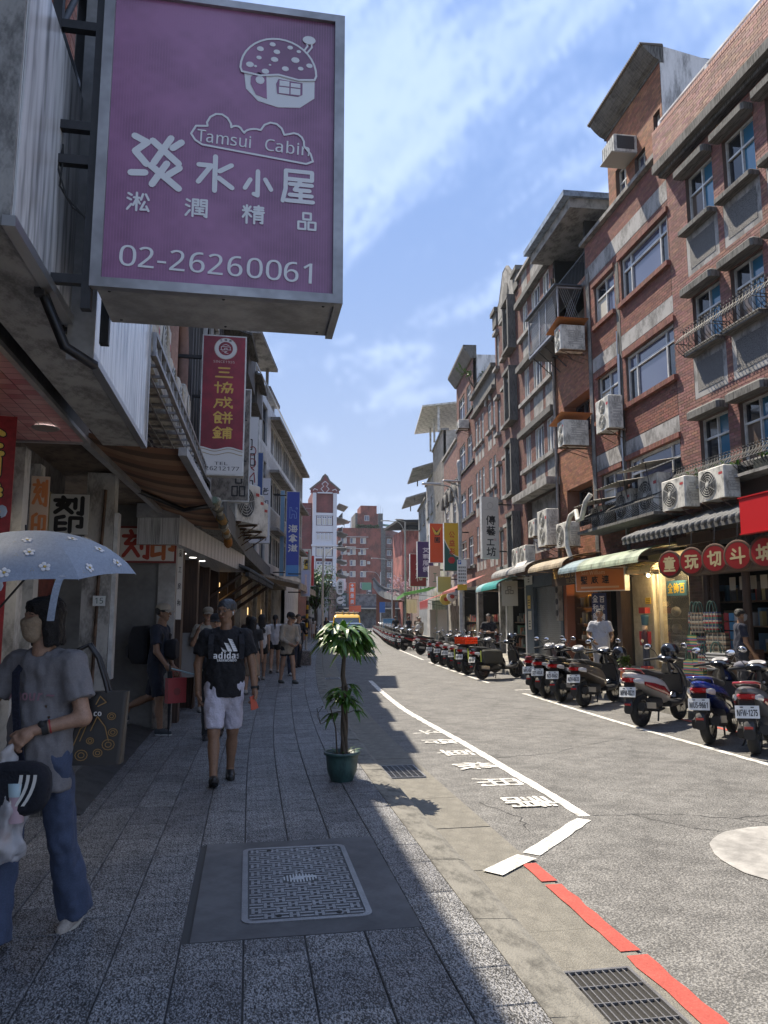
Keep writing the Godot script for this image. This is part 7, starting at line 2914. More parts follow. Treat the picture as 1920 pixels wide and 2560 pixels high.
	m=MB.new()
	for x in [-2.8,-.9,.9,2.8]:
		m.bx(x-.2,0,-.2,x+.2,4.6,.2)
	m.bx(-3,3.6,-.3,3,4.6,.3)
	part("gate",m,pm(.16,.06,.04,.8),tp)
	var bt:=thing("blossom_tree","bare pinkish blossom tree over the temple wall","tree",V(17.9,0,-88.0),0)
	m=MB.new()
	m.tube([V(0,0,0),V(.1,2.2,0),V(0,4.2,0)],.16,.1,7)
	part("trunk",m,mats.bark,bt)
	m=MB.new()
	m.tinted=true
	for k in 46:
		var a:=rng.randf()*TAU
		var e:=V(cos(a)*RR(.6,2.1),4.2+RR(-.4,2.2),sin(a)*RR(.5,1.6))
		m.col=Color(.42,.30,.30)
		m.tube([V(0,3.6,0),V(e.x*.4,e.y-.4,e.z*.4),e],.05,.02,4)
		for q in 5:
			m.col=Color(.55,.36,.38)*RR(.6,1.2)
			m.ball(e+V(RR(-.3,.3),RR(-.3,.3),RR(-.3,.3)),V(.09,.08,.09),BI,6)
	part("crown",m,mat("blossom",Color(1,1,1),.9,{"vc":true}),bt,"stuff")
	f1.free()
	f2.free()
	f3.free()
	f4.free()
	f5.free()
func lamp_post(label:String,p:Vector3,h:float,arm:float,two:=true)->Node3D:
	var l:=thing("street_lamp",label,"street lamp",p,0,"street lamps")
	var m:=MB.new()
	m.tube([V(0,0,0),V(0,h,0)],.09,.06,10)
	part("pole",m,mat("pole_grey",Color(.44,.44,.43),.5,{"tex": "grime","sc":.8}),l)
	m=MB.new()
	m.lathe(Vector3.ZERO,[W(.17,0),W(.17,.75),W(.19,.78),W(.17,.95),W(.1,1.05)],12)
	part("base",m,mats.pole_grey,l)
	m=MB.new()
	var pts:=[]
	for k in 9:
		var a:=PI/2*k/8
		pts.append(V(-arm*.45*(1-cos(a)),h-1.6+1.6*sin(a),0))
	pts.append(V(-arm,h+.05,0))
	m.tube(pts,.035,.03,6)
	if two:
		m.tube([V(0,h,0),V(-arm*.5,h+.18,.05)],.03,.03,6)
	part("arm",m,mats.pole_grey,l)
	m=MB.new()
	m.bev(V(-arm,h+.06,0),V(.75,.07,.22),.02)
	part("lamp_head",m,mats.silver,l)
	if two:
		m=MB.new()
		m.bev(V(-arm*.3,h+.19,.05),V(.75,.06,.2),.02)
		part("lamp_head",m,mats.silver,l)
	return l
func furniture()->void:
	var lp:=lamp_post("grey lamp post with twin arms carrying the parking sign on the right pavement",V(8.15,.02,-28.75),6.75,1.15)
	var m:=MB.new()
	m.lathe(V(0,6.9,0),[W(.05,-.2),W(.08,.5),W(.12,.75),W(.08,.9),W(.0,.93)],10)
	part("finial",m,mats.pole_grey,lp)
	var ps:=thing("parking_sign","white parking rules sign with a blue P on the lamp post","sign",V(8.15,2.72,-28.62),.05)
	m=MB.new()
	m.bx(-.18,.18,-.01,.2,1.12,.005)
	part("plate",m,pm(.60,.61,.62,.4),ps)
	m=MB.new()
	m.bx(-.16,.94,.005,-.02,1.1,.008)
	part("blue_square",m,pm(.03,.10,.35,.4),ps)
	latin(ps,"P",V(-.09,1.02,.01),.11,pm(.7,.7,.7),BI,true)
	for k in 5:
		for q in 4:
			chars(ps,"機車停用"[q],V(-.14+q*.08,.78-k*.13,.008),W(.065,.08),Vector2.ZERO,.009,mats.ink)
	m=MB.new()
	m.bx(-.18,-.06,-.01,.2,.16,.005)
	part("yellow_plate",m,pm(.5,.32,.03,.5),ps)
	lamp_post("lamp post with a raised arm behind the lottery sign, far along the right side",V(bay(-62)+1.9,.02,-62.0),9.6,1.7,true)
	lamp_post("grey lamp post near the temple roof",V(bay(-84)+1.8,.02,-84.0),8.2,2.0,false)
	lamp_post("slim lamp post farthest off on the right side",V(bay(-108)+1.0,.02,-108.0),8.2,2.4,false)
	lamp_post("grey pole with a side arm at the kerb below the museum tower",V(4.98,0,-52.0),6.4,-1.9,false)
	var bs:=sign_box("traffic_sign","small blue traffic sign under the far lamp posts",V(bay(-95)+.9,2.3,-95.0),0,1.0,1.7,.06,pm(.02,.12,.38,.4))
	var bt:=sign_box("poster_stand","blue poster stand beyond the parked scooters",V(bay(-80)+1.3,.0,-80.0),0,1.4,1.6,.1,pm(.05,.17,.32,.5))
	var yp:=thing("striped_pole","thin grey pole wrapped in yellow and black bands beside the stone planter","pole",V(2.2,0,-29.5),0)
	m=MB.new()
	m.tube([Vector3.ZERO,V(.08,4.2,0)],.045,.04,9)
	part("pole",m,mats.pole_grey,yp)
	for k in 8:
		m=MB.new()
		var yb:=.9+k*.17
		m.tube([V(.018+k*.0034,yb,0),V(.021+k*.0034,yb+.165,0)],.05,.05,10)
		part("band",m,pm(.55,.30,.01,.5) if k%2==0 else mats.ink,yp)
	var pl:=thing("stone_planter","square granite planter block at the kerb near the striped pole","planter",V(1.78,0,-26.6),left_turn(6)-PI/2)
	m=MB.new()
	m.bev(V(0,.24,0),V(.78,.48,.78),.03)
	part("block",m,mat("planter_stone",Color(.26,.22,.20),.7,{"tex": "granite","sc":1.0}),pl)
	var t:=thing("street_tree","round bright green street tree far down the left pavement","tree",V(5.4,0,-63.0),0)
	m=MB.new()
	m.tube([V(0,0,0),V(.1,1.6,0),V(-.05,3.4,0)],.16,.09,8)
	for k in 9:
		var a:=TAU*k/9
		m.tube([V(0,2.2,0),V(cos(a)*.9,3.6,sin(a)*.9),V(cos(a)*1.5,4.6,sin(a)*1.4)],.07,.02,5)
	part("trunk",m,mats.bark,t)
	m=MB.new()
	m.tinted=true
	for k in 2600:
		var d:=V(rng.randfn(),rng.randfn(),rng.randfn()).normalized()
		var r:=pow(rng.randf(),.4)
		var bump:=1.0+.3*sin(d.x*5.0+1.0)*cos(d.y*4.0)+.2*sin(d.z*7.0)
		var p:=V(0,4.1,0)+d*r*bump*V(1.75,1.9,1.6)
		leaf(m,p,V(d.x+RR(-.6,.6),RR(-.6,.8),d.z+RR(-.6,.6)).normalized(),RR(.16,.3),.06)
	part("crown",m,mats.leaf,t,"stuff")
func potted_tree()->void:
	var t:=thing("potted_tree","tall potted money tree with a drooping leafy top in a dark green plastic pot","potted plant",V(.94,0,-7.65),0)
	var m:=MB.new()
	m.lathe(Vector3.ZERO,[W(.105,.0),W(.115,.02),W(.145,.10),W(.156,.20),W(.158,.245),W(.178,.25),W(.18,.272),W(.162,.276),W(.15,.24),W(.0,.235)],30)
	part("pot",m,mat("pot_green",Color(.035,.085,.08),.42,{"tex": "stain","sc":3.0}),t)
	m=MB.new()
	m.lathe(V(0,.238,0),[W(.15,0),W(.08,.014),W(.0,.018)],14)
	part("soil",m,mats.soil,t)
	m=MB.new()
	for k in 4:
		var pts:=[]
		for i in 14:
			var y:=.24+i*.052
			var a:=k*TAU/4+i*.32
			pts.append(V(.02+cos(a)*.02,y,sin(a)*.02))
		m.tube(pts,.019,.015,7)
	m.tube([V(.02,.9,0),V(.0,1.0,.01),V(.012,1.18,.0),V(.005,1.36,.0)],.026,.017,8)
	m.tube([V(-.05,.24,.02),V(-.07,.5,.05),V(-.13,.72,.07)],.009,.005,5)
	for k in 5:
		var a:=k*1.3
		m.tube([V(.0,.7,0),V(cos(a)*.08,.78,sin(a)*.08),V(cos(a)*.16,.74+.05*(k%3),sin(a)*.14)],.006,.004,4)
	for k in 2:
		m.tube([V(-.1,.6,.05),V(-.22,.55,.08),V(-.26,.64+.06*k,.1),V(-.2,.72,.1)],.004,.003,4)
	part("trunk",m,mats.bark,t)
	var st:=MB.new()
	var leaves:=[]
	for tier in 2:
		var n:int=[30,17][tier]
		for i in n:
			var a:=i*2.399+tier
			var h:float=(1.30+.14*(i%5)/4.0) if tier==0 else .62+.3*rng.randf()
			var up:float=RR(-.15,.75) if tier==0 else RR(-.3,.5)
			var dir:=V(cos(a),up,sin(a)).normalized()
			var sl:=RR(.09,.2) if tier==0 else RR(.05,.13)
			var o:=V(.006,h,0)
			var e:=o+dir*sl
			st.tube([o,e],.004,.003,4)
			var k2:=5 if tier==0 else 4
			for k in k2:
				var b:=(k-(k2-1)/2.0)*.62
				var d2:=dir.rotated(VU,b)
				d2.y=up*.5-absf(b)*.15+RR(-.25,.15)
				var lm:=MB.new()
				lm.tinted=true
				leaf(lm,e,d2.normalized(),RR(.15,.26)*(1.0 if tier==0 else .72),.031 if tier==0 else .022,.55)
				leaves.append(lm)
	for k in 4:
		var lm:=MB.new()
		lm.tinted=true
		leaf(lm,V(0,1.42,0),V(cos(k*1.6)*.6,1.0,sin(k*1.6)*.6).normalized(),.2,.035,.2)
		leaves.append(lm)
	for k in 9:
		var lm:=MB.new()
		lm.tinted=true
		var a:=k*.8
		leaf(lm,V(cos(a)*.06,.25,sin(a)*.06),V(cos(a),.8,sin(a)).normalized(),.2,.009,.4)
		leaves.append(lm)
	part("leaf_stalk",st,mats.bark,t,"stuff")
	for lm in leaves:
		part("leaf",lm,mats.leaf,t)
func sect(z:float,y:float,hw:float,hh:float,e:=2.5,x:=.0,n:=18)->PackedVector3Array:
	var r:=PackedVector3Array()
	for k in n:
		var a:=TAU*k/n
		var c:=cos(a)
		var s:=sin(a)
		r.append(V(x+signf(c)*pow(absf(c),2.0/e)*hw,y+signf(s)*pow(absf(s),2.0/e)*hh,z))
	return r
func wheel(parent:Node,at:Vector3,r:float,w:float,rim_m:Material,spokes:=5)->void:
	var bs:=Basis(V(0,-1,0),V(1,0,0),V(0,0,1))
	var m:=MB.new()
	m.lathe(at,[W(r*.62,-w*.38),W(r*.80,-w*.5),W(r*.95,-w*.36),W(r,0),W(r*.95,w*.36),W(r*.80,w*.5),W(r*.62,w*.38)],26,bs)
	var t:=part("wheel",m,mats.tyre,parent)
	m=MB.new()
	m.lathe(at,[W(r*.62,-w*.42),W(r*.66,-w*.44),W(r*.66,w*.44),W(r*.62,w*.42)],24,bs)
	for k in spokes:
		var a:=TAU*k/spokes
		for sx in [-1,1]:
			m.boxb(at+V(sx*w*.40,sin(a)*r*.34,cos(a)*r*.34),V(.012,r*.14,r*.6),Basis(Vector3.RIGHT,-a))
	m.lathe(at,[W(.0,-w*.5),W(r*.16,-w*.46),W(r*.16,w*.46),W(.0,w*.5)],12,bs)
	part("rim",m,rim_m,t)
func scooter(label:String,rear:Vector2,deg:float,o:={})->Node3D:
	var h:=deg_to_rad(deg)
	var body:Material=o.get("body",mats.black_gloss)
	var accent:Material=o.get("accent",mats.black_plastic)
	var s:=thing("scooter",label,"scooter",V(rear.x+sin(h)*.62,ROAD+.004,rear.y-cos(h)*.62),-h,"scooters parked along the right kerb")
	s.rotation.z=o.get("lean",.05)
	var m:=MB.new()
	wheel(s,V(0,.25,.62),.25,.13,o.get("rim",mats.black_gloss))
	wheel(s,V(0,.245,-.64),.245,.11,o.get("rim",mats.black_gloss))
	m.loft([sect(.96,.80,.03,.025),sect(.90,.785,.10,.06),sect(.74,.735,.15,.10),sect(.50,.665,.185,.135),sect(.26,.60,.195,.16),sect(.04,.53,.18,.17),sect(-.10,.45,.15,.15),sect(-.16,.40,.11,.10)])
	part("rear_cowl",m,body,s)
	m=MB.new()
	for sx in [-1,1]:
		m.loft([sect(.70,.66,.012,.03,2.0,sx*.168),sect(.45,.60,.014,.055,2.0,sx*.196),sect(.15,.53,.014,.06,2.0,sx*.196),sect(-.06,.44,.01,.03,2.0,sx*.17)])
	part("side_trim",m,accent,s)
	m=MB.new()
	m.loft([sect(.84,.845,.06,.02),sect(.76,.852,.125,.045),sect(.55,.835,.155,.055),sect(.32,.79,.15,.05),sect(.16,.77,.15,.05),sect(.0,.755,.125,.05),sect(-.12,.72,.06,.035)])
	part("seat",m,mats.rubber,s)
	m=MB.new()
	m.tube([V(-.12,.80,.62),V(-.15,.86,.78),V(-.12,.885,.93),V(0,.895,1.0),V(.12,.885,.93),V(.15,.86,.78),V(.12,.80,.62)],.016,.016,7)
	part("grab_rail",m,o.get("rail",mats.black_plastic),s)
	m=MB.new()
	m.loft([sect(.86,.72,.115,.045,3.0),sect(.93,.725,.105,.04,3.0),sect(.965,.73,.07,.025,3.0)])
	part("tail_light",m,mats.lens_red,s)
	for sx in [-1,1]:
		m=MB.new()
		m.loft([sect(.74,.69,.02,.04,2.0,sx*.155),sect(.85,.705,.028,.042,2.0,sx*.138),sect(.93,.715,.018,.028,2.0,sx*.118)])
		part("indicator",m,mats.lens_clear if not o.has("amber") else mats.lens_amber,s)
	m=MB.new()
	m.boxb(V(0,.55,.90),V(.17,.26,.03),Basis(Vector3.RIGHT,-.25))
	m.loft([sect(.60,.52,.06,.04,3.0),sect(.80,.50,.07,.04,3.0),sect(.93,.42,.07,.05,3.0),sect(.985,.28,.065,.06,3.0)])
	part("mudguard",m,mats.black_plastic,s)
	m=MB.new()
	m.bx(-.05,.345,.955,.05,.375,.99)
	part("reflector",m,mats.lens_red,s)
	var pb:=Basis(Vector3.RIGHT,-.22)
	var pc:=V(0,.545,.955)
	m=MB.new()
	m.boxb(pc,V(.27,.15,.004),pb)
	var plate:=part("plate",m,mats.plate,s)
	if o.get("plate","")!="":
		latin(plate,o.plate,pc+pb*V(0,-.012,.004),.075,mats.ink,pb,true,.23)
	m=MB.new()
	for sx in [-1,1]:
		m.boxb(pc+pb*V(sx*.06,.055,.004),V(.035,.012,.006),pb)
	part("plate_bolt",m,mats.iron_dark,plate,"stuff")
	m=MB.new()
	m.loft([sect(.78,.27,.035,.06,3.0,-.13),sect(.60,.27,.05,.085,3.0,-.135),sect(.25,.30,.05,.08,3.0,-.135),sect(.02,.31,.045,.06,3.0,-.125)])
	part("belt_case",m,mats.black_plastic,s)
	m=MB.new()
	m.loft([sect(.56,.40,.055,.06,3.0,-.12),sect(.25,.44,.06,.07,3.0,-.12)])
	m.loft([sect(.42,.30,.10,.10,2.2),sect(.10,.33,.12,.12,2.2)])
	part("engine",m,mats.iron_dark,s)
	m=MB.new()
	m.tube([V(.10,.24,.05),V(.13,.22,.3),V(.145,.27,.42)],.022,.022,7)
	m.tube([V(.15,.27,.40),V(.16,.33,.86)],.055,.062,12)
	part("silencer",m,mats.black_plastic,s)
	m=MB.new()
	m.boxb(V(.215,.33,.66),V(.012,.09,.28),Basis(Vector3.RIGHT,-.1))
	part("silencer_shield",m,o.get("shield",mats.silver),s)
	m=MB.new()
	for k in 9:
		m.lathe(V(-.10,.36+k*.025,.70-k*.012),[W(.024,-.004),W(.028,.0),W(.024,.004)],9)
	m.tube([V(-.10,.30,.72),V(-.10,.62,.59)],.012,.012,6)
	part("shock",m,mats.silver,s,"stuff")
	m=MB.new()
	m.loft([sect(-.08,.30,.17,.05,4.0),sect(-.30,.29,.185,.045,4.0),sect(-.48,.32,.19,.05,4.0),sect(-.54,.40,.17,.05,4.0)])
	part("floorboard",m,mats.black_plastic,s)
	m=MB.new()
	var rr:=[]
	for q in [[.30,-.50,.17,.045],[.42,-.555,.205,.06],[.58,-.575,.225,.085],[.72,-.55,.215,.10],[.84,-.50,.17,.09],[.93,-.45,.10,.06]]:
		var row:=PackedVector3Array()
		for k in 18:
			var a:=-TAU*k/18
			row.append(V(signf(cos(a))*pow(absf(cos(a)),.8)*q[2],q[0],q[1]+sin(a)*q[3]*(1.0 if sin(a)<0 else .45)))
		rr.append(row)
	m.loft(rr)
	part("leg_shield",m,o.get("front",body),s)
	m=MB.new()
	m.boxb(V(0,.60,-.505),V(.30,.30,.05),Basis(Vector3.RIGHT,.12))
	m.ball(V(0,.80,-.44),V(.022,.022,.012),BI,8)
	part("inner_panel",m,mats.black_plastic,s)
	m=MB.new()
	m.ball(V(.05,.80,-.43),V(.02,.02,.015),BI,8)
	part("key_switch",m,mats.silver,s)
	m=MB.new()
	var fr:=[]
	for k in 9:
		var a:=lerpf(-.3,2.6,k/8.0)
		var row:=PackedVector3Array()
		for q in 7:
			var b:=lerpf(-1.0,1.0,q/6.0)
			var rad:=.29-.03*b*b
			row.append(V(b*.072,.245+sin(a)*rad,-.64-cos(a)*rad))
		fr.append(row)
	m.loft(fr,false,false)
	part("front_mudguard",m,o.get("front",body),s)
	m=MB.new()
	for sx in [-1,1]:
		m.tube([V(sx*.075,.24,-.64),V(sx*.07,.52,-.56)],.018,.02,7)
	m.tube([V(0,.50,-.56),V(0,.98,-.42)],.03,.03,7)
	part("fork",m,mats.iron_dark,s)
	m=MB.new()
	m.loft([sect(-.56,.99,.05,.045,2.2),sect(-.50,1.00,.13,.075,2.4),sect(-.40,1.01,.165,.07,2.6),sect(-.31,1.01,.12,.05,2.4),sect(-.28,1.0,.06,.03,2.2)])
	part("handlebar_cowl",m,o.get("front",body),s)
	m=MB.new()
	m.loft([sect(-.535,.985,.06,.035,2.4),sect(-.57,.985,.045,.025,2.4)])
	part("headlight",m,mats.lens_clear,s)
	m=MB.new()
	m.lathe(V(0,1.066,-.375),[W(.10,-.012),W(.10,.004),W(.092,.01),W(.0,.012)],16,Basis(Vector3.RIGHT,.35),W(1.15,.8))
	part("instrument_glass",m,mats.lens_clear,s)
	for sx in [-1,1]:
		m=MB.new()
		m.tube([V(sx*.14,1.01,-.39),V(sx*.24,1.0,-.34),V(sx*.36,.985,-.29)],.02,.02,8)
		part("grip",m,mats.rubber,s)
		m=MB.new()
		m.tube([V(sx*.17,1.0,-.42),V(sx*.27,.99,-.40),V(sx*.35,.98,-.34)],.007,.007,5)
		part("brake_lever",m,mats.silver,s)
		var mi:=MB.new()
		mi.tube([V(sx*.16,1.04,-.40),V(sx*.22,1.13,-.42),V(sx*.30,1.19,-.40)],.007,.007,5)
		mi.ball(V(sx*.32,1.205,-.395),V(.075,.048,.02),Basis(VU,-sx*.25)*Basis(Vector3.FORWARD,sx*.2),12)
		var mm:=part("mirror",mi,mats.black_plastic,s)
		mi=MB.new()
		mi.ball(V(sx*.32,1.205,-.383),V(.066,.041,.012),Basis(VU,-sx*.25)*Basis(Vector3.FORWARD,sx*.2),12)
		part("mirror_glass",mi,mats.chrome,mm)
	m=MB.new()
	m.tube([V(-.12,.26,.0),V(-.24,.02,-.06),V(-.27,.0,-.07)],.012,.012,5)
	part("side_stand",m,mats.iron_dark,s)
	m=MB.new()
	m.tube([V(-.11,.20,.25),V(-.13,.07,.33)],.014,.014,5)
	m.tube([V(.11,.20,.25),V(.13,.07,.33)],.014,.014,5)
	part("centre_stand",m,mats.iron_dark,s)
	if o.has("bags"):
		for sx in [-1,1]:
			m=MB.new()
			m.loft([sect(.80,.62,.07,.15,4.0,sx*.27),sect(.74,.62,.09,.18,4.0,sx*.28),sect(.20,.60,.09,.18,4.0,sx*.28),sect(.12,.60,.06,.15,4.0,sx*.27)])
			m.boxb(V(sx*.15,.80,.45),V(.24,.02,.6),Basis(Vector3.FORWARD,sx*.1))
			part("pannier",m,cloth(.035,.035,.028),s)
			m=MB.new()
			m.bx(sx*.27-.07,.48,.806,sx*.27-.03,.78,.812)
			part("reflective_strip",m,pm(.55,.62,.1),s)
	if o.has("rack"):
		m=MB.new()
		m.bx(-.2,.88,.45,.2,.9,.95)
		part("luggage_rack",m,mats.steel_black,s)
	return s
func helmet(label:String,at:Vector3,turn:float,m1:Material,visor:=true)->Node3D:
	var h:=thing("helmet",label,"helmet",at,turn,"helmets left on the scooters")
	var m:=MB.new()
	m.lathe(Vector3.ZERO,[W(.118,-.05),W(.13,.0),W(.125,.06),W(.095,.115),W(.05,.14),W(.0,.146)],20,BI,W(.92,1.1))
	part("shell",m,m1,h)
	if visor:
		m=MB.new()
		var rows:=[]
		for k in 4:
			var row:=PackedVector3Array()
			for q in 9:
				var a:=lerpf(-1.1,1.1,q/8.0)
				row.append(V(sin(a)*.128,.05-k*.045,-cos(a)*(.148-.004*k)))
			rows.append(row)
		m.loft(rows,false,false)
		part("visor",m,mats.glass_dark,h)
	m=MB.new()
	m.tube([V(-.1,-.04,0),V(-.06,-.16,-.05),V(.06,-.16,-.05),V(.1,-.04,0)],.008,.008,4)
	part("strap",m,mats.rubber,h)
	return h
func scooter_pos(rear:Vector2,deg:float,p:Vector3)->Vector3:
	var h:=deg_to_rad(deg)
	return V(rear.x+sin(h)*.62,ROAD,rear.y-cos(h)*.62)+Basis(VU,-h)*p
func scooters()->void:
	var blue:=mat("scooter_blue",Color(.012,.035,.22),.25,{"coat":.9})
	var red:=mat("scooter_red",Color(.30,.012,.018),.25,{"coat":.9})
	var wht:=mat("scooter_white",Color(.52,.50,.47),.3,{"coat":.7})
	var brown:=mat("scooter_brown",Color(.105,.085,.065),.3,{"coat":.8})
	var grey:=mat("scooter_grey",Color(.12,.12,.125),.3,{"coat":.7})
	var dred:=mat("scooter_darkred",Color(.11,.012,.014),.3,{"coat":.7})
	var blk:Material=mats.black_gloss
	scooter("dark scooter with red panels and white plate NFW-1275, nearest the camera",W(6.2,-8.72),43,{"body":grey,"accent":red,"front":blk,"plate": "NFW-1275","rail":red})
	scooter("shiny blue scooter with red tail light and white plate MUS-9661",W(6.12,-9.56),47,{"body":blue,"accent":blk,"front":blk,"plate": "MUS-9661","rail":blue})
	scooter("black scooter with white and red rear panels and plate MPM-0221",W(6.05,-11.24),57,{"body":wht,"accent":red,"front":blk,"plate": "MPM-0221","rail":red,"rim":mats.black_gloss})
	scooter("brown and black scooter with plate NZH-0633 and a helmet on its handlebar",W(6.32,-13.89),52,{"body":brown,"accent":brown,"front":blk,"plate": "NZH-0633"})
	scooter("black scooter with plate NZS-8662 beside the brown one",W(6.27,-14.84),48,{"body":blk,"accent":grey,"front":grey,"plate": "NZS-8662","shield":wht})
	scooter("black scooter with wide red tail light and plate 321-KGX",W(6.28,-15.7),45,{"body":blk,"accent":blk,"plate": "321-KGX"})
	scooter("dark maroon scooter with plate MPL-6567, last before the gap",W(6.35,-16.43),44,{"body":dred,"accent":blk,"front":grey,"plate": "MPL-6567"})
	var bagged:=scooter("long black scooter with olive canvas side bags, parked side on",W(6.39,-20.54),68,{"body":blk,"accent":blk,"plate": "EMZ-0387","bags":1})
	scooter("tall scooter carrying the orange crate, behind the canvas side bags",W(6.49,-22.3),58,{"body":grey,"accent":blk,"plate": "EMY-5103","rack":1,"bags":1})
	var s_grey:=scooter("grey white scooter with a low tail past the orange crate",W(6.62,-23.7),55,{"body":wht,"accent":grey,"front":blk,"plate": "NQA-7791"})
	var s_red:=scooter("white scooter with red tail panels in the middle of the row",W(6.72,-25.0),52,{"body":wht,"accent":red,"front":blk,"plate": "MTC-2214"})
	scooter("maroon and silver scooter next to the bay's white end line",W(6.85,-26.6),50,{"body":dred,"accent":wht,"front":blk,"plate": "MKR-5308"})
	scooter("black scooter half hidden behind the maroon and silver one",W(6.9,-28.0),50,{"body":blk,"accent":grey,"plate": "NLP-4120"})
	var s_dark:=scooter("dark red scooter alone by the white bay corner, parked nearly side on",W(7.94,-35.0),74,{"body":dred,"accent":blk,"front":blk,"plate": "NDB-3865"})
	var s_sport:=scooter("black and red scooter with a big rear wheel beyond the lone dark red one",W(8.09,-39.6),58,{"body":blk,"accent":red,"front":blk,"plate": "MXL-9043"})
	var d:=41.2
	var src:=[s_grey,s_red,s_dark,s_sport]
	var i:=0
	while d<88.0:
		var k:int=[3,2,0,3,1,2,3,0][i%8]
		var x:=bay(-d)-.02
		var hd:=deg_to_rad(50.0+9.0*sin(i*2.1)+d*.12)
		var nth:String=["first","second","third","fourth","fifth","sixth","seventh","eighth","ninth","tenth"][i%10]
		var mark:String=["past the big wheeled one","of the middle stretch opposite the yellow van","of the far stretch before the blue poster stand"][mini(int(i/10.0),2)]
		copy_of(src[k],"%s scooter, %s %s"%[["pale grey","white","dark red","black"][k],nth,mark],V(x+sin(hd)*.62,ROAD+.004,-d-cos(hd)*.62),-hd)
		d+=1.25+.012*d+.25*sin(i*1.7)
		i+=1
	var cr:=thing("crate","bright orange slatted plastic crate on the back of a scooter","crate",scooter_pos(W(6.49,-22.3),58,V(0,.92,.66)),-deg_to_rad(58))
	var orange:=mat("crate_orange",Color(.62,.085,.01),.45,{"back":Color(.8,.2,.05)})
	var m:=MB.new()
	m.bx(-.2,0,-.28,.2,.012,.3)
	part("floor",m,orange,cr)
	for k in 4:
		m=MB.new()
		for y in [.012,.075,.14]:
			if k<2:
				m.bx([-.2,.188][k],y,-.28,[-.188,.2][k],y+.04,.3)
			else:
				m.bx(-.188,y,[-.28,.288][k-2],.188,y+.04,[-.268,.3][k-2])
		for q in 8:
			if k<2:
				m.bx([-.203,.185][k],.012,-.27+q*.078,[-.185,.203][k],.2,-.255+q*.078)
			elif q<6:
				m.bx(-.18+q*.07,.012,[-.283,.285][k-2],-.165+q*.07,.2,[-.265,.303][k-2])
		part("side",m,orange,cr)
	helmet("black full helmet with dark visor on the scooter with canvas side bags",scooter_pos(W(6.39,-20.54),68,V(.12,1.12,-.38)),-1.6,mats.black_gloss)
	helmet("black helmet hooked on the handlebar of the brown scooter",scooter_pos(W(6.32,-13.89),52,V(.3,.98,-.36)),.5,mats.black_gloss)
	helmet("small black helmet perched on the white and red scooter's handlebar",scooter_pos(W(6.05,-11.24),57,V(.0,1.12,-.42)),.9,mats.black_gloss)
	var gl:=thing("mitt_cover","patterned grey and red hand mitt on the blue scooter's handlebar","hand mitt",scooter_pos(W(6.12,-9.56),47,V(.28,.99,-.36)),-deg_to_rad(47))
	m=MB.new()
	m.ball(Vector3.ZERO,V(.15,.075,.09),Basis(VU,.4),12)
	part("cloth",m,cloth(.16,.16,.19),gl)
	m=MB.new()
	m.ball(V(.15,-.01,.05),V(.075,.06,.06),Basis(VU,.4),10)
	part("cuff",m,cloth(.22,.04,.045),gl)
	var tw:=thing("cloth","dusty pink cloth hanging by the leg shield of the white and red scooter","cloth",scooter_pos(W(6.05,-11.24),57,V(-.16,.30,-.22)),-deg_to_rad(57))
	m=MB.new()
	for k in 4:
		var x0:=-.0+.008*k
		m.quad(V(x0,.0,.11-k*.06),V(x0+.008,.0,.05-k*.06),V(x0+.004,.42-.03*k,.02-k*.03),V(x0,.42-.03*k,.05-k*.03))
	part("fold",m,cloth(.42,.15,.2),tw)
func box_ring(y:float,z0:float,z1:float,hw:float,r:float)->PackedVector3Array:
	var o:=PackedVector3Array()
	for q in [[1,1],[-1,1],[-1,-1],[1,-1]]:
		for k in 4:
			var a:float=([.0,.5,1.0,1.5][[[1,1],[-1,1],[-1,-1],[1,-1]].find(q)]+k/6.0)*PI
			var cx:float=q[0]*(hw-r)
			var cz:float=(z1-r) if q[1]==1 else (z0+r)
			o.append(V(cx+cos(a)*r,y,cz+sin(a)*r))
	o.reverse()
	return o
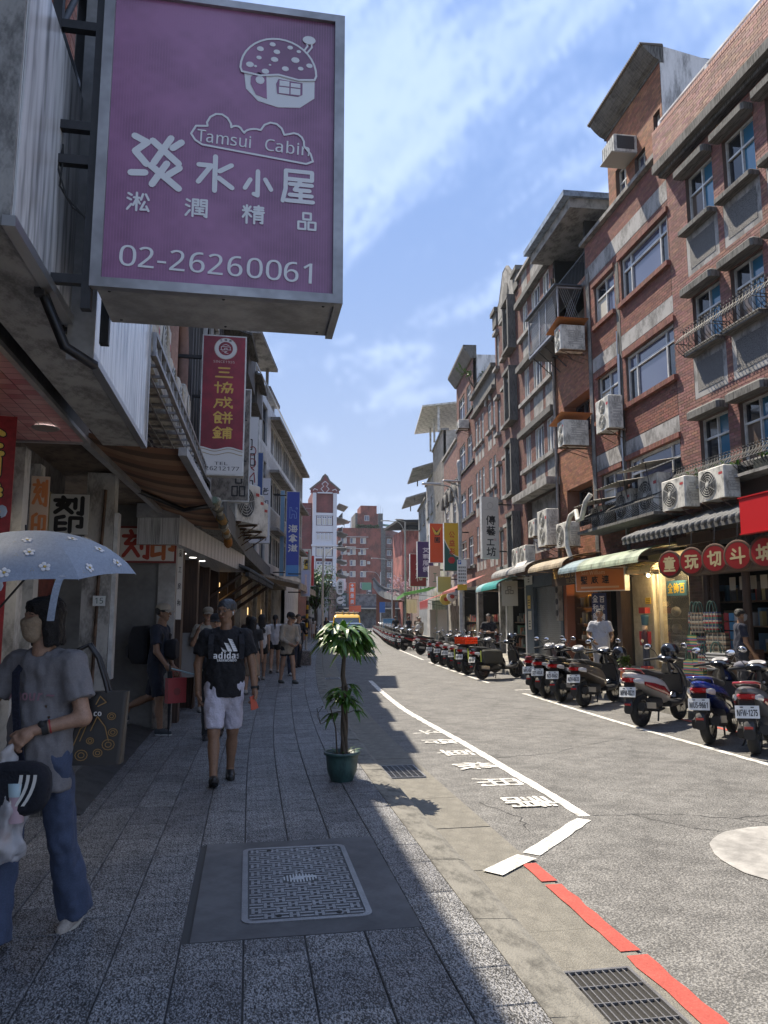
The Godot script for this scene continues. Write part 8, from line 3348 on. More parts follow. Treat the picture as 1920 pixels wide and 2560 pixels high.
func sedan(label:String,at:Vector3,turn:float,body:Material,star:=false,plate:="")->Node3D:
	var c:=thing("car",label,"car",at,turn)
	var m:=MB.new()
	m.loft([sect(-2.42,.52,.62,.20,5.0),sect(-2.36,.53,.80,.28,5.0),sect(-2.1,.55,.90,.33,5.5),sect(-1.5,.575,.925,.375,5.5),sect(-.8,.60,.93,.40,6.0),sect(.6,.61,.93,.41,6.0),sect(1.7,.62,.925,.41,5.5),sect(2.25,.63,.88,.37,5.0),sect(2.45,.64,.78,.27,5.0)])
	part("body",m,body,c)
	m=MB.new()
	m.loft([box_ring(.92,-1.05,1.95,.84,.2),box_ring(1.12,-.62,1.62,.76,.2),box_ring(1.34,-.12,1.2,.64,.18),box_ring(1.40,.05,1.05,.60,.16)])
	part("windows",m,mat("car_glass",Color(.02,.035,.045),.05,{"spec":.7}),c)
	m=MB.new()
	m.loft([box_ring(1.375,-.08,1.18,.635,.18),box_ring(1.42,.0,1.08,.60,.2),box_ring(1.455,.2,.9,.45,.2)])
	for sx in [-1,1]:
		m.tube([V(sx*.83,.93,-.98),V(sx*.745,1.13,-.56),V(sx*.63,1.37,-.05)],.04,.035,6)
		m.tube([V(sx*.81,.95,.45),V(sx*.64,1.38,.5)],.035,.03,5)
	part("roof",m,body,c)
	for q in [V(-.82,.33,-1.5),V(.82,.33,-1.5),V(-.82,.33,1.45),V(.82,.33,1.45)]:
		wheel(c,q,.33,.23,mats.silver,7)
	for sx in [-1,1]:
		m=MB.new()
		m.ball(V(sx*.70,.70,-2.22),V(.20,.075,.14),Basis(VU,-sx*.5),12)
		part("headlight",m,mats.lens_clear,c)
		m=MB.new()
		m.ball(V(sx*1.0,1.0,-.62),V(.11,.075,.06),BI,10)
		m.bx(sx*.85,.95,-.65,sx*.95,.99,-.60)
		part("door_mirror",m,body,c)
		m=MB.new()
		m.bx(sx*.45,.35,-2.43,sx*.78,.44,-2.36)
		part("air_intake",m,mats.black_plastic,c)
	m=MB.new()
	m.loft([sect(-2.36,.60,.40,.13,5.0),sect(-2.44,.60,.38,.12,5.0)])
	part("grille",m,mats.black_plastic,c)
	m=MB.new()
	for k in 3:
		m.bx(-.36,.53+k*.065,-2.455,.36,.545+k*.065,-2.44)
	for k in 18:
		var a:=TAU*k/18
		var b:=TAU*(k+1)/18
		m.tube([V(cos(a)*.385,.60+sin(a)*.125,-2.44),V(cos(b)*.385,.60+sin(b)*.125,-2.44)],.012,.012,4)
	if star:
		var ring:=[]
		for k in 17:
			ring.append(V(cos(TAU*k/16)*.10,.60+sin(TAU*k/16)*.10,-2.47))
		m.tube(ring,.012,.012,5)
		for k in 3:
			var a:=PI/2+TAU*k/3
			m.tube([V(0,.60,-2.475),V(cos(a)*.1,.60+sin(a)*.1,-2.47)],.016,.006,4)
	part("grille_bar",m,mats.chrome,c)
	m=MB.new()
	m.bx(-.19,.36,-2.46,.19,.48,-2.44)
	var pl:=part("plate",m,mats.plate,c)
	if plate:
		latin(pl,plate,V(0,.42,-2.463),.075,pm(.3,.02,.05),Basis(VU,PI),true,.33)
	return c
func traffic()->void:
	sedan("dark green black saloon car with a star badge driving towards the camera",V(5.35,ROAD,-40.3),PI-.11,mat("car_dark",Color(.012,.022,.024),.16,{"coat":1.0,"metal":.3}),true,"RAG-0972")
	sedan("silver white car waiting behind the saloon at the left kerb",V(6.5,ROAD,-62.0),PI-.16,mat("car_white",Color(.42,.43,.44),.25,{"coat":.8}))
	sedan("second pale car behind the silver white one",V(7.7,ROAD,-71.0),PI-.17,mat("car_pale",Color(.36,.36,.36),.25,{"coat":.8}))
	var t:=thing("truck","yellow service van with a roof rack following the dark saloon","truck",V(6.35,ROAD,-49.5),PI-.14)
	var yel:=mat("truck_yellow",Color(.58,.34,.015),.35,{"coat":.5})
	var m:=MB.new()
	m.loft([sect(-2.1,.75,.80,.42,6.0),sect(-2.0,.8,.86,.52,6.0),sect(.0,.85,.87,.55,6.0),sect(2.4,.85,.86,.5,6.0)])
	part("body",m,yel,t)
	m=MB.new()
	m.loft([box_ring(1.2,-2.0,2.4,.86,.12),box_ring(1.75,-1.62,2.4,.80,.12)])
	part("windows",m,mats.car_glass,t)
	m=MB.new()
	m.loft([box_ring(1.72,-1.66,2.42,.82,.12),box_ring(1.86,-1.55,2.4,.8,.15),box_ring(1.95,-1.3,2.3,.68,.2)])
	for sx in [-1,1]:
		m.tube([V(sx*.84,1.2,-1.95),V(sx*.79,1.75,-1.6)],.05,.05,5)
	part("roof",m,yel,t)
	m=MB.new()
	for sx in [-.6,.6]:
		m.tube([V(sx,2.1,-1.2),V(sx,2.1,2.2)],.03,.03,5)
	for k in 4:
		m.tube([V(-.75,2.06,-1.1+k*1.0),V(.75,2.06,-1.1+k*1.0)],.025,.025,5)
	for k in 3:
		m.tube([V(-.4+k*.35,2.17,-1.3),V(-.4+k*.35,2.17,2.3)],.04,.04,6)
	part("roof_rack",m,mats.silver,t)
	for q in [V(-.75,.3,-1.4),V(.75,.3,-1.4),V(-.75,.3,1.5),V(.75,.3,1.5)]:
		wheel(t,q,.3,.2,mats.silver)
	for sx in [-1,1]:
		m=MB.new()
		m.ball(V(sx*.62,.72,-2.1),V(.16,.1,.06),BI,10)
		part("headlight",m,mats.lens_clear,t)
class Flesh:
	var v:=PackedVector3Array()
	var n:=PackedVector3Array()
	var ix:=PackedInt32Array()
	func field(prims:Array,cell:float)->void:
		var lo:=Vector3(1e9,1e9,1e9)
		var hi:=-lo
		for p in prims:
			if p[4]<0:
				continue
			var r:=maxf(p[2],p[3])+cell*2.5
			lo=lo.min((p[0] as Vector3).min(p[1])-Vector3(r,r,r))
			hi=hi.max((p[0] as Vector3).max(p[1])+Vector3(r,r,r))
		var nx:=int((hi.x-lo.x)/cell)+2
		var ny:=int((hi.y-lo.y)/cell)+2
		var nz:=int((hi.z-lo.z)/cell)+2
		var f:=PackedFloat32Array()
		f.resize(nx*ny*nz)
		f.fill(1e3)
		for p in prims:
			var a:Vector3=p[0]
			var b:Vector3=p[1]
			var ra:float=p[2]
			var rb:float=p[3]
			var k:=absf(p[4])
			var carve:bool=p[4]<0
			var fz:float=p[5]
			var reach:=maxf(ra,rb)+k+cell*2.0
			var l:=a.min(b)-Vector3(reach,reach,reach)-lo
			var h:=a.max(b)+Vector3(reach,reach,reach)-lo
			var x0:=maxi(0,int(l.x/cell))
			var x1:=mini(nx-1,int(h.x/cell)+1)
			var y0:=maxi(0,int(l.y/cell))
			var y1:=mini(ny-1,int(h.y/cell)+1)
			var z0:=maxi(0,int(l.z/cell))
			var z1:=mini(nz-1,int(h.z/cell)+1)
			var ab:=b-a
			var l2:=maxf(ab.length_squared(),1e-9)
			var dir:=ab/sqrt(l2)
			var ca:bool=p[6]
			var cb:bool=p[7]
			for z in range(z0,z1+1):
				for y in range(y0,y1+1):
					var i:=(z*ny+y)*nx+x0
					var q:=Vector3(lo.x+x0*cell,lo.y+y*cell,lo.z+z*cell)
					for x in range(x0,x1+1):
						var t:=clampf((q-a).dot(ab)/l2,.0,1.0)
						var w:=q-a-ab*t
						w.z*=fz
						var d:=w.length()-lerpf(ra,rb,t)
						if cb:
							d=maxf(d,(q-b).dot(dir))
						if ca:
							d=maxf(d,(a-q).dot(dir))
						var o:=f[i]
						if carve:
							d=-d
							var hh:=maxf(k-absf(o-d),.0)/maxf(k,1e-6)
							f[i]=maxf(o,d)+hh*hh*k*.25
						else:
							var hh:=maxf(k-absf(o-d),.0)/maxf(k,1e-6)
							f[i]=minf(o,d)-hh*hh*k*.25
						q.x+=cell
						i+=1
		var id:=PackedInt32Array()
		id.resize(nx*ny*nz)
		id.fill(-1)
		var base:=v.size()
		var sx:=1
		var sy:=nx
		var sz:=nx*ny
		var cells:=PackedInt32Array()
		var corner:=[0,sx,sy,sx+sy,sz,sx+sz,sy+sz,sx+sy+sz]
		var cp:=[Vector3(0,0,0),Vector3(1,0,0),Vector3(0,1,0),Vector3(1,1,0),Vector3(0,0,1),Vector3(1,0,1),Vector3(0,1,1),Vector3(1,1,1)]
		var edges:=[[0,1],[2,3],[4,5],[6,7],[0,2],[1,3],[4,6],[5,7],[0,4],[1,5],[2,6],[3,7]]
		var near:=cell*1.8
		for z in nz-1:
			for y in ny-1:
				var i:=(z*ny+y)*nx
				for x in nx-1:
					var o:=f[i]
					if o<near and o>-near:
						var m:=0
						for c in 8:
							if f[i+corner[c]]<0:
								m+=1
						if m>0 and m<8:
							var s:=Vector3.ZERO
							var cnt:=0
							for e in edges:
								var fa:=f[i+corner[e[0]]]
								var fb:=f[i+corner[e[1]]]
								if (fa<0)!=(fb<0):
									s+=(cp[e[0]] as Vector3).lerp(cp[e[1]],fa/(fa-fb))
									cnt+=1
							id[i]=v.size()
							cells.append(i)
							v.append(lo+(s/cnt+Vector3(x,y,z))*cell)
					i+=1
		n.resize(v.size())
		for i in cells:
			for ax in 3:
				var st:int=[sx,sy,sz][ax]
				var u:int=[sy,sz,sx][ax]
				var w:int=[sz,sx,sy][ax]
				var fa:=f[i]
				var fb:=f[i+st]
				if (fa<0)!=(fb<0) and i-u-w>=0:
					var q0:=id[i]
					var q1:=id[i-u]
					var q2:=id[i-u-w]
					var q3:=id[i-w]
					if q1<0 or q2<0 or q3<0:
						continue
					var nn:=(v[q2]-v[q0]).cross(v[q3]-v[q1])
					if fa>0:
						nn=-nn
						ix.append_array(PackedInt32Array([q0,q1,q2,q0,q2,q3]))
					else:
						ix.append_array(PackedInt32Array([q0,q2,q1,q0,q3,q2]))
					for q in [q0,q1,q2,q3]:
						n[q]-=nn
		for i in range(base,v.size()):
			n[i]=-n[i].normalized()
	func wrinkle(amp:float,freq:float,seed_:int)->void:
		var nz:=FastNoiseLite.new()
		nz.seed=seed_
		nz.frequency=freq
		nz.fractal_octaves=2
		for i in v.size():
			var p:=v[i]
			v[i]=p+n[i]*amp*nz.get_noise_3d(p.x*1.3,p.y*.8+p.x*.4,p.z*1.3)
		for i in n.size():
			n[i]=Vector3.ZERO
		for k in range(0,ix.size(),3):
			var g:=(v[ix[k+2]]-v[ix[k]]).cross(v[ix[k+1]]-v[ix[k]])
			for e in 3:
				n[ix[k+e]]+=g
		for i in n.size():
			n[i]=n[i].normalized()
	func front(x:float,y:float,r:float)->float:
		var best:=-1e9
		for p in v:
			if absf(p.x-x)<r and absf(p.y-y)<r and p.z>best:
				best=p.z
		return best
	func mesh()->ArrayMesh:
		var a:=[]
		a.resize(Mesh.ARRAY_MAX)
		a[Mesh.ARRAY_VERTEX]=v
		a[Mesh.ARRAY_NORMAL]=n
		a[Mesh.ARRAY_INDEX]=ix
		var m:=ArrayMesh.new()
		m.add_surface_from_arrays(Mesh.PRIMITIVE_TRIANGLES,a)
		return m
func cap(a:Vector3,b:Vector3,ra:float,rb:float,k:=.03,fz:=1.0,ca:=false,cb:=false)->Array:
	return [a,b,ra,rb,k,fz,ca,cb]
func hand_prims(w:Vector3,d:Vector3,palm:Vector3,thumb_side:Vector3,s:float,curl:float)->Array:
	var o:=[]
	d=d.normalized()
	var n:=(palm-d*palm.dot(d)).normalized()
	var t:=d.cross(n).normalized()
	if t.dot(thumb_side)<0:
		t=-t
	o.append(cap(w,w+d*.03*s,.027*s,.03*s,.015))
	for i in 4:
		var off:=t*(.030-.0195*i)*s
		var k0:=w+d*(.078-.004*absf(i-1.2))*s+off
		o.append(cap(w+d*.02*s+off*.7,k0,.014*s,.0115*s,.012))
		var ln:float=[.040,.044,.041,.033][i]*s
		var p:=k0
		var a:=curl*.7
		for g in 3:
			var e=p+(d*cos(a)+n*sin(a))*ln*[1.0,.68,.55][g]
			o.append(cap(p,e,(.0105-.001*g)*s,(.0095-.001*g)*s,.004))
			p=e
			a+=curl
	var tb:=w+d*.028*s+t*.026*s
	var td:=(d*.75+t*.6+n*.35).normalized()
	o.append(cap(tb,tb+td*.04*s,.014*s,.011*s,.012))
	var t2:=tb+td*.04*s
	o.append(cap(t2,t2+(td+d*.5+n*.3).normalized()*.034*s,.011*s,.009*s,.005))
	return o
func person(label:String,at:Vector3,turn:float,o:Dictionary)->Dictionary:
	var r:=thing("person",label,"person",at,turn,o.get("group",""))
	var s:float=o.get("h",1.70)/1.70
	var cell:float=o.get("cell",.02)
	var slim:float=o.get("slim",1.0)
	var skin:Material=o.get("skin",mats.skin)
	var hip_y:=.90*s
	var legs:Array=o.get("legs",[[0,0],[0,0]])
	var hip:=[]
	var knee:=[]
	var ank:=[]
	for i in 2:
		var sd:=-1.0 if i==0 else 1.0
		var sw:=deg_to_rad(legs[i][0])
		var kb:=deg_to_rad(legs[i][1])
		hip.append(V(sd*.085*s,hip_y,0))
		knee.append(hip[i]+V(sd*.02,-cos(sw),sin(sw))*.43*s)
		ank.append(knee[i]+V(-sd*.01,-cos(sw-kb),sin(sw-kb))*.41*s)
	var low:=minf(ank[0].y,ank[1].y)
	var lift:=V(0,.068*s-low,0)
	for i in 2:
		hip[i]+=lift
		knee[i]+=lift
		ank[i]+=lift
	var P:=V(0,hip_y,0)+lift
	var lean:=deg_to_rad(o.get("lean",.0))
	var side:=deg_to_rad(o.get("side",.0))
	var up:=V(sin(side),cos(lean),sin(lean)).normalized()
	var nb:=P+up*.535*s
	var sh:=[]
	var shw:float=o.get("shoulder",.178)*s
	for i in 2:
		sh.append(P+up*.475*s+V((-1 if i==0 else 1)*shw,0,0))
	var arms:Array=o.get("arms",[[V(-.12,-1,.05),V(-.05,-1,.2)],[V(.12,-1,.05),V(.05,-1,.2)]])
	var elb:=[]
	var wri:=[]
	for i in 2:
		elb.append(sh[i]+(arms[i][0] as Vector3).normalized()*.285*s)
		wri.append(elb[i]+(arms[i][1] as Vector3).normalized()*.245*s)
	var b:=[]
	b.append(cap(P+up*.02,P+up*.40*s,.115*s*slim,.13*s*slim,.05,1.4))
	b.append(cap(sh[0],sh[1],.052*s,.052*s,.05))
	b.append(cap(nb-up*.06*s,nb+up*.07*s+V(0,0,.012),.056*s,.051*s,.03))
	for i in 2:
		b.append(cap(hip[i],knee[i],.083*s*slim,.054*s,.04))
		b.append(cap(knee[i],ank[i],.053*s,.036*s,.03))
		var calf:Vector3=knee[i].lerp(ank[i],.32)-V(0,0,.018*s)
		b.append(cap(calf,calf.lerp(ank[i],.3),.049*s*slim,.042*s,.03))
		b.append(cap(ank[i],ank[i]+V(0,-.03,.06)*s,.034*s,.03*s,.02))
		b.append(cap(sh[i],elb[i],.047*s*slim,.039*s,.03))
		b.append(cap(elb[i],wri[i],.040*s,.027*s,.02))
	var sk:=Flesh.new()
	var hd:Array=o.get("hands",[])
	if cell>.012 or hd.is_empty():
		for i in 2:
			b.append_array(hand_prims(wri[i],arms[i][1],V(1 if i==0 else -1,0,.2),V(0,.2,1),s*(1.0 if cell<.014 else 1.12),.25))
	sk.field(b,cell)
	var yaw:=deg_to_rad(o.get("head",[0,0])[0])
	var pit:=deg_to_rad(o.get("head",[0,0])[1])
	var hb:=Basis(VU,yaw)*Basis(Vector3.RIGHT,pit)
	var hc:=nb+up*.165*s+V(0,0,.022*s)
	var H:=func(x:float,y:float,z:float)->Vector3:return hc+hb*(V(x,y,z)*s)
	var q:=[]
	q.append(cap(H.call(0,.03,-.022),H.call(0,.032,.02),.078*s,.074*s,.02))
	q.append(cap(H.call(0,-.02,.02),H.call(0,-.075,.045),.060*s,.030*s,.03))
	for sd in [-1,1]:
		q.append(cap(H.call(sd*.035,-.035,.03),H.call(sd*.022,-.075,.045),.032*s,.022*s,.02))
		q.append(cap(H.call(sd*.074,.012,-.008),H.call(sd*.073,-.022,-.004),.014*s,.009*s,.008))
		q.append(cap(H.call(sd*.030,.035,.080),H.call(sd*.012,.034,.087),.010*s,.010*s,.012))
		q.append([H.call(sd*.030,.012,.094),H.call(sd*.032,.011,.094),.013*s,.013*s,-.012,1.0,false,false])
	q.append(cap(H.call(0,.022,.088),H.call(0,-.018,.104),.009*s,.0125*s,.010))
	q.append(cap(H.call(-.016,-.045,.083),H.call(.016,-.045,.083),.0085*s,.0085*s,.006))
	q.append(cap(hc-up*.1*s,hc-up*.19*s,.052*s,.054*s,.02))
	sk.field(q,minf(cell,.007) if cell<.02 else .012)
	for h in hd:
		sk.field(hand_prims(wri[h[0]],h[1] if h[1]!=null else arms[h[0]][1],h[2],h[3],s,h[4]),.0042)
	part("body",sk.mesh(),skin,r)
	if cell<.03 and not o.has("noface"):
		for sd in [-1,1]:
			var m:=MB.new()
			m.ball(H.call(sd*.030,.012,.0805),V(.0125,.0075,.006)*s,hb,10)
			var eye:=part("eye",m,pm(.5,.47,.44,.3),r)
			m=MB.new()
			m.ball(H.call(sd*.030,.012,.0855),V(.006,.0065,.003)*s,hb,8)
			part("iris",m,mats.ink,eye)
			m=MB.new()
			m.tube([H.call(sd*.046,.036,.079),H.call(sd*.03,.041,.089),H.call(sd*.014,.037,.093)],.0032*s,.0038*s,5)
			part("eyebrow",m,mats.hair,r)
		var lm:=MB.new()
		lm.ball(H.call(0,-.045,.0885),V(.02,.0055,.005)*s,hb,10)
		part("mouth",lm,pm(.27,.09,.075,.5),r)
	var st:String=o.get("hair","short")
	var g:=[]
	if st!="none":
		g.append(cap(H.call(0,.042,-.024),H.call(0,.046,.012),.0865*s,.080*s,.01))
		g.append([H.call(0,-.035,.098),H.call(0,-.09,.085),.078*s,.09*s,-.006,1.0,false,false])
		g.append([H.call(0,-.13,-.02),H.call(0,-.13,.02),.075*s,.08*s,-.02,1.0,false,false])
		for sd in [-1,1]:
			g.append([H.call(sd*.10,-.03,.01),H.call(sd*.095,-.06,.01),.028*s,.03*s,-.008,1.0,false,false])
		if st=="bob":
			for a in 7:
				var an:=-PI*.5+(a-3)*.62
				g.append(cap(H.call(cos(an)*.066,.03,sin(an)*.066),H.call(cos(an)*.080,-.12,sin(an)*.075),.034*s,.022*s,.02))
			g.append(cap(H.call(-.04,.085,.055),H.call(.05,.07,.065),.022*s,.02*s,.02))
		if st=="long":
			for a in 5:
				var an:=-PI*.5+(a-2)*.55
				g.append(cap(H.call(cos(an)*.06,.03,sin(an)*.06),hc+V(cos(an)*.085,-.36,sin(an)*.06-.06)*s,.045*s,.022*s,.03))
		if st=="tail":
			g.append(cap(H.call(0,.03,-.10),hc+V(0,-.10,-.14)*s,.03*s,.028*s,.02))
			g.append(cap(hc+V(0,-.10,-.14)*s,hc+V(0,-.30,-.13)*s,.028*s,.012*s,.02))
		var hs:=Flesh.new()
		hs.field(g,minf(cell,.008) if cell<.02 else .014)
		hs.wrinkle(.006,30.0,5)
		part("hair",hs.mesh(),o.get("hairm",mats.hair),r)
	if o.has("cap"):
		var cm:=MB.new()
		cm.lathe(H.call(0,.055,-.005),[W(.094,-.012),W(.096,.02),W(.085,.055),W(.05,.08),W(.0,.086)],18,hb.scaled(V(s,s,s)),W(.92,1.08))
		var br:=[]
		for i in 5:
			var row:=PackedVector3Array()
			for j in 9:
				var a:=lerpf(-1.15,1.15,j/8.0)
				row.append(H.call(sin(a)*.088,.047-.006*i-.012*absf(sin(a)),cos(a)*.096+.075*(i/4.0)*cos(a*.9)))
			br.append(row)
		cm.loft(br,false,false)
		part("cap",cm,o.cap,r)
	if o.has("glasses"):
		var gm:=MB.new()
		for sd in [-1,1]:
			var ring:=[]
			for k in 13:
				ring.append(H.call(sd*.032+cos(TAU*k/12)*.024,.008+sin(TAU*k/12)*.016,.104))
			gm.tube(ring,.0016*s,.0016*s,4)
			gm.tube([H.call(sd*.056,.014,.102),H.call(sd*.078,.016,.03),H.call(sd*.08,.012,-.005)],.0016*s,.0016*s,4)
		gm.tube([H.call(-.009,.012,.106),H.call(.009,.012,.106)],.0016*s,.0016*s,4)
		part("glasses",gm,mats.steel_black,r)
	if o.has("mask"):
		var ms:=Flesh.new()
		ms.field([cap(H.call(0,-.01,.052),H.call(0,-.062,.058),.071*s,.053*s,.02),cap(H.call(0,-.015,.080),H.call(0,-.05,.082),.034*s,.03*s,.03),[H.call(0,.085,.08),H.call(0,.085,.09),.075*s,.075*s,-.01,1.0,false,false],[H.call(0,-.02,-.06),H.call(0,-.06,-.06),.085*s,.085*s,-.006,1.0,false,false]],.006)
		part("mask",ms.mesh(),o.mask,r)
		var lp:=MB.new()
		for sd in [-1,1]:
			lp.tube([H.call(sd*.058,.0,.05),H.call(sd*.076,.02,.005)],.0018,.0018,4)
			lp.tube([H.call(sd*.052,-.055,.045),H.call(sd*.074,-.02,.0)],.0018,.0018,4)
		part("mask_loop",lp,mats.white_alu,r)
	var tp:Dictionary=o.top
	var c:=[]
	var hem:Vector3=P-up*tp.get("hem",.07)*s
	var lo_:float=tp.get("loose",.0)
	c.append(cap(hem,P+up*.14*s,(.142+lo_)*s*slim,(.142+lo_*.8)*s*slim,.05,1.36,true,false))
	c.append(cap(P+up*.10*s,P+up*.42*s,(.142+lo_*.7)*s*slim,.150*s*slim,.06,1.42))
	c.append(cap(sh[0].lerp(sh[1],.08)-up*.012,sh[1].lerp(sh[0],.08)-up*.012,.066*s,.066*s,.06))
	c.append(cap(nb-up*.075*s,nb-up*.018*s,.085*s,.064*s,.04,1.0,false,true))
	for i in 2:
		var e:Vector3=sh[i].lerp(elb[i],.66)
		if tp.get("sleeve",1)==1:
			c.append(cap(sh[i],e,.066*s,(.066+lo_*.3)*s,.05,1.0,false,true))
		elif tp.get("sleeve",1)==2:
			c.append(cap(sh[i],elb[i],.068*s,.058*s,.05))
			c.append(cap(elb[i],elb[i].lerp(wri[i],.93),.057*s,.045*s,.03,1.0,false,true))
	c.append([nb+up*.02*s+V(0,0,.03),nb+up*.06*s,.062*s,.07*s,-.008,1.0,false,false])
	var cs:=Flesh.new()
	cs.field(c,cell)
	cs.wrinkle(.014 if cell<.02 else .008,9.0,3)
	part(tp.get("name","shirt"),cs.mesh(),tp.m,r)
	var bt:Dictionary=o.bottom
	var l:=[]
	var kind:String=bt.get("kind","trousers")
	if kind=="skirt":
		l.append(cap(P+up*.06*s,P-V(0,bt.get("len",.36),0)*s,.118*s,bt.get("flare",.19)*s,.03,1.2,false,true))
	else:
		l.append(cap(P+up*.05*s,P-V(0,.07,0)*s,.126*s*slim,.132*s*slim,.05,1.25))
		for i in 2:
			if kind=="shorts":
				var e:Vector3=hip[i].lerp(knee[i],bt.get("len",.88))
				l.append(cap(hip[i],e,.098*s*slim,.086*s,.03,1.0,false,true))
			else:
				l.append(cap(hip[i],knee[i],.097*s*slim,.070*s,.03))
				l.append(cap(knee[i],ank[i]-V(0,.025,0)*s,.069*s,bt.get("flare",.062)*s,.03,1.0,false,true))
	var ls:=Flesh.new()
	ls.field(l,cell)
	ls.wrinkle(.014 if cell<.02 else .007,8.0,7)
	part(kind if kind!="shorts" else "short_trousers",ls.mesh(),bt.m,r)
	for i in 2:
		var sw:=deg_to_rad(legs[i][0]-legs[i][1])
		var th:=sw if ank[i].y>.09*s else .0
		if legs[i].size()>2:
			th=deg_to_rad(legs[i][2])
		var fd:=V(0,sin(th),cos(th))
		var dn:=V(0,-cos(th),sin(th))
		var a:Vector3=ank[i]
		var fs:=Flesh.new()
		var f2:=[cap(a-fd*.035*s+dn*.028*s,a+fd*.05*s+dn*.034*s,.038*s,.038*s,.02),cap(a+fd*.05*s+dn*.036*s,a+fd*.135*s+dn*.042*s,.038*s,.030*s,.03),cap(a,a+fd*.03*s+dn*.03*s,.042*s,.042*s,.02)]
		fs.field(f2,minf(cell,.012))
		var shoe:=part("shoe",fs.mesh(),o.get("shoe",mats.black_plastic),r)
		if cell<.02:
			var so:=MB.new()
			var rw:=[]
			for k in 3:
				var row:=PackedVector3Array()
				for j in 16:
					var an:=TAU*j/16
					var ex:=cos(an)
					var zz:=.052+sin(an)*.118
					row.append(a+V(1,0,0)*ex*(.043-.004*absf(sin(an)))*s+fd*zz*s+dn*(.052+.009*k)*s)
				rw.append(row)
			so.loft(rw)
			part("sole",so,o.get("sole",mats.rubber),shoe)
	return {"node":r,"P":P,"up":up,"nb":nb,"sh":sh,"elb":elb,"wri":wri,"hc":hc,"hb":hb,"top":cs,"s":s,"ank":ank,"knee":knee}
func strap(r:Node,pts:Array,w:float,m:Material,called:="strap")->void:
	var mb:=MB.new()
	for i in pts.size()-1:
		var a:Vector3=pts[i]
		var b:Vector3=pts[i+1]
		var y:=(b-a).normalized()
		var x:=y.cross(V(0,0,1) if absf(y.z)<.8 else V(1,0,0)).normalized()
		mb.boxb((a+b)/2,V(w,(b-a).length()+.004,.006),Basis(x,y,x.cross(y)))
	part(called,mb,m,r)
func printed(r:Node,sk:Flesh,am:Mesh,at:Vector2,size:float,m:Material,called:="print")->void:
	var arr:Array=am.surface_get_arrays(0)
	var vs:PackedVector3Array=arr[Mesh.ARRAY_VERTEX]
	var ns:=PackedVector3Array()
	var memo:={}
	for i in vs.size():
		var x:=at.x+vs[i].x*size
		var y:=at.y+vs[i].y*size
		var key:=Vector2i(int(x/.008),int(y/.008))
		if not memo.has(key):
			memo[key]=sk.front(x,y,.016)
		vs[i]=V(x,y,memo[key]+.0035)
		ns.append(V(0,.05,1).normalized())
	arr[Mesh.ARRAY_VERTEX]=vs
	arr[Mesh.ARRAY_NORMAL]=ns
	var k:=[]
	k.resize(Mesh.ARRAY_MAX)
	k[Mesh.ARRAY_VERTEX]=vs
	k[Mesh.ARRAY_NORMAL]=ns
	k[Mesh.ARRAY_INDEX]=arr[Mesh.ARRAY_INDEX]
	var om:=ArrayMesh.new()
	om.add_surface_from_arrays(Mesh.PRIMITIVE_TRIANGLES,k)
	part(called,om,m,r)
func flat_text(t:String,bold:=true)->Mesh:
	var x:=TextMesh.new()
	x.text=t
	var f:=SystemFont.new()
	f.font_names=PackedStringArray(["Droid Sans"])
	f.font_weight=700 if bold else 400
	x.font=f
	x.font_size=32
	x.pixel_size=1.0/23.0
	x.depth=.0
	return x
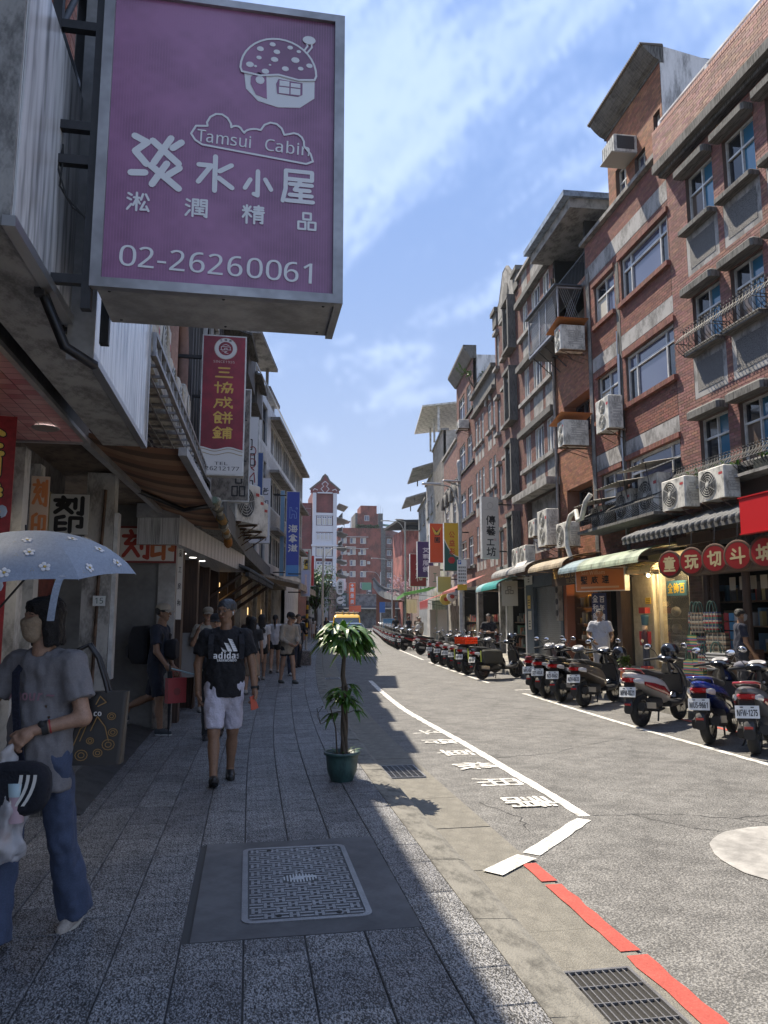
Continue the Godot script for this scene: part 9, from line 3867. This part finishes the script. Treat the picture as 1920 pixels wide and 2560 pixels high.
func people()->void:
	var white_print:=pm(.72,.72,.72,.6)
	var p:=person("man with glasses in a black sports T-shirt and white shorts",V(-.21,0,-7.78),.10,{
		"h":1.74,"cell":.0115,"skin":mats.skin_tan,"hair": "short","hairm":mat("hair_grey",Color(.03,.032,.036),.5),"glasses":1,"shoulder":.192,"slim":1.08,
		"top":{"m":cloth(.008,.008,.011),"sleeve":1,"loose":.025,"hem":.10},"bottom":{"m":cloth(.55,.53,.62),"kind": "shorts","len":.93},"shoe":mats.black_plastic,
		"legs":[[14,4,24],[-10,6]],"head":[-38,3],"arms":[[V(-.22,-1,-.12),V(.05,-1,.05)],[V(.24,-1,.02),V(.10,-1,.18)]],
		"hands":[[0,null,V(1,0,.1),V(0,0,1),.5],[1,null,V(-1,0,.2),V(0,0,1),.75]]})
	var r:Node3D=p.node
	var mb:=MB.new()
	for k in 3:
		var x0:float=[-.085,-.035,.018][k]
		var h:float=[.045,.085,.125][k]
		var wq:=.042
		for i in 6:
			var t0:=i/6.0
			var t1:=(i+1)/6.0
			var sk_:=-.45*h
			mb.quad(V(x0+sk_*t0+.05,h*t0,0),V(x0+wq+sk_*t0+.05,h*t0-(.02 if i==0 else .0)*.0,0),V(x0+wq+sk_*t1+.05-(.0 if k>0 else .03*t1),h*t1-.012*t1,0),V(x0+sk_*t1+.05,h*t1,0))
	printed(r,p.top,mb.mesh(),W(.0,1.245),1.0,white_print,"chest_bars")
	printed(r,p.top,flat_text("adidas"),W(.005,1.205),.060,white_print,"chest_lettering")
	printed(r,p.top,flat_text("TAEKWONDO"),W(.005,1.160),.022,white_print,"chest_lettering")
	mb=MB.new()
	var wv:Vector3=p.wri[1]
	mb.tube([wv+V(-.004,.035,-.005),wv+V(-.002,.012,.0)],.037,.034,14)
	mb.bev(wv+V(.034,.024,.008),V(.014,.042,.036),.006)
	part("wristwatch",mb,mats.rubber,r)
	mb=MB.new()
	var ear:Vector3=p.hc+p.hb*V(.080,-.004,.008)
	mb.ball(ear,V(.008,.010,.010),BI,8)
	mb.tube([ear,ear+V(.0,-.024,.006)],.004,.0035,6)
	part("earphone",mb,mats.plate,r)
	for sd in [-1,1]:
		strap(r,[V(sd*.145,p.nb.y-.28,.125),V(sd*.15,p.nb.y-.14,.13),V(sd*.14,p.nb.y-.045,.085),V(sd*.13,p.nb.y-.01,.0),V(sd*.13,p.nb.y-.07,-.11)],.05,cloth(.014,.015,.02),"rucksack_strap")
	var bp:=thing("rucksack","dark rucksack worn by the man in the black sports shirt","backpack",r.transform*V(0,p.P.y+.12,-.20),.10)
	mb=MB.new()
	mb.loft([sect(-.09,.16,.10,.16,3.5),sect(-.05,.16,.15,.20,3.5),sect(.07,.16,.15,.20,3.5),sect(.09,.16,.11,.16,3.5)])
	part("pack",mb,cloth(.012,.013,.018),bp)
	var en:=thing("envelope","small orange red folded packet in the hand of the man in the black shirt","packet",r.transform*(p.wri[1]+V(-.01,-.115,.055)),.10)
	mb=MB.new()
	mb.boxb(Vector3.ZERO,V(.055,.13,.012),Basis(Vector3.FORWARD,-.35)*Basis(VU,.5))
	mb.boxb(V(-.012,-.008,.014),V(.05,.12,.008),Basis(Vector3.FORWARD,-.1)*Basis(VU,.4))
	part("paper",mb,pm(.42,.07,.035,.6),en)
	woman_with_umbrella()
	p=person("man in a pale cap and navy clothes with a black rucksack",V(-1.22,0,-11.1),PI/2-.25,{
		"h":1.74,"cell":.014,"skin":mats.skin_tan,"hair": "short","cap":cloth(.42,.37,.29),"top":{"m":cloth(.02,.026,.045),"sleeve":1,"loose":.02,"hem":.10},"bottom":{"m":cloth(.014,.018,.032),"kind": "shorts","len":.95},"shoe":cloth(.05,.06,.07),"sole":mats.white_alu,
		"legs":[[10,6],[-14,52,-48]],"head":[0,0],"lean":3,"arms":[[V(-.1,-1,.12),V(.0,-.75,.6)],[V(.12,-1,.02),V(.0,-.9,.45)]]})
	r=p.node
	bp=thing("rucksack","big black rucksack on the back of the man with the pale cap","backpack",r.transform*V(0,p.P.y+.06,-.235),r.rotation.y)
	mb=MB.new()
	mb.loft([sect(-.15,.22,.10,.18,3.2),sect(-.10,.22,.155,.26,3.2),sect(.08,.22,.16,.27,3.2),sect(.12,.22,.12,.22,3.2)])
	part("pack",mb,cloth(.010,.010,.013),bp)
	mb=MB.new()
	mb.loft([sect(-.19,.14,.08,.09,3.2),sect(-.14,.14,.12,.12,3.2)])
	part("pocket",mb,cloth(.013,.013,.017),bp)
	mb=MB.new()
	mb.bx(.13,.22,-.06,.165,.34,.02)
	part("side_bottle",mb,pm(.34,.25,.28,.4),bp)
	for sd in [-1,1]:
		strap(r,[V(sd*.13,p.nb.y-.32,.10),V(sd*.14,p.nb.y-.13,.13),V(sd*.13,p.nb.y-.03,.03),V(sd*.13,p.nb.y-.07,-.12)],.055,cloth(.010,.010,.013),"rucksack_strap")
	var fb:=thing("front_bag","black bag carried on the chest of the man with the pale cap","bag",r.transform*V(0,p.P.y+.1,.19),r.rotation.y)
	mb=MB.new()
	mb.loft([sect(-.05,.12,.11,.13,3.2),sect(.05,.12,.12,.15,3.2),sect(.09,.12,.08,.11,3.2)])
	part("bag",mb,cloth(.010,.010,.014),fb)
	var hw:Vector3=r.transform*(p.wri[0]+V(0,-.06,.05))
	var rb:=thing("paper_bag","red paper carrier bag held by the man with the pale cap","bag",hw+V(.08,-.42,.03),.5)
	mb=MB.new()
	mb.bx(-.13,0,-.05,.13,.33,.05)
	part("bag",mb,pm(.26,.02,.025,.5),rb)
	mb=MB.new()
	for z in [-.045,.045]:
		mb.tube([V(-.06,.33,z),V(-.05,.41,z*.3),V(.05,.41,z*.3),V(.06,.33,z)],.004,.004,5)
	part("cord",mb,pm(.3,.04,.04),rb)
	mb=MB.new()
	mb.ball(V(.0,.15,.0505),V(.05,.05,.002),BI,14)
	part("printed_disc",mb,pm(.17,.02,.02,.5),rb)
	var fu:=thing("folded_umbrella","furled black umbrella hanging point down beside the red paper bag","umbrella",hw+V(.01,-.86,.09),0)
	mb=MB.new()
	mb.tube([V(0,.10,0),V(.0,.5,0),V(-.01,.86,0)],.014,.034,9)
	mb.tube([V(0,.0,0),V(0,.12,0)],.004,.01,6)
	part("furled_cloth",mb,cloth(.012,.012,.014),fu)
	mb=MB.new()
	mb.tube([V(-.01,.86,0),V(-.01,.94,0)],.012,.014,7)
	part("handle",mb,mats.black_plastic,fu)
	var wd:=thing("rod","pale blue striped rod held level by the man with the pale cap","rod",hw,0)
	mb=MB.new()
	mb.tube([V(-.06,.05,0),V(.36,-.06,.06)],.011,.011,8)
	part("rod",mb,pm(.35,.5,.55,.5),wd)
	var walkers:=[
		["man in a cap with hand to chin and dark cross-body strap",V(-.68,0,-13.6),.15,{"h":1.72,"cap":cloth(.28,.25,.20),"hair": "short","glasses":1,"top":{"m":cloth(.36,.34,.29),"sleeve":1,"loose":.03},"bottom":{"m":cloth(.20,.17,.13),"kind": "shorts"},"shoe":cloth(.35,.33,.30),"arms":[[V(-.25,-1,.3),V(.3,1,.45)],[V(.2,-1,.1),V(-.3,-.5,.6)]],"legs":[[4,4],[-3,2]]}],
		["walker in dark clothes and cap behind the man in the sports shirt",V(-.42,0,-10.6),.0,{"h":1.60,"cap":cloth(.012,.012,.015),"hair": "short","top":{"m":cloth(.015,.015,.018),"sleeve":2},"bottom":{"m":cloth(.018,.018,.02),"kind": "trousers"},"shoe":mats.black_plastic,"legs":[[10,4],[-10,8]]}],
		["dark haired girl with socks and sandals just behind the man in the sports shirt",V(.10,0,-16.6),PI-.2,{"h":1.58,"hair": "long","top":{"m":cloth(.03,.028,.028),"sleeve":1},"bottom":{"m":cloth(.30,.22,.15),"kind": "skirt","len":.5,"flare":.2},"shoe":cloth(.4,.38,.35),"legs":[[8,4],[-8,6]]}],
		["girl with long black hair in a white T-shirt with a black shoulder bag",V(.36,0,-20.2),PI+.1,{"h":1.66,"hair": "long","noface":1,"top":{"m":cloth(.58,.57,.58),"sleeve":1,"loose":.02},"bottom":{"m":cloth(.012,.012,.014),"kind": "shorts","len":.5},"shoe":cloth(.4,.38,.35),"legs":[[12,4],[-12,12]],"slim":.9,"shoulder":.16}],
		["girl with a ponytail in a white T-shirt and black shorts",V(.80,0,-22.8),PI-.1,{"h":1.66,"hair": "tail","noface":1,"top":{"m":cloth(.56,.55,.58),"sleeve":1,"loose":.02},"bottom":{"m":cloth(.012,.012,.014),"kind": "shorts","len":.5},"shoe":cloth(.42,.37,.33),"legs":[[10,4],[-12,14]],"slim":.9,"shoulder":.16}],
		["young man in a black cap and open beige jacket looking down at his phone",V(.98,0,-19.1),.55,{"h":1.70,"cap":cloth(.012,.012,.014),"hair": "short","head":[25,22],"lean":6,"top":{"m":cloth(.34,.29,.23),"sleeve":2,"loose":.04,"name": "jacket","hem":.18},"bottom":{"m":cloth(.014,.014,.016),"kind": "shorts","len":.55},"shoe":cloth(.10,.10,.09),"arms":[[V(-.25,-1,.1),V(.55,-.55,.7)],[V(.25,-1,.1),V(-.55,-.45,.7)]],"legs":[[-8,6],[14,4]]}],
		["person in grey and dark blue walking just behind the man with the beige jacket",V(1.24,0,-21.8),.3,{"h":1.66,"hair": "short","top":{"m":cloth(.26,.25,.24),"sleeve":2,"loose":.03},"bottom":{"m":cloth(.03,.035,.06),"kind": "trousers"},"shoe":cloth(.45,.44,.42),"legs":[[10,4],[-8,8]]}],
		["photographer in black with a big camera on a strap near the striped pole",V(1.62,0,-25.2),.4,{"h":1.68,"hair": "short","hairm":mat("hair_brown",Color(.04,.025,.018),.5),"top":{"m":cloth(.015,.016,.018),"sleeve":2},"bottom":{"m":cloth(.02,.022,.03),"kind": "trousers"},"arms":[[V(-.3,-1,.3),V(.35,.1,.8)],[V(.3,-1,.3),V(-.35,.1,.8)]],"legs":[[2,2],[-4,4]]}],
		["dark haired walker between the girls and the shop fronts",V(.03,0,-24.5),PI,{"h":1.62,"hair": "long","noface":1,"top":{"m":cloth(.05,.04,.05),"sleeve":1},"bottom":{"m":cloth(.03,.03,.03),"kind": "trousers"}}],
		["walker in sunglasses and pale shirt farther along the shop fronts",V(.50,0,-28.5),.2,{"h":1.66,"hair": "short","glasses":1,"top":{"m":cloth(.2,.22,.28),"sleeve":1},"bottom":{"m":cloth(.05,.05,.06),"kind": "trousers"}}],
		["person in grey shorts under a small black umbrella far along",V(3.9,0,-53.0),PI,{"h":1.72,"hair": "short","noface":1,"top":{"m":cloth(.02,.022,.035),"sleeve":2,"loose":.04},"bottom":{"m":cloth(.22,.2,.17),"kind": "shorts"},"shoe":cloth(.45,.44,.42),"arms":[[V(-.2,-1,.1),V(-.1,-1,.1)],[V(.2,-.6,.5),V(.0,.9,.3)]]}],
		["woman with long dark hair in a pale dress far along the pavement",V(4.85,0,-58.0),PI+.2,{"h":1.64,"hair": "long","noface":1,"top":{"m":cloth(.42,.38,.36),"sleeve":1},"bottom":{"m":cloth(.40,.36,.34),"kind": "skirt","len":.45},"shoe":cloth(.5,.5,.5)}],
		["person in a long black dress beside the kerb pole",V(5.6,0,-55.5),.2,{"h":1.66,"hair": "long","top":{"m":cloth(.015,.014,.016),"sleeve":2},"bottom":{"m":cloth(.015,.014,.016),"kind": "skirt","len":.62,"flare":.16}}],
		["small white topped walker before the far tree",V(3.2,0,-47.0),PI,{"h":1.6,"hair": "short","noface":1,"top":{"m":cloth(.35,.33,.32),"sleeve":1},"bottom":{"m":cloth(.04,.04,.05),"kind": "trousers"}}],
		["man in a white T-shirt with a pale strap looking up beside the parked scooters",V(8.25,.02,-17.1),-.55,{"h":1.74,"cell":.014,"hair": "short","head":[8,-12],"glasses":1,"top":{"m":cloth(.42,.42,.44),"sleeve":1,"loose":.045,"hem":.12},"bottom":{"m":cloth(.30,.30,.31),"kind": "trousers"},"skin":mats.skin_tan,"shoulder":.19,"slim":1.1,"arms":[[V(-.25,-1,.12),V(.5,-.45,.75)],[V(.3,-1,.1),V(.05,-.25,.9)]]}],
		["person in black under a big black umbrella with a phone",V(8.1,.02,-25.2),-.35,{"h":1.68,"hair": "short","top":{"m":cloth(.012,.012,.016),"sleeve":1,"loose":.03},"bottom":{"m":cloth(.012,.012,.016),"kind": "trousers"},"slim":1.1,"arms":[[V(-.35,-1,.1),V(.75,-.05,.6)],[V(.35,-1,.1),V(-.75,-.05,.6)]]}],
		["rider in navy shirt with red sleeves and grey helmet",V(9.35,.02,-13.4),1.25,{"h":1.70,"cell":.014,"hair": "short","skin":mats.skin_tan,"top":{"m":cloth(.012,.016,.035),"sleeve":1,"loose":.03},"bottom":{"m":cloth(.02,.022,.03),"kind": "trousers"},"mask":cloth(.30,.31,.33),"arms":[[V(-.1,-1,.1),V(.1,-.8,.5)],[V(.15,-1,.15),V(.0,-.85,.5)]]}],
		["old walker in a pale hat and jacket with a white bag on the right pavement",V(9.25,.02,-41.0),PI+.2,{"h":1.60,"hair": "none","cap":cloth(.45,.42,.36),"noface":1,"top":{"m":cloth(.36,.33,.27),"sleeve":2,"loose":.04},"bottom":{"m":cloth(.30,.22,.19),"kind": "trousers"}}],
		["walker in black with dark hair on the far right pavement",V(10.8,.02,-56.0),PI,{"h":1.7,"hair": "short","noface":1,"top":{"m":cloth(.015,.015,.02),"sleeve":1},"bottom":{"m":cloth(.03,.03,.035),"kind": "trousers"}}],
		["second walker in black beside the first on the far right pavement",V(11.6,.02,-55.0),PI+.3,{"h":1.66,"hair": "short","noface":1,"top":{"m":cloth(.02,.025,.05),"sleeve":1},"bottom":{"m":cloth(.02,.02,.025),"kind": "trousers"}}],
		["walker in a brown top by the white shutters",V(10.6,.02,-47.5),PI-.2,{"h":1.68,"hair": "short","noface":1,"top":{"m":cloth(.10,.07,.05),"sleeve":1},"bottom":{"m":cloth(.05,.05,.05),"kind": "trousers"}}],
	]
	for w in walkers:
		var o:Dictionary=w[3]
		if not o.has("cell"):
			o.cell=.019 if w[1].z>-30 else .03
		var q:=person(w[0],w[1],w[2],o)
		var nd:Node3D=q.node
		var z:float=w[1].z
		if z==-13.6:
			strap(nd,[V(.14,q.nb.y-.03,.06),V(.05,q.nb.y-.2,.135),V(-.08,q.nb.y-.36,.14),V(-.17,q.nb.y-.48,.08)],.05,cloth(.01,.01,.012),"bag_strap")
		if z==-17.1:
			strap(nd,[V(.13,q.nb.y-.02,.05),V(.05,q.nb.y-.2,.15),V(-.06,q.nb.y-.4,.16),V(-.15,q.nb.y-.55,.1)],.06,cloth(.5,.5,.5),"bag_strap")
			strap(nd,[V(.17,q.nb.y-.03,.0),V(.2,q.nb.y-.25,.08),V(.2,q.nb.y-.55,.02)],.035,cloth(.01,.01,.012),"bag_strap")
			var bg:=thing("shoulder_bag","small black shoulder bag of the man in the white T-shirt","bag",nd.transform*V(.23,q.P.y-.12,.0),nd.rotation.y)
			var m:=MB.new()
			m.bev(V(0,.12,0),V(.08,.24,.22),.02)
			part("bag",m,cloth(.01,.01,.012),bg)
		if z==-20.2:
			var bg:=thing("shoulder_bag","large black shoulder bag of the long haired girl in white","bag",nd.transform*V(-.20,q.P.y-.28,.0),nd.rotation.y)
			var m:=MB.new()
			m.loft([sect(-.10,.13,.03,.10,3.0),sect(.0,.13,.06,.15,3.0),sect(.10,.13,.03,.10,3.0)])
			part("bag",m,cloth(.012,.012,.014),bg)
			strap(nd,[V(-.12,q.nb.y-.02,.0),V(-.19,q.nb.y-.3,-.05),V(-.2,q.P.y,-.02)],.03,cloth(.012,.012,.014),"bag_strap")
		if z==-19.1:
			var m:=MB.new()
			m.prism([W(-.07,.72),W(.07,.72),W(.06,1.36),W(-.06,1.36)],.135,.15)
			part("black_top",m,cloth(.012,.012,.014),nd)
			var ph:=thing("phone","phone in the hands of the man with the beige jacket","phone",nd.transform*V(0,q.wri[0].y-.02,.33),nd.rotation.y)
			m=MB.new()
			m.boxb(Vector3.ZERO,V(.07,.14,.01),Basis(Vector3.RIGHT,-.9))
			part("case",m,mats.black_gloss,ph)
		if z==-25.2 and w[1].x<3:
			var cm:=thing("camera","big black camera held by the photographer near the striped pole","camera",nd.transform*V(0,q.wri[0].y+.05,.36),nd.rotation.y)
			var m:=MB.new()
			m.bev(Vector3.ZERO,V(.15,.11,.08),.015)
			m.tube([V(0,0,.03),V(0,0,.16)],.04,.045,12)
			part("camera_body",m,mats.black_plastic,cm)
		if z==-25.2 and w[1].x>3:
			open_umbrella("big black umbrella tilted behind the person in black on the right pavement",nd.transform*V(.0,1.50,-.25),Basis(Vector3.RIGHT,-1.05)*Basis(Vector3.FORWARD,.12),.62,.22,cloth(.010,.010,.013),nd.transform*V(.02,q.wri[1].y,.2),false)
			var ph:=thing("phone","phone held in both hands under the black umbrella","phone",nd.transform*V(0,q.wri[0].y+.02,.32),nd.rotation.y)
			var m:=MB.new()
			m.boxb(Vector3.ZERO,V(.075,.15,.01),Basis(Vector3.RIGHT,-.8))
			part("case",m,mats.black_gloss,ph)
		if z==-13.4:
			helmet("open grey helmet worn by the delivery rider",nd.transform*(q.hc+V(0,.03,0)),nd.rotation.y+PI,pm(.10,.09,.085,.35),false)
			var m:=MB.new()
			for i in 2:
				m.tube([q.sh[i].lerp(q.elb[i],.15),q.sh[i].lerp(q.elb[i],.67)],.072,.071,14)
			part("red_sleeve",m,cloth(.28,.015,.02),nd,"stuff")
		if z==-53.0:
			open_umbrella("small black umbrella far along the left pavement",nd.transform*V(.0,1.78,.05),BI,.52,.2,cloth(.010,.010,.013),nd.transform*V(.05,1.2,.1),false)
		if z==-41.0:
			var bg:=thing("white_bag","white carrier bag on the back of the old walker","bag",nd.transform*V(.16,q.P.y+.1,-.16),nd.rotation.y)
			var m:=MB.new()
			m.ball(V(0,.12,0),V(.14,.18,.08),BI,10)
			part("bag",m,pm(.5,.49,.47,.6),bg)
	for i in 3:
		var at:=V([7.0,7.7,8.3][i],ROAD,[-54.0,-57.0,-64.0][i])
		person(["rider in a dark top and helmet coming up the middle of the road","rider in an orange vest behind the first rider","third rider far off beside the parked row"][i],at+V(0,.05,0),-.1,{"h":1.66,"cell":.03,"hair": "none","legs":[[62,80],[62,80]],"top":{"m":[cloth(.02,.02,.022),cloth(.45,.13,.04),cloth(.12,.12,.13)][i],"sleeve":2},"bottom":{"m":cloth(.02,.02,.025),"kind": "trousers"},"arms":[[V(-.3,-.8,.6),V(.0,-.3,1)],[V(.3,-.8,.6),V(.0,-.3,1)]]})
		helmet(["helmet of the first far rider","helmet of the rider in the orange vest","helmet of the third far rider"][i],at+V(-.0,1.22,.1),PI,[mats.black_gloss,pm(.3,.3,.3,.3),mats.silver][i])
		scooter(["scooter ridden by the first far rider towards the camera","scooter ridden by the rider in the orange vest","scooter ridden by the third far rider"][i],W(at.x,at.z-.62),180,{"lean":.0,"front":[mats.black_gloss,mats.silver,mats.black_gloss][i]}).remove_meta("group")
func open_umbrella(label:String,at:Vector3,bs:Basis,reach:float,depth:float,m:Material,grip:Vector3,flowers:bool,panels:=8,twist:=.0)->Node3D:
	var u:=thing("umbrella",label,"umbrella",at,0)
	var segs:=panels*6
	var pt:=func(t:float,j:float)->Vector3:
		var a:=TAU*j/segs+twist
		var ph:=fposmod(j/6.0,1.0)
		var sag:=1.0-.10*t*sin(PI*ph)
		var rad:=reach*sin(t*1.22)/sin(1.22)*sag
		var y:=-depth*(1.0-cos(t*1.35))/(1.0-cos(1.35))-.012*t*t*(1.0-sin(PI*ph))
		return bs*V(cos(a)*rad,y,sin(a)*rad)
	for p in panels:
		var mb:=MB.new()
		var rings:=[]
		for i in 9:
			var row:=PackedVector3Array()
			for k in 7:
				row.append(pt.call(i/8.0+.0001,p*6.0+k))
			rings.append(row)
		mb.loft(rings,false,false)
		part("panel",mb,m,u)
		if flowers:
			for f in 4:
				var t:float=[.45,.66,.86,.9][f]
				var k:float=[3.0,1.6+fmod(p*1.3,2.5),1.2+fmod(p*.7,1.5),4.6][f]
				var c:Vector3=pt.call(t,p*6.0+k)
				var e1:Vector3=(pt.call(t,p*6.0+k+.3)-c).normalized()
				var e2:Vector3=(pt.call(t+.03,p*6.0+k)-c).normalized()
				var n:Vector3=e1.cross(e2).normalized()
				if n.dot(bs.y)<0:
					n=-n
				var fm:=MB.new()
				for q in 5:
					var a:=TAU*q/5+p
					fm.ball(c+(e1*cos(a)+e2*sin(a))*.017+n*.002,V(.011,.0016,.011),Basis(e1,n,e1.cross(n)),8)
				part("flower_print",fm,pm(.62,.63,.66,.6),u,"stuff")
				fm=MB.new()
				fm.ball(c+n*.004,V(.007,.0016,.007),Basis(e1,n,e1.cross(n)),8)
				for q in 3:
					fm.ball(c+e1*(.05+.006*q)+e2*(.02-.01*(q%2))+n*.002,V(.002,.001,.002),Basis(e1,n,e1.cross(n)),5)
				part("flower_heart",fm,pm(.5,.36,.08,.6),u,"stuff")
	for p in panels:
		var rb:=MB.new()
		var pts:=[]
		for i in 7:
			pts.append(pt.call(i/6.0+.0001,p*6.0)-bs.y*.006)
		rb.tube(pts,.003,.002,4)
		part("rib",rb,mats.silver,u)
	var sh:=MB.new()
	var g:=grip-at
	sh.tube([bs*V(0,.03,0),bs*V(0,-depth,0),g],.006,.006,7)
	part("shaft",sh,mats.steel_black,u)
	sh=MB.new()
	sh.tube([g+V(0,.05,0),g-V(0,.06,0)],.014,.015,9)
	part("handle",sh,mats.rubber,u)
	return u
func woman_with_umbrella()->void:
	var p:=person("woman in a beige face mask, grey T-shirt and jeans, passing close on the left",V(-1.02,0,-4.22),-.42,{
		"h":1.66,"cell":.0105,"hair": "bob","mask":cloth(.36,.27,.18),"slim":.97,"shoulder":.168,"top":{"m":mat("grey_tee",Color(.20,.19,.195),.9,{"tex": "cloth","sc":6.0,"local":true,"rim":.2}),"sleeve":1,"loose":.035,"hem":.16},"bottom":{"m":mat("jeans",Color(.06,.082,.145),.85,{"tex": "fine","sc":4.0,"local":true,"rim":.2}),"kind": "trousers","flare":.092},
		"shoe":cloth(.42,.37,.32),"sole":pm(.45,.42,.36,.7),"legs":[[13,4],[-12,10]],"head":[-28,6],
		"arms":[[V(-.45,-.9,.30),V(-.35,.15,.55)],[V(.30,-1,.02),V(-.80,-.22,.62)]],
		"hands":[[0,V(-.2,.9,.3),V(.6,.2,-.5),V(.4,.2,.6),.95],[1,V(-.62,-.62,.5),V(-.3,-.5,-.8),V(-.1,.3,1),.85]]})
	var r:Node3D=p.node
	printed(r,p.top,flat_text("Amour ~"),W(-.01,p.P.y+.31),.048,pm(.30,.17,.20,.8),"faded_print")
	strap(r,[V(-.075,p.nb.y-.015,.02),V(-.075,p.nb.y-.10,.118),V(-.05,p.nb.y-.22,.142),V(-.02,p.nb.y-.38,.150),V(.02,p.nb.y-.54,.152)],.042,cloth(.012,.014,.03),"sling_strap")
	var mb:=MB.new()
	var wv:Vector3=p.wri[1]
	var fd:Vector3=(p.wri[1]-p.elb[1]).normalized()
	mb.tube([wv-fd*.075,wv-fd*.045],.0345,.034,14)
	mb.ball(wv-fd*.06+V(.0,.018,.026),V(.02,.02,.012),BI,10)
	part("wristwatch",mb,mats.rubber,r)
	mb=MB.new()
	mb.tube([wv-fd*.088,wv-fd*.082],.0352,.0352,14)
	part("red_band",mb,pm(.35,.03,.03),r)
	var tb:=thing("tote_bag","black tote bag printed with gold food drawings on the woman's shoulder","bag",r.transform*V(.21,p.nb.y-.565,-.10),r.rotation.y+.35)
	mb=MB.new()
	var rg:=[]
	for k in 6:
		var t:=k/5.0
		rg.append(box_ring(lerpf(.0,.36,t),-.055+.02*t,.055-.02*t,lerpf(.17,.19,t),.02))
	mb.loft(rg)
	part("bag",mb,mat("tote_black",Color(.016,.014,.014),.4),tb)
	var gold:=pm(.26,.15,.045,.5)
	mb=MB.new()
	for q in [[.11,.10,.03],[.13,.16,.022],[.06,.06,.022],[-.02,.05,.03],[.02,.12,.018],[-.10,.06,.028],[.12,.24,.02]]:
		for rr in [1.0,.5]:
			var ring:=[]
			for k in 13:
				ring.append(W(q[0]+cos(TAU*k/12)*q[2]*rr,q[1]+sin(TAU*k/12)*q[2]*rr*.85))
			stroke(mb,ring,.004,.0565)
	for q in [[W(.02,.17),W(.05,.24),W(.09,.19),W(.11,.12)],[W(-.06,.10),W(-.03,.18),W(.0,.20),W(-.03,.12)],[W(.04,.30),W(.06,.34),W(.09,.31),W(.05,.29)]]:
		stroke(mb,q,.005,.0568)
	part("gold_drawing",mb,gold,tb,"stuff")
	latin(tb,"co",V(.05,.255,.057),.028,pm(.5,.48,.45),BI,true)
	for z in [-.05,.05]:
		mb=MB.new()
		mb.tube([V(-.09,.355,z*.6),V(-.085,.47,z*.5),V(-.07,.575,z*.45),V(-.02,.60,z*.4),V(.03,.53,z*.4),V(.07,.42,z*.5),V(.09,.355,z*.6)],.011,.011,7)
		part("handle",mb,mats.tote_black,tb)
	var sb:=thing("sling_bag","black sling bag with three white stripes at the woman's hip","bag",r.transform*V(.055,p.P.y-.10,.225),r.rotation.y+.30)
	mb=MB.new()
	mb.loft([sect(-.055,.0,.10,.07,3.0),sect(-.04,.0,.155,.115,3.0),sect(.02,-.005,.165,.125,3.0),sect(.045,-.005,.15,.11,3.0),sect(.052,-.005,.12,.09,3.0)])
	part("bag",mb,cloth(.010,.011,.018),sb)
	mb=MB.new()
	for k in 3:
		var x:=.035+k*.032
		var pts:=[]
		for i in 6:
			var t:=i/5.0
			pts.append(W(x-.05*t*t,.065-.14*t))
		for i in 5:
			var a:Vector2=pts[i]
			var b:Vector2=pts[i+1]
			mb.quad(V(b.x,b.y,.0565),V(b.x+.016,b.y,.0565),V(a.x+.016,a.y,.0565),V(a.x,a.y,.0565))
	part("stripe",mb,pm(.62,.60,.56,.6),sb)
	strap(sb,[V(-.12,.08,.0),V(-.16,.2,-.03)],.042,cloth(.012,.014,.03),"strap_end")
	var hand:Vector3=r.transform*(p.wri[1]+V(-.62,-.62,.5).normalized()*.10)
	var pb:=thing("plastic_bag","thin white plastic carrier bag with a drink cup hanging from the woman's hand","bag",hand+V(-.01,-.52,.03),.2)
	var ps:=Flesh.new()
	ps.field([cap(V(-.02,.10,0),V(.0,.24,0),.105,.095,.04,1.3),cap(V(.0,.24,0),V(.0,.42,0),.09,.03,.04,1.2),cap(V(.0,.40,0),V(.01,.52,0),.03,.014,.03),cap(V(-.05,.03,0),V(.05,.04,0),.05,.05,.03)],.011)
	ps.wrinkle(.035,10.0,12)
	part("film",ps.mesh(),mat("film",Color(.62,.60,.60),.3,{"alpha":.52,"back":Color(.4,.4,.4)}),pb)
	mb=MB.new()
	mb.lathe(V(.055,.18,.05),[W(.035,0),W(.044,.17),W(.046,.175),W(.0,.18)],16)
	part("cup",mb,pm(.42,.30,.33,.4),pb)
	mb=MB.new()
	mb.lathe(V(.055,.30,.05),[W(.0425,0),W(.0465,.06),W(.0,.062)],16)
	part("cup_band",mb,pm(.36,.47,.50,.4),pb)
	mb=MB.new()
	mb.ball(V(-.03,.10,.0),V(.07,.06,.05),BI,10)
	part("contents",mb,pm(.42,.30,.27,.6),pb)
	open_umbrella("pale blue umbrella with white flowers held over the woman in the mask",V(-1.16,2.02,-4.24),Basis(Vector3.FORWARD,-.06)*Basis(Vector3.RIGHT,.10),.56,.24,mat("umbrella_blue",Color(.36,.42,.52),.6,{"tex": "cloth","sc":4.0,"local":true,"back":Color(.45,.52,.62)}),r.transform*(p.wri[0]+V(-.02,.06,.03)),true,8,.12)
	var ts:=thing("umbrella_strap","loose pale strap hanging from the rim of the flowered umbrella","strap",V(-.88,1.70,-3.74),.1)
	mb=MB.new()
	var a0:=V(.03,.07,-.02)
	for k in 6:
		var t0:=k/6.0
		var t1:=(k+1)/6.0
		var c0:=a0+V(-.045*t0,-.21*t0*t0-.01,.03*sin(t0*3.0))
		var c1:=a0+V(-.045*t1,-.21*t1*t1-.01,.03*sin(t1*3.0))
		mb.quad(c1-V(.016,0,0),c1+V(.016,0,0),c0+V(.016,0,0),c0-V(.016,0,0))
	part("ribbon",mb,mats.umbrella_blue,ts)
func _ready()->void:
	rng.seed=4
	textures()
	set_stage()
	materials()
	ground()
	right_row()
	left_row()
	shops_right()
	furniture()
	potted_tree()
	scooters()
	traffic()
	people()
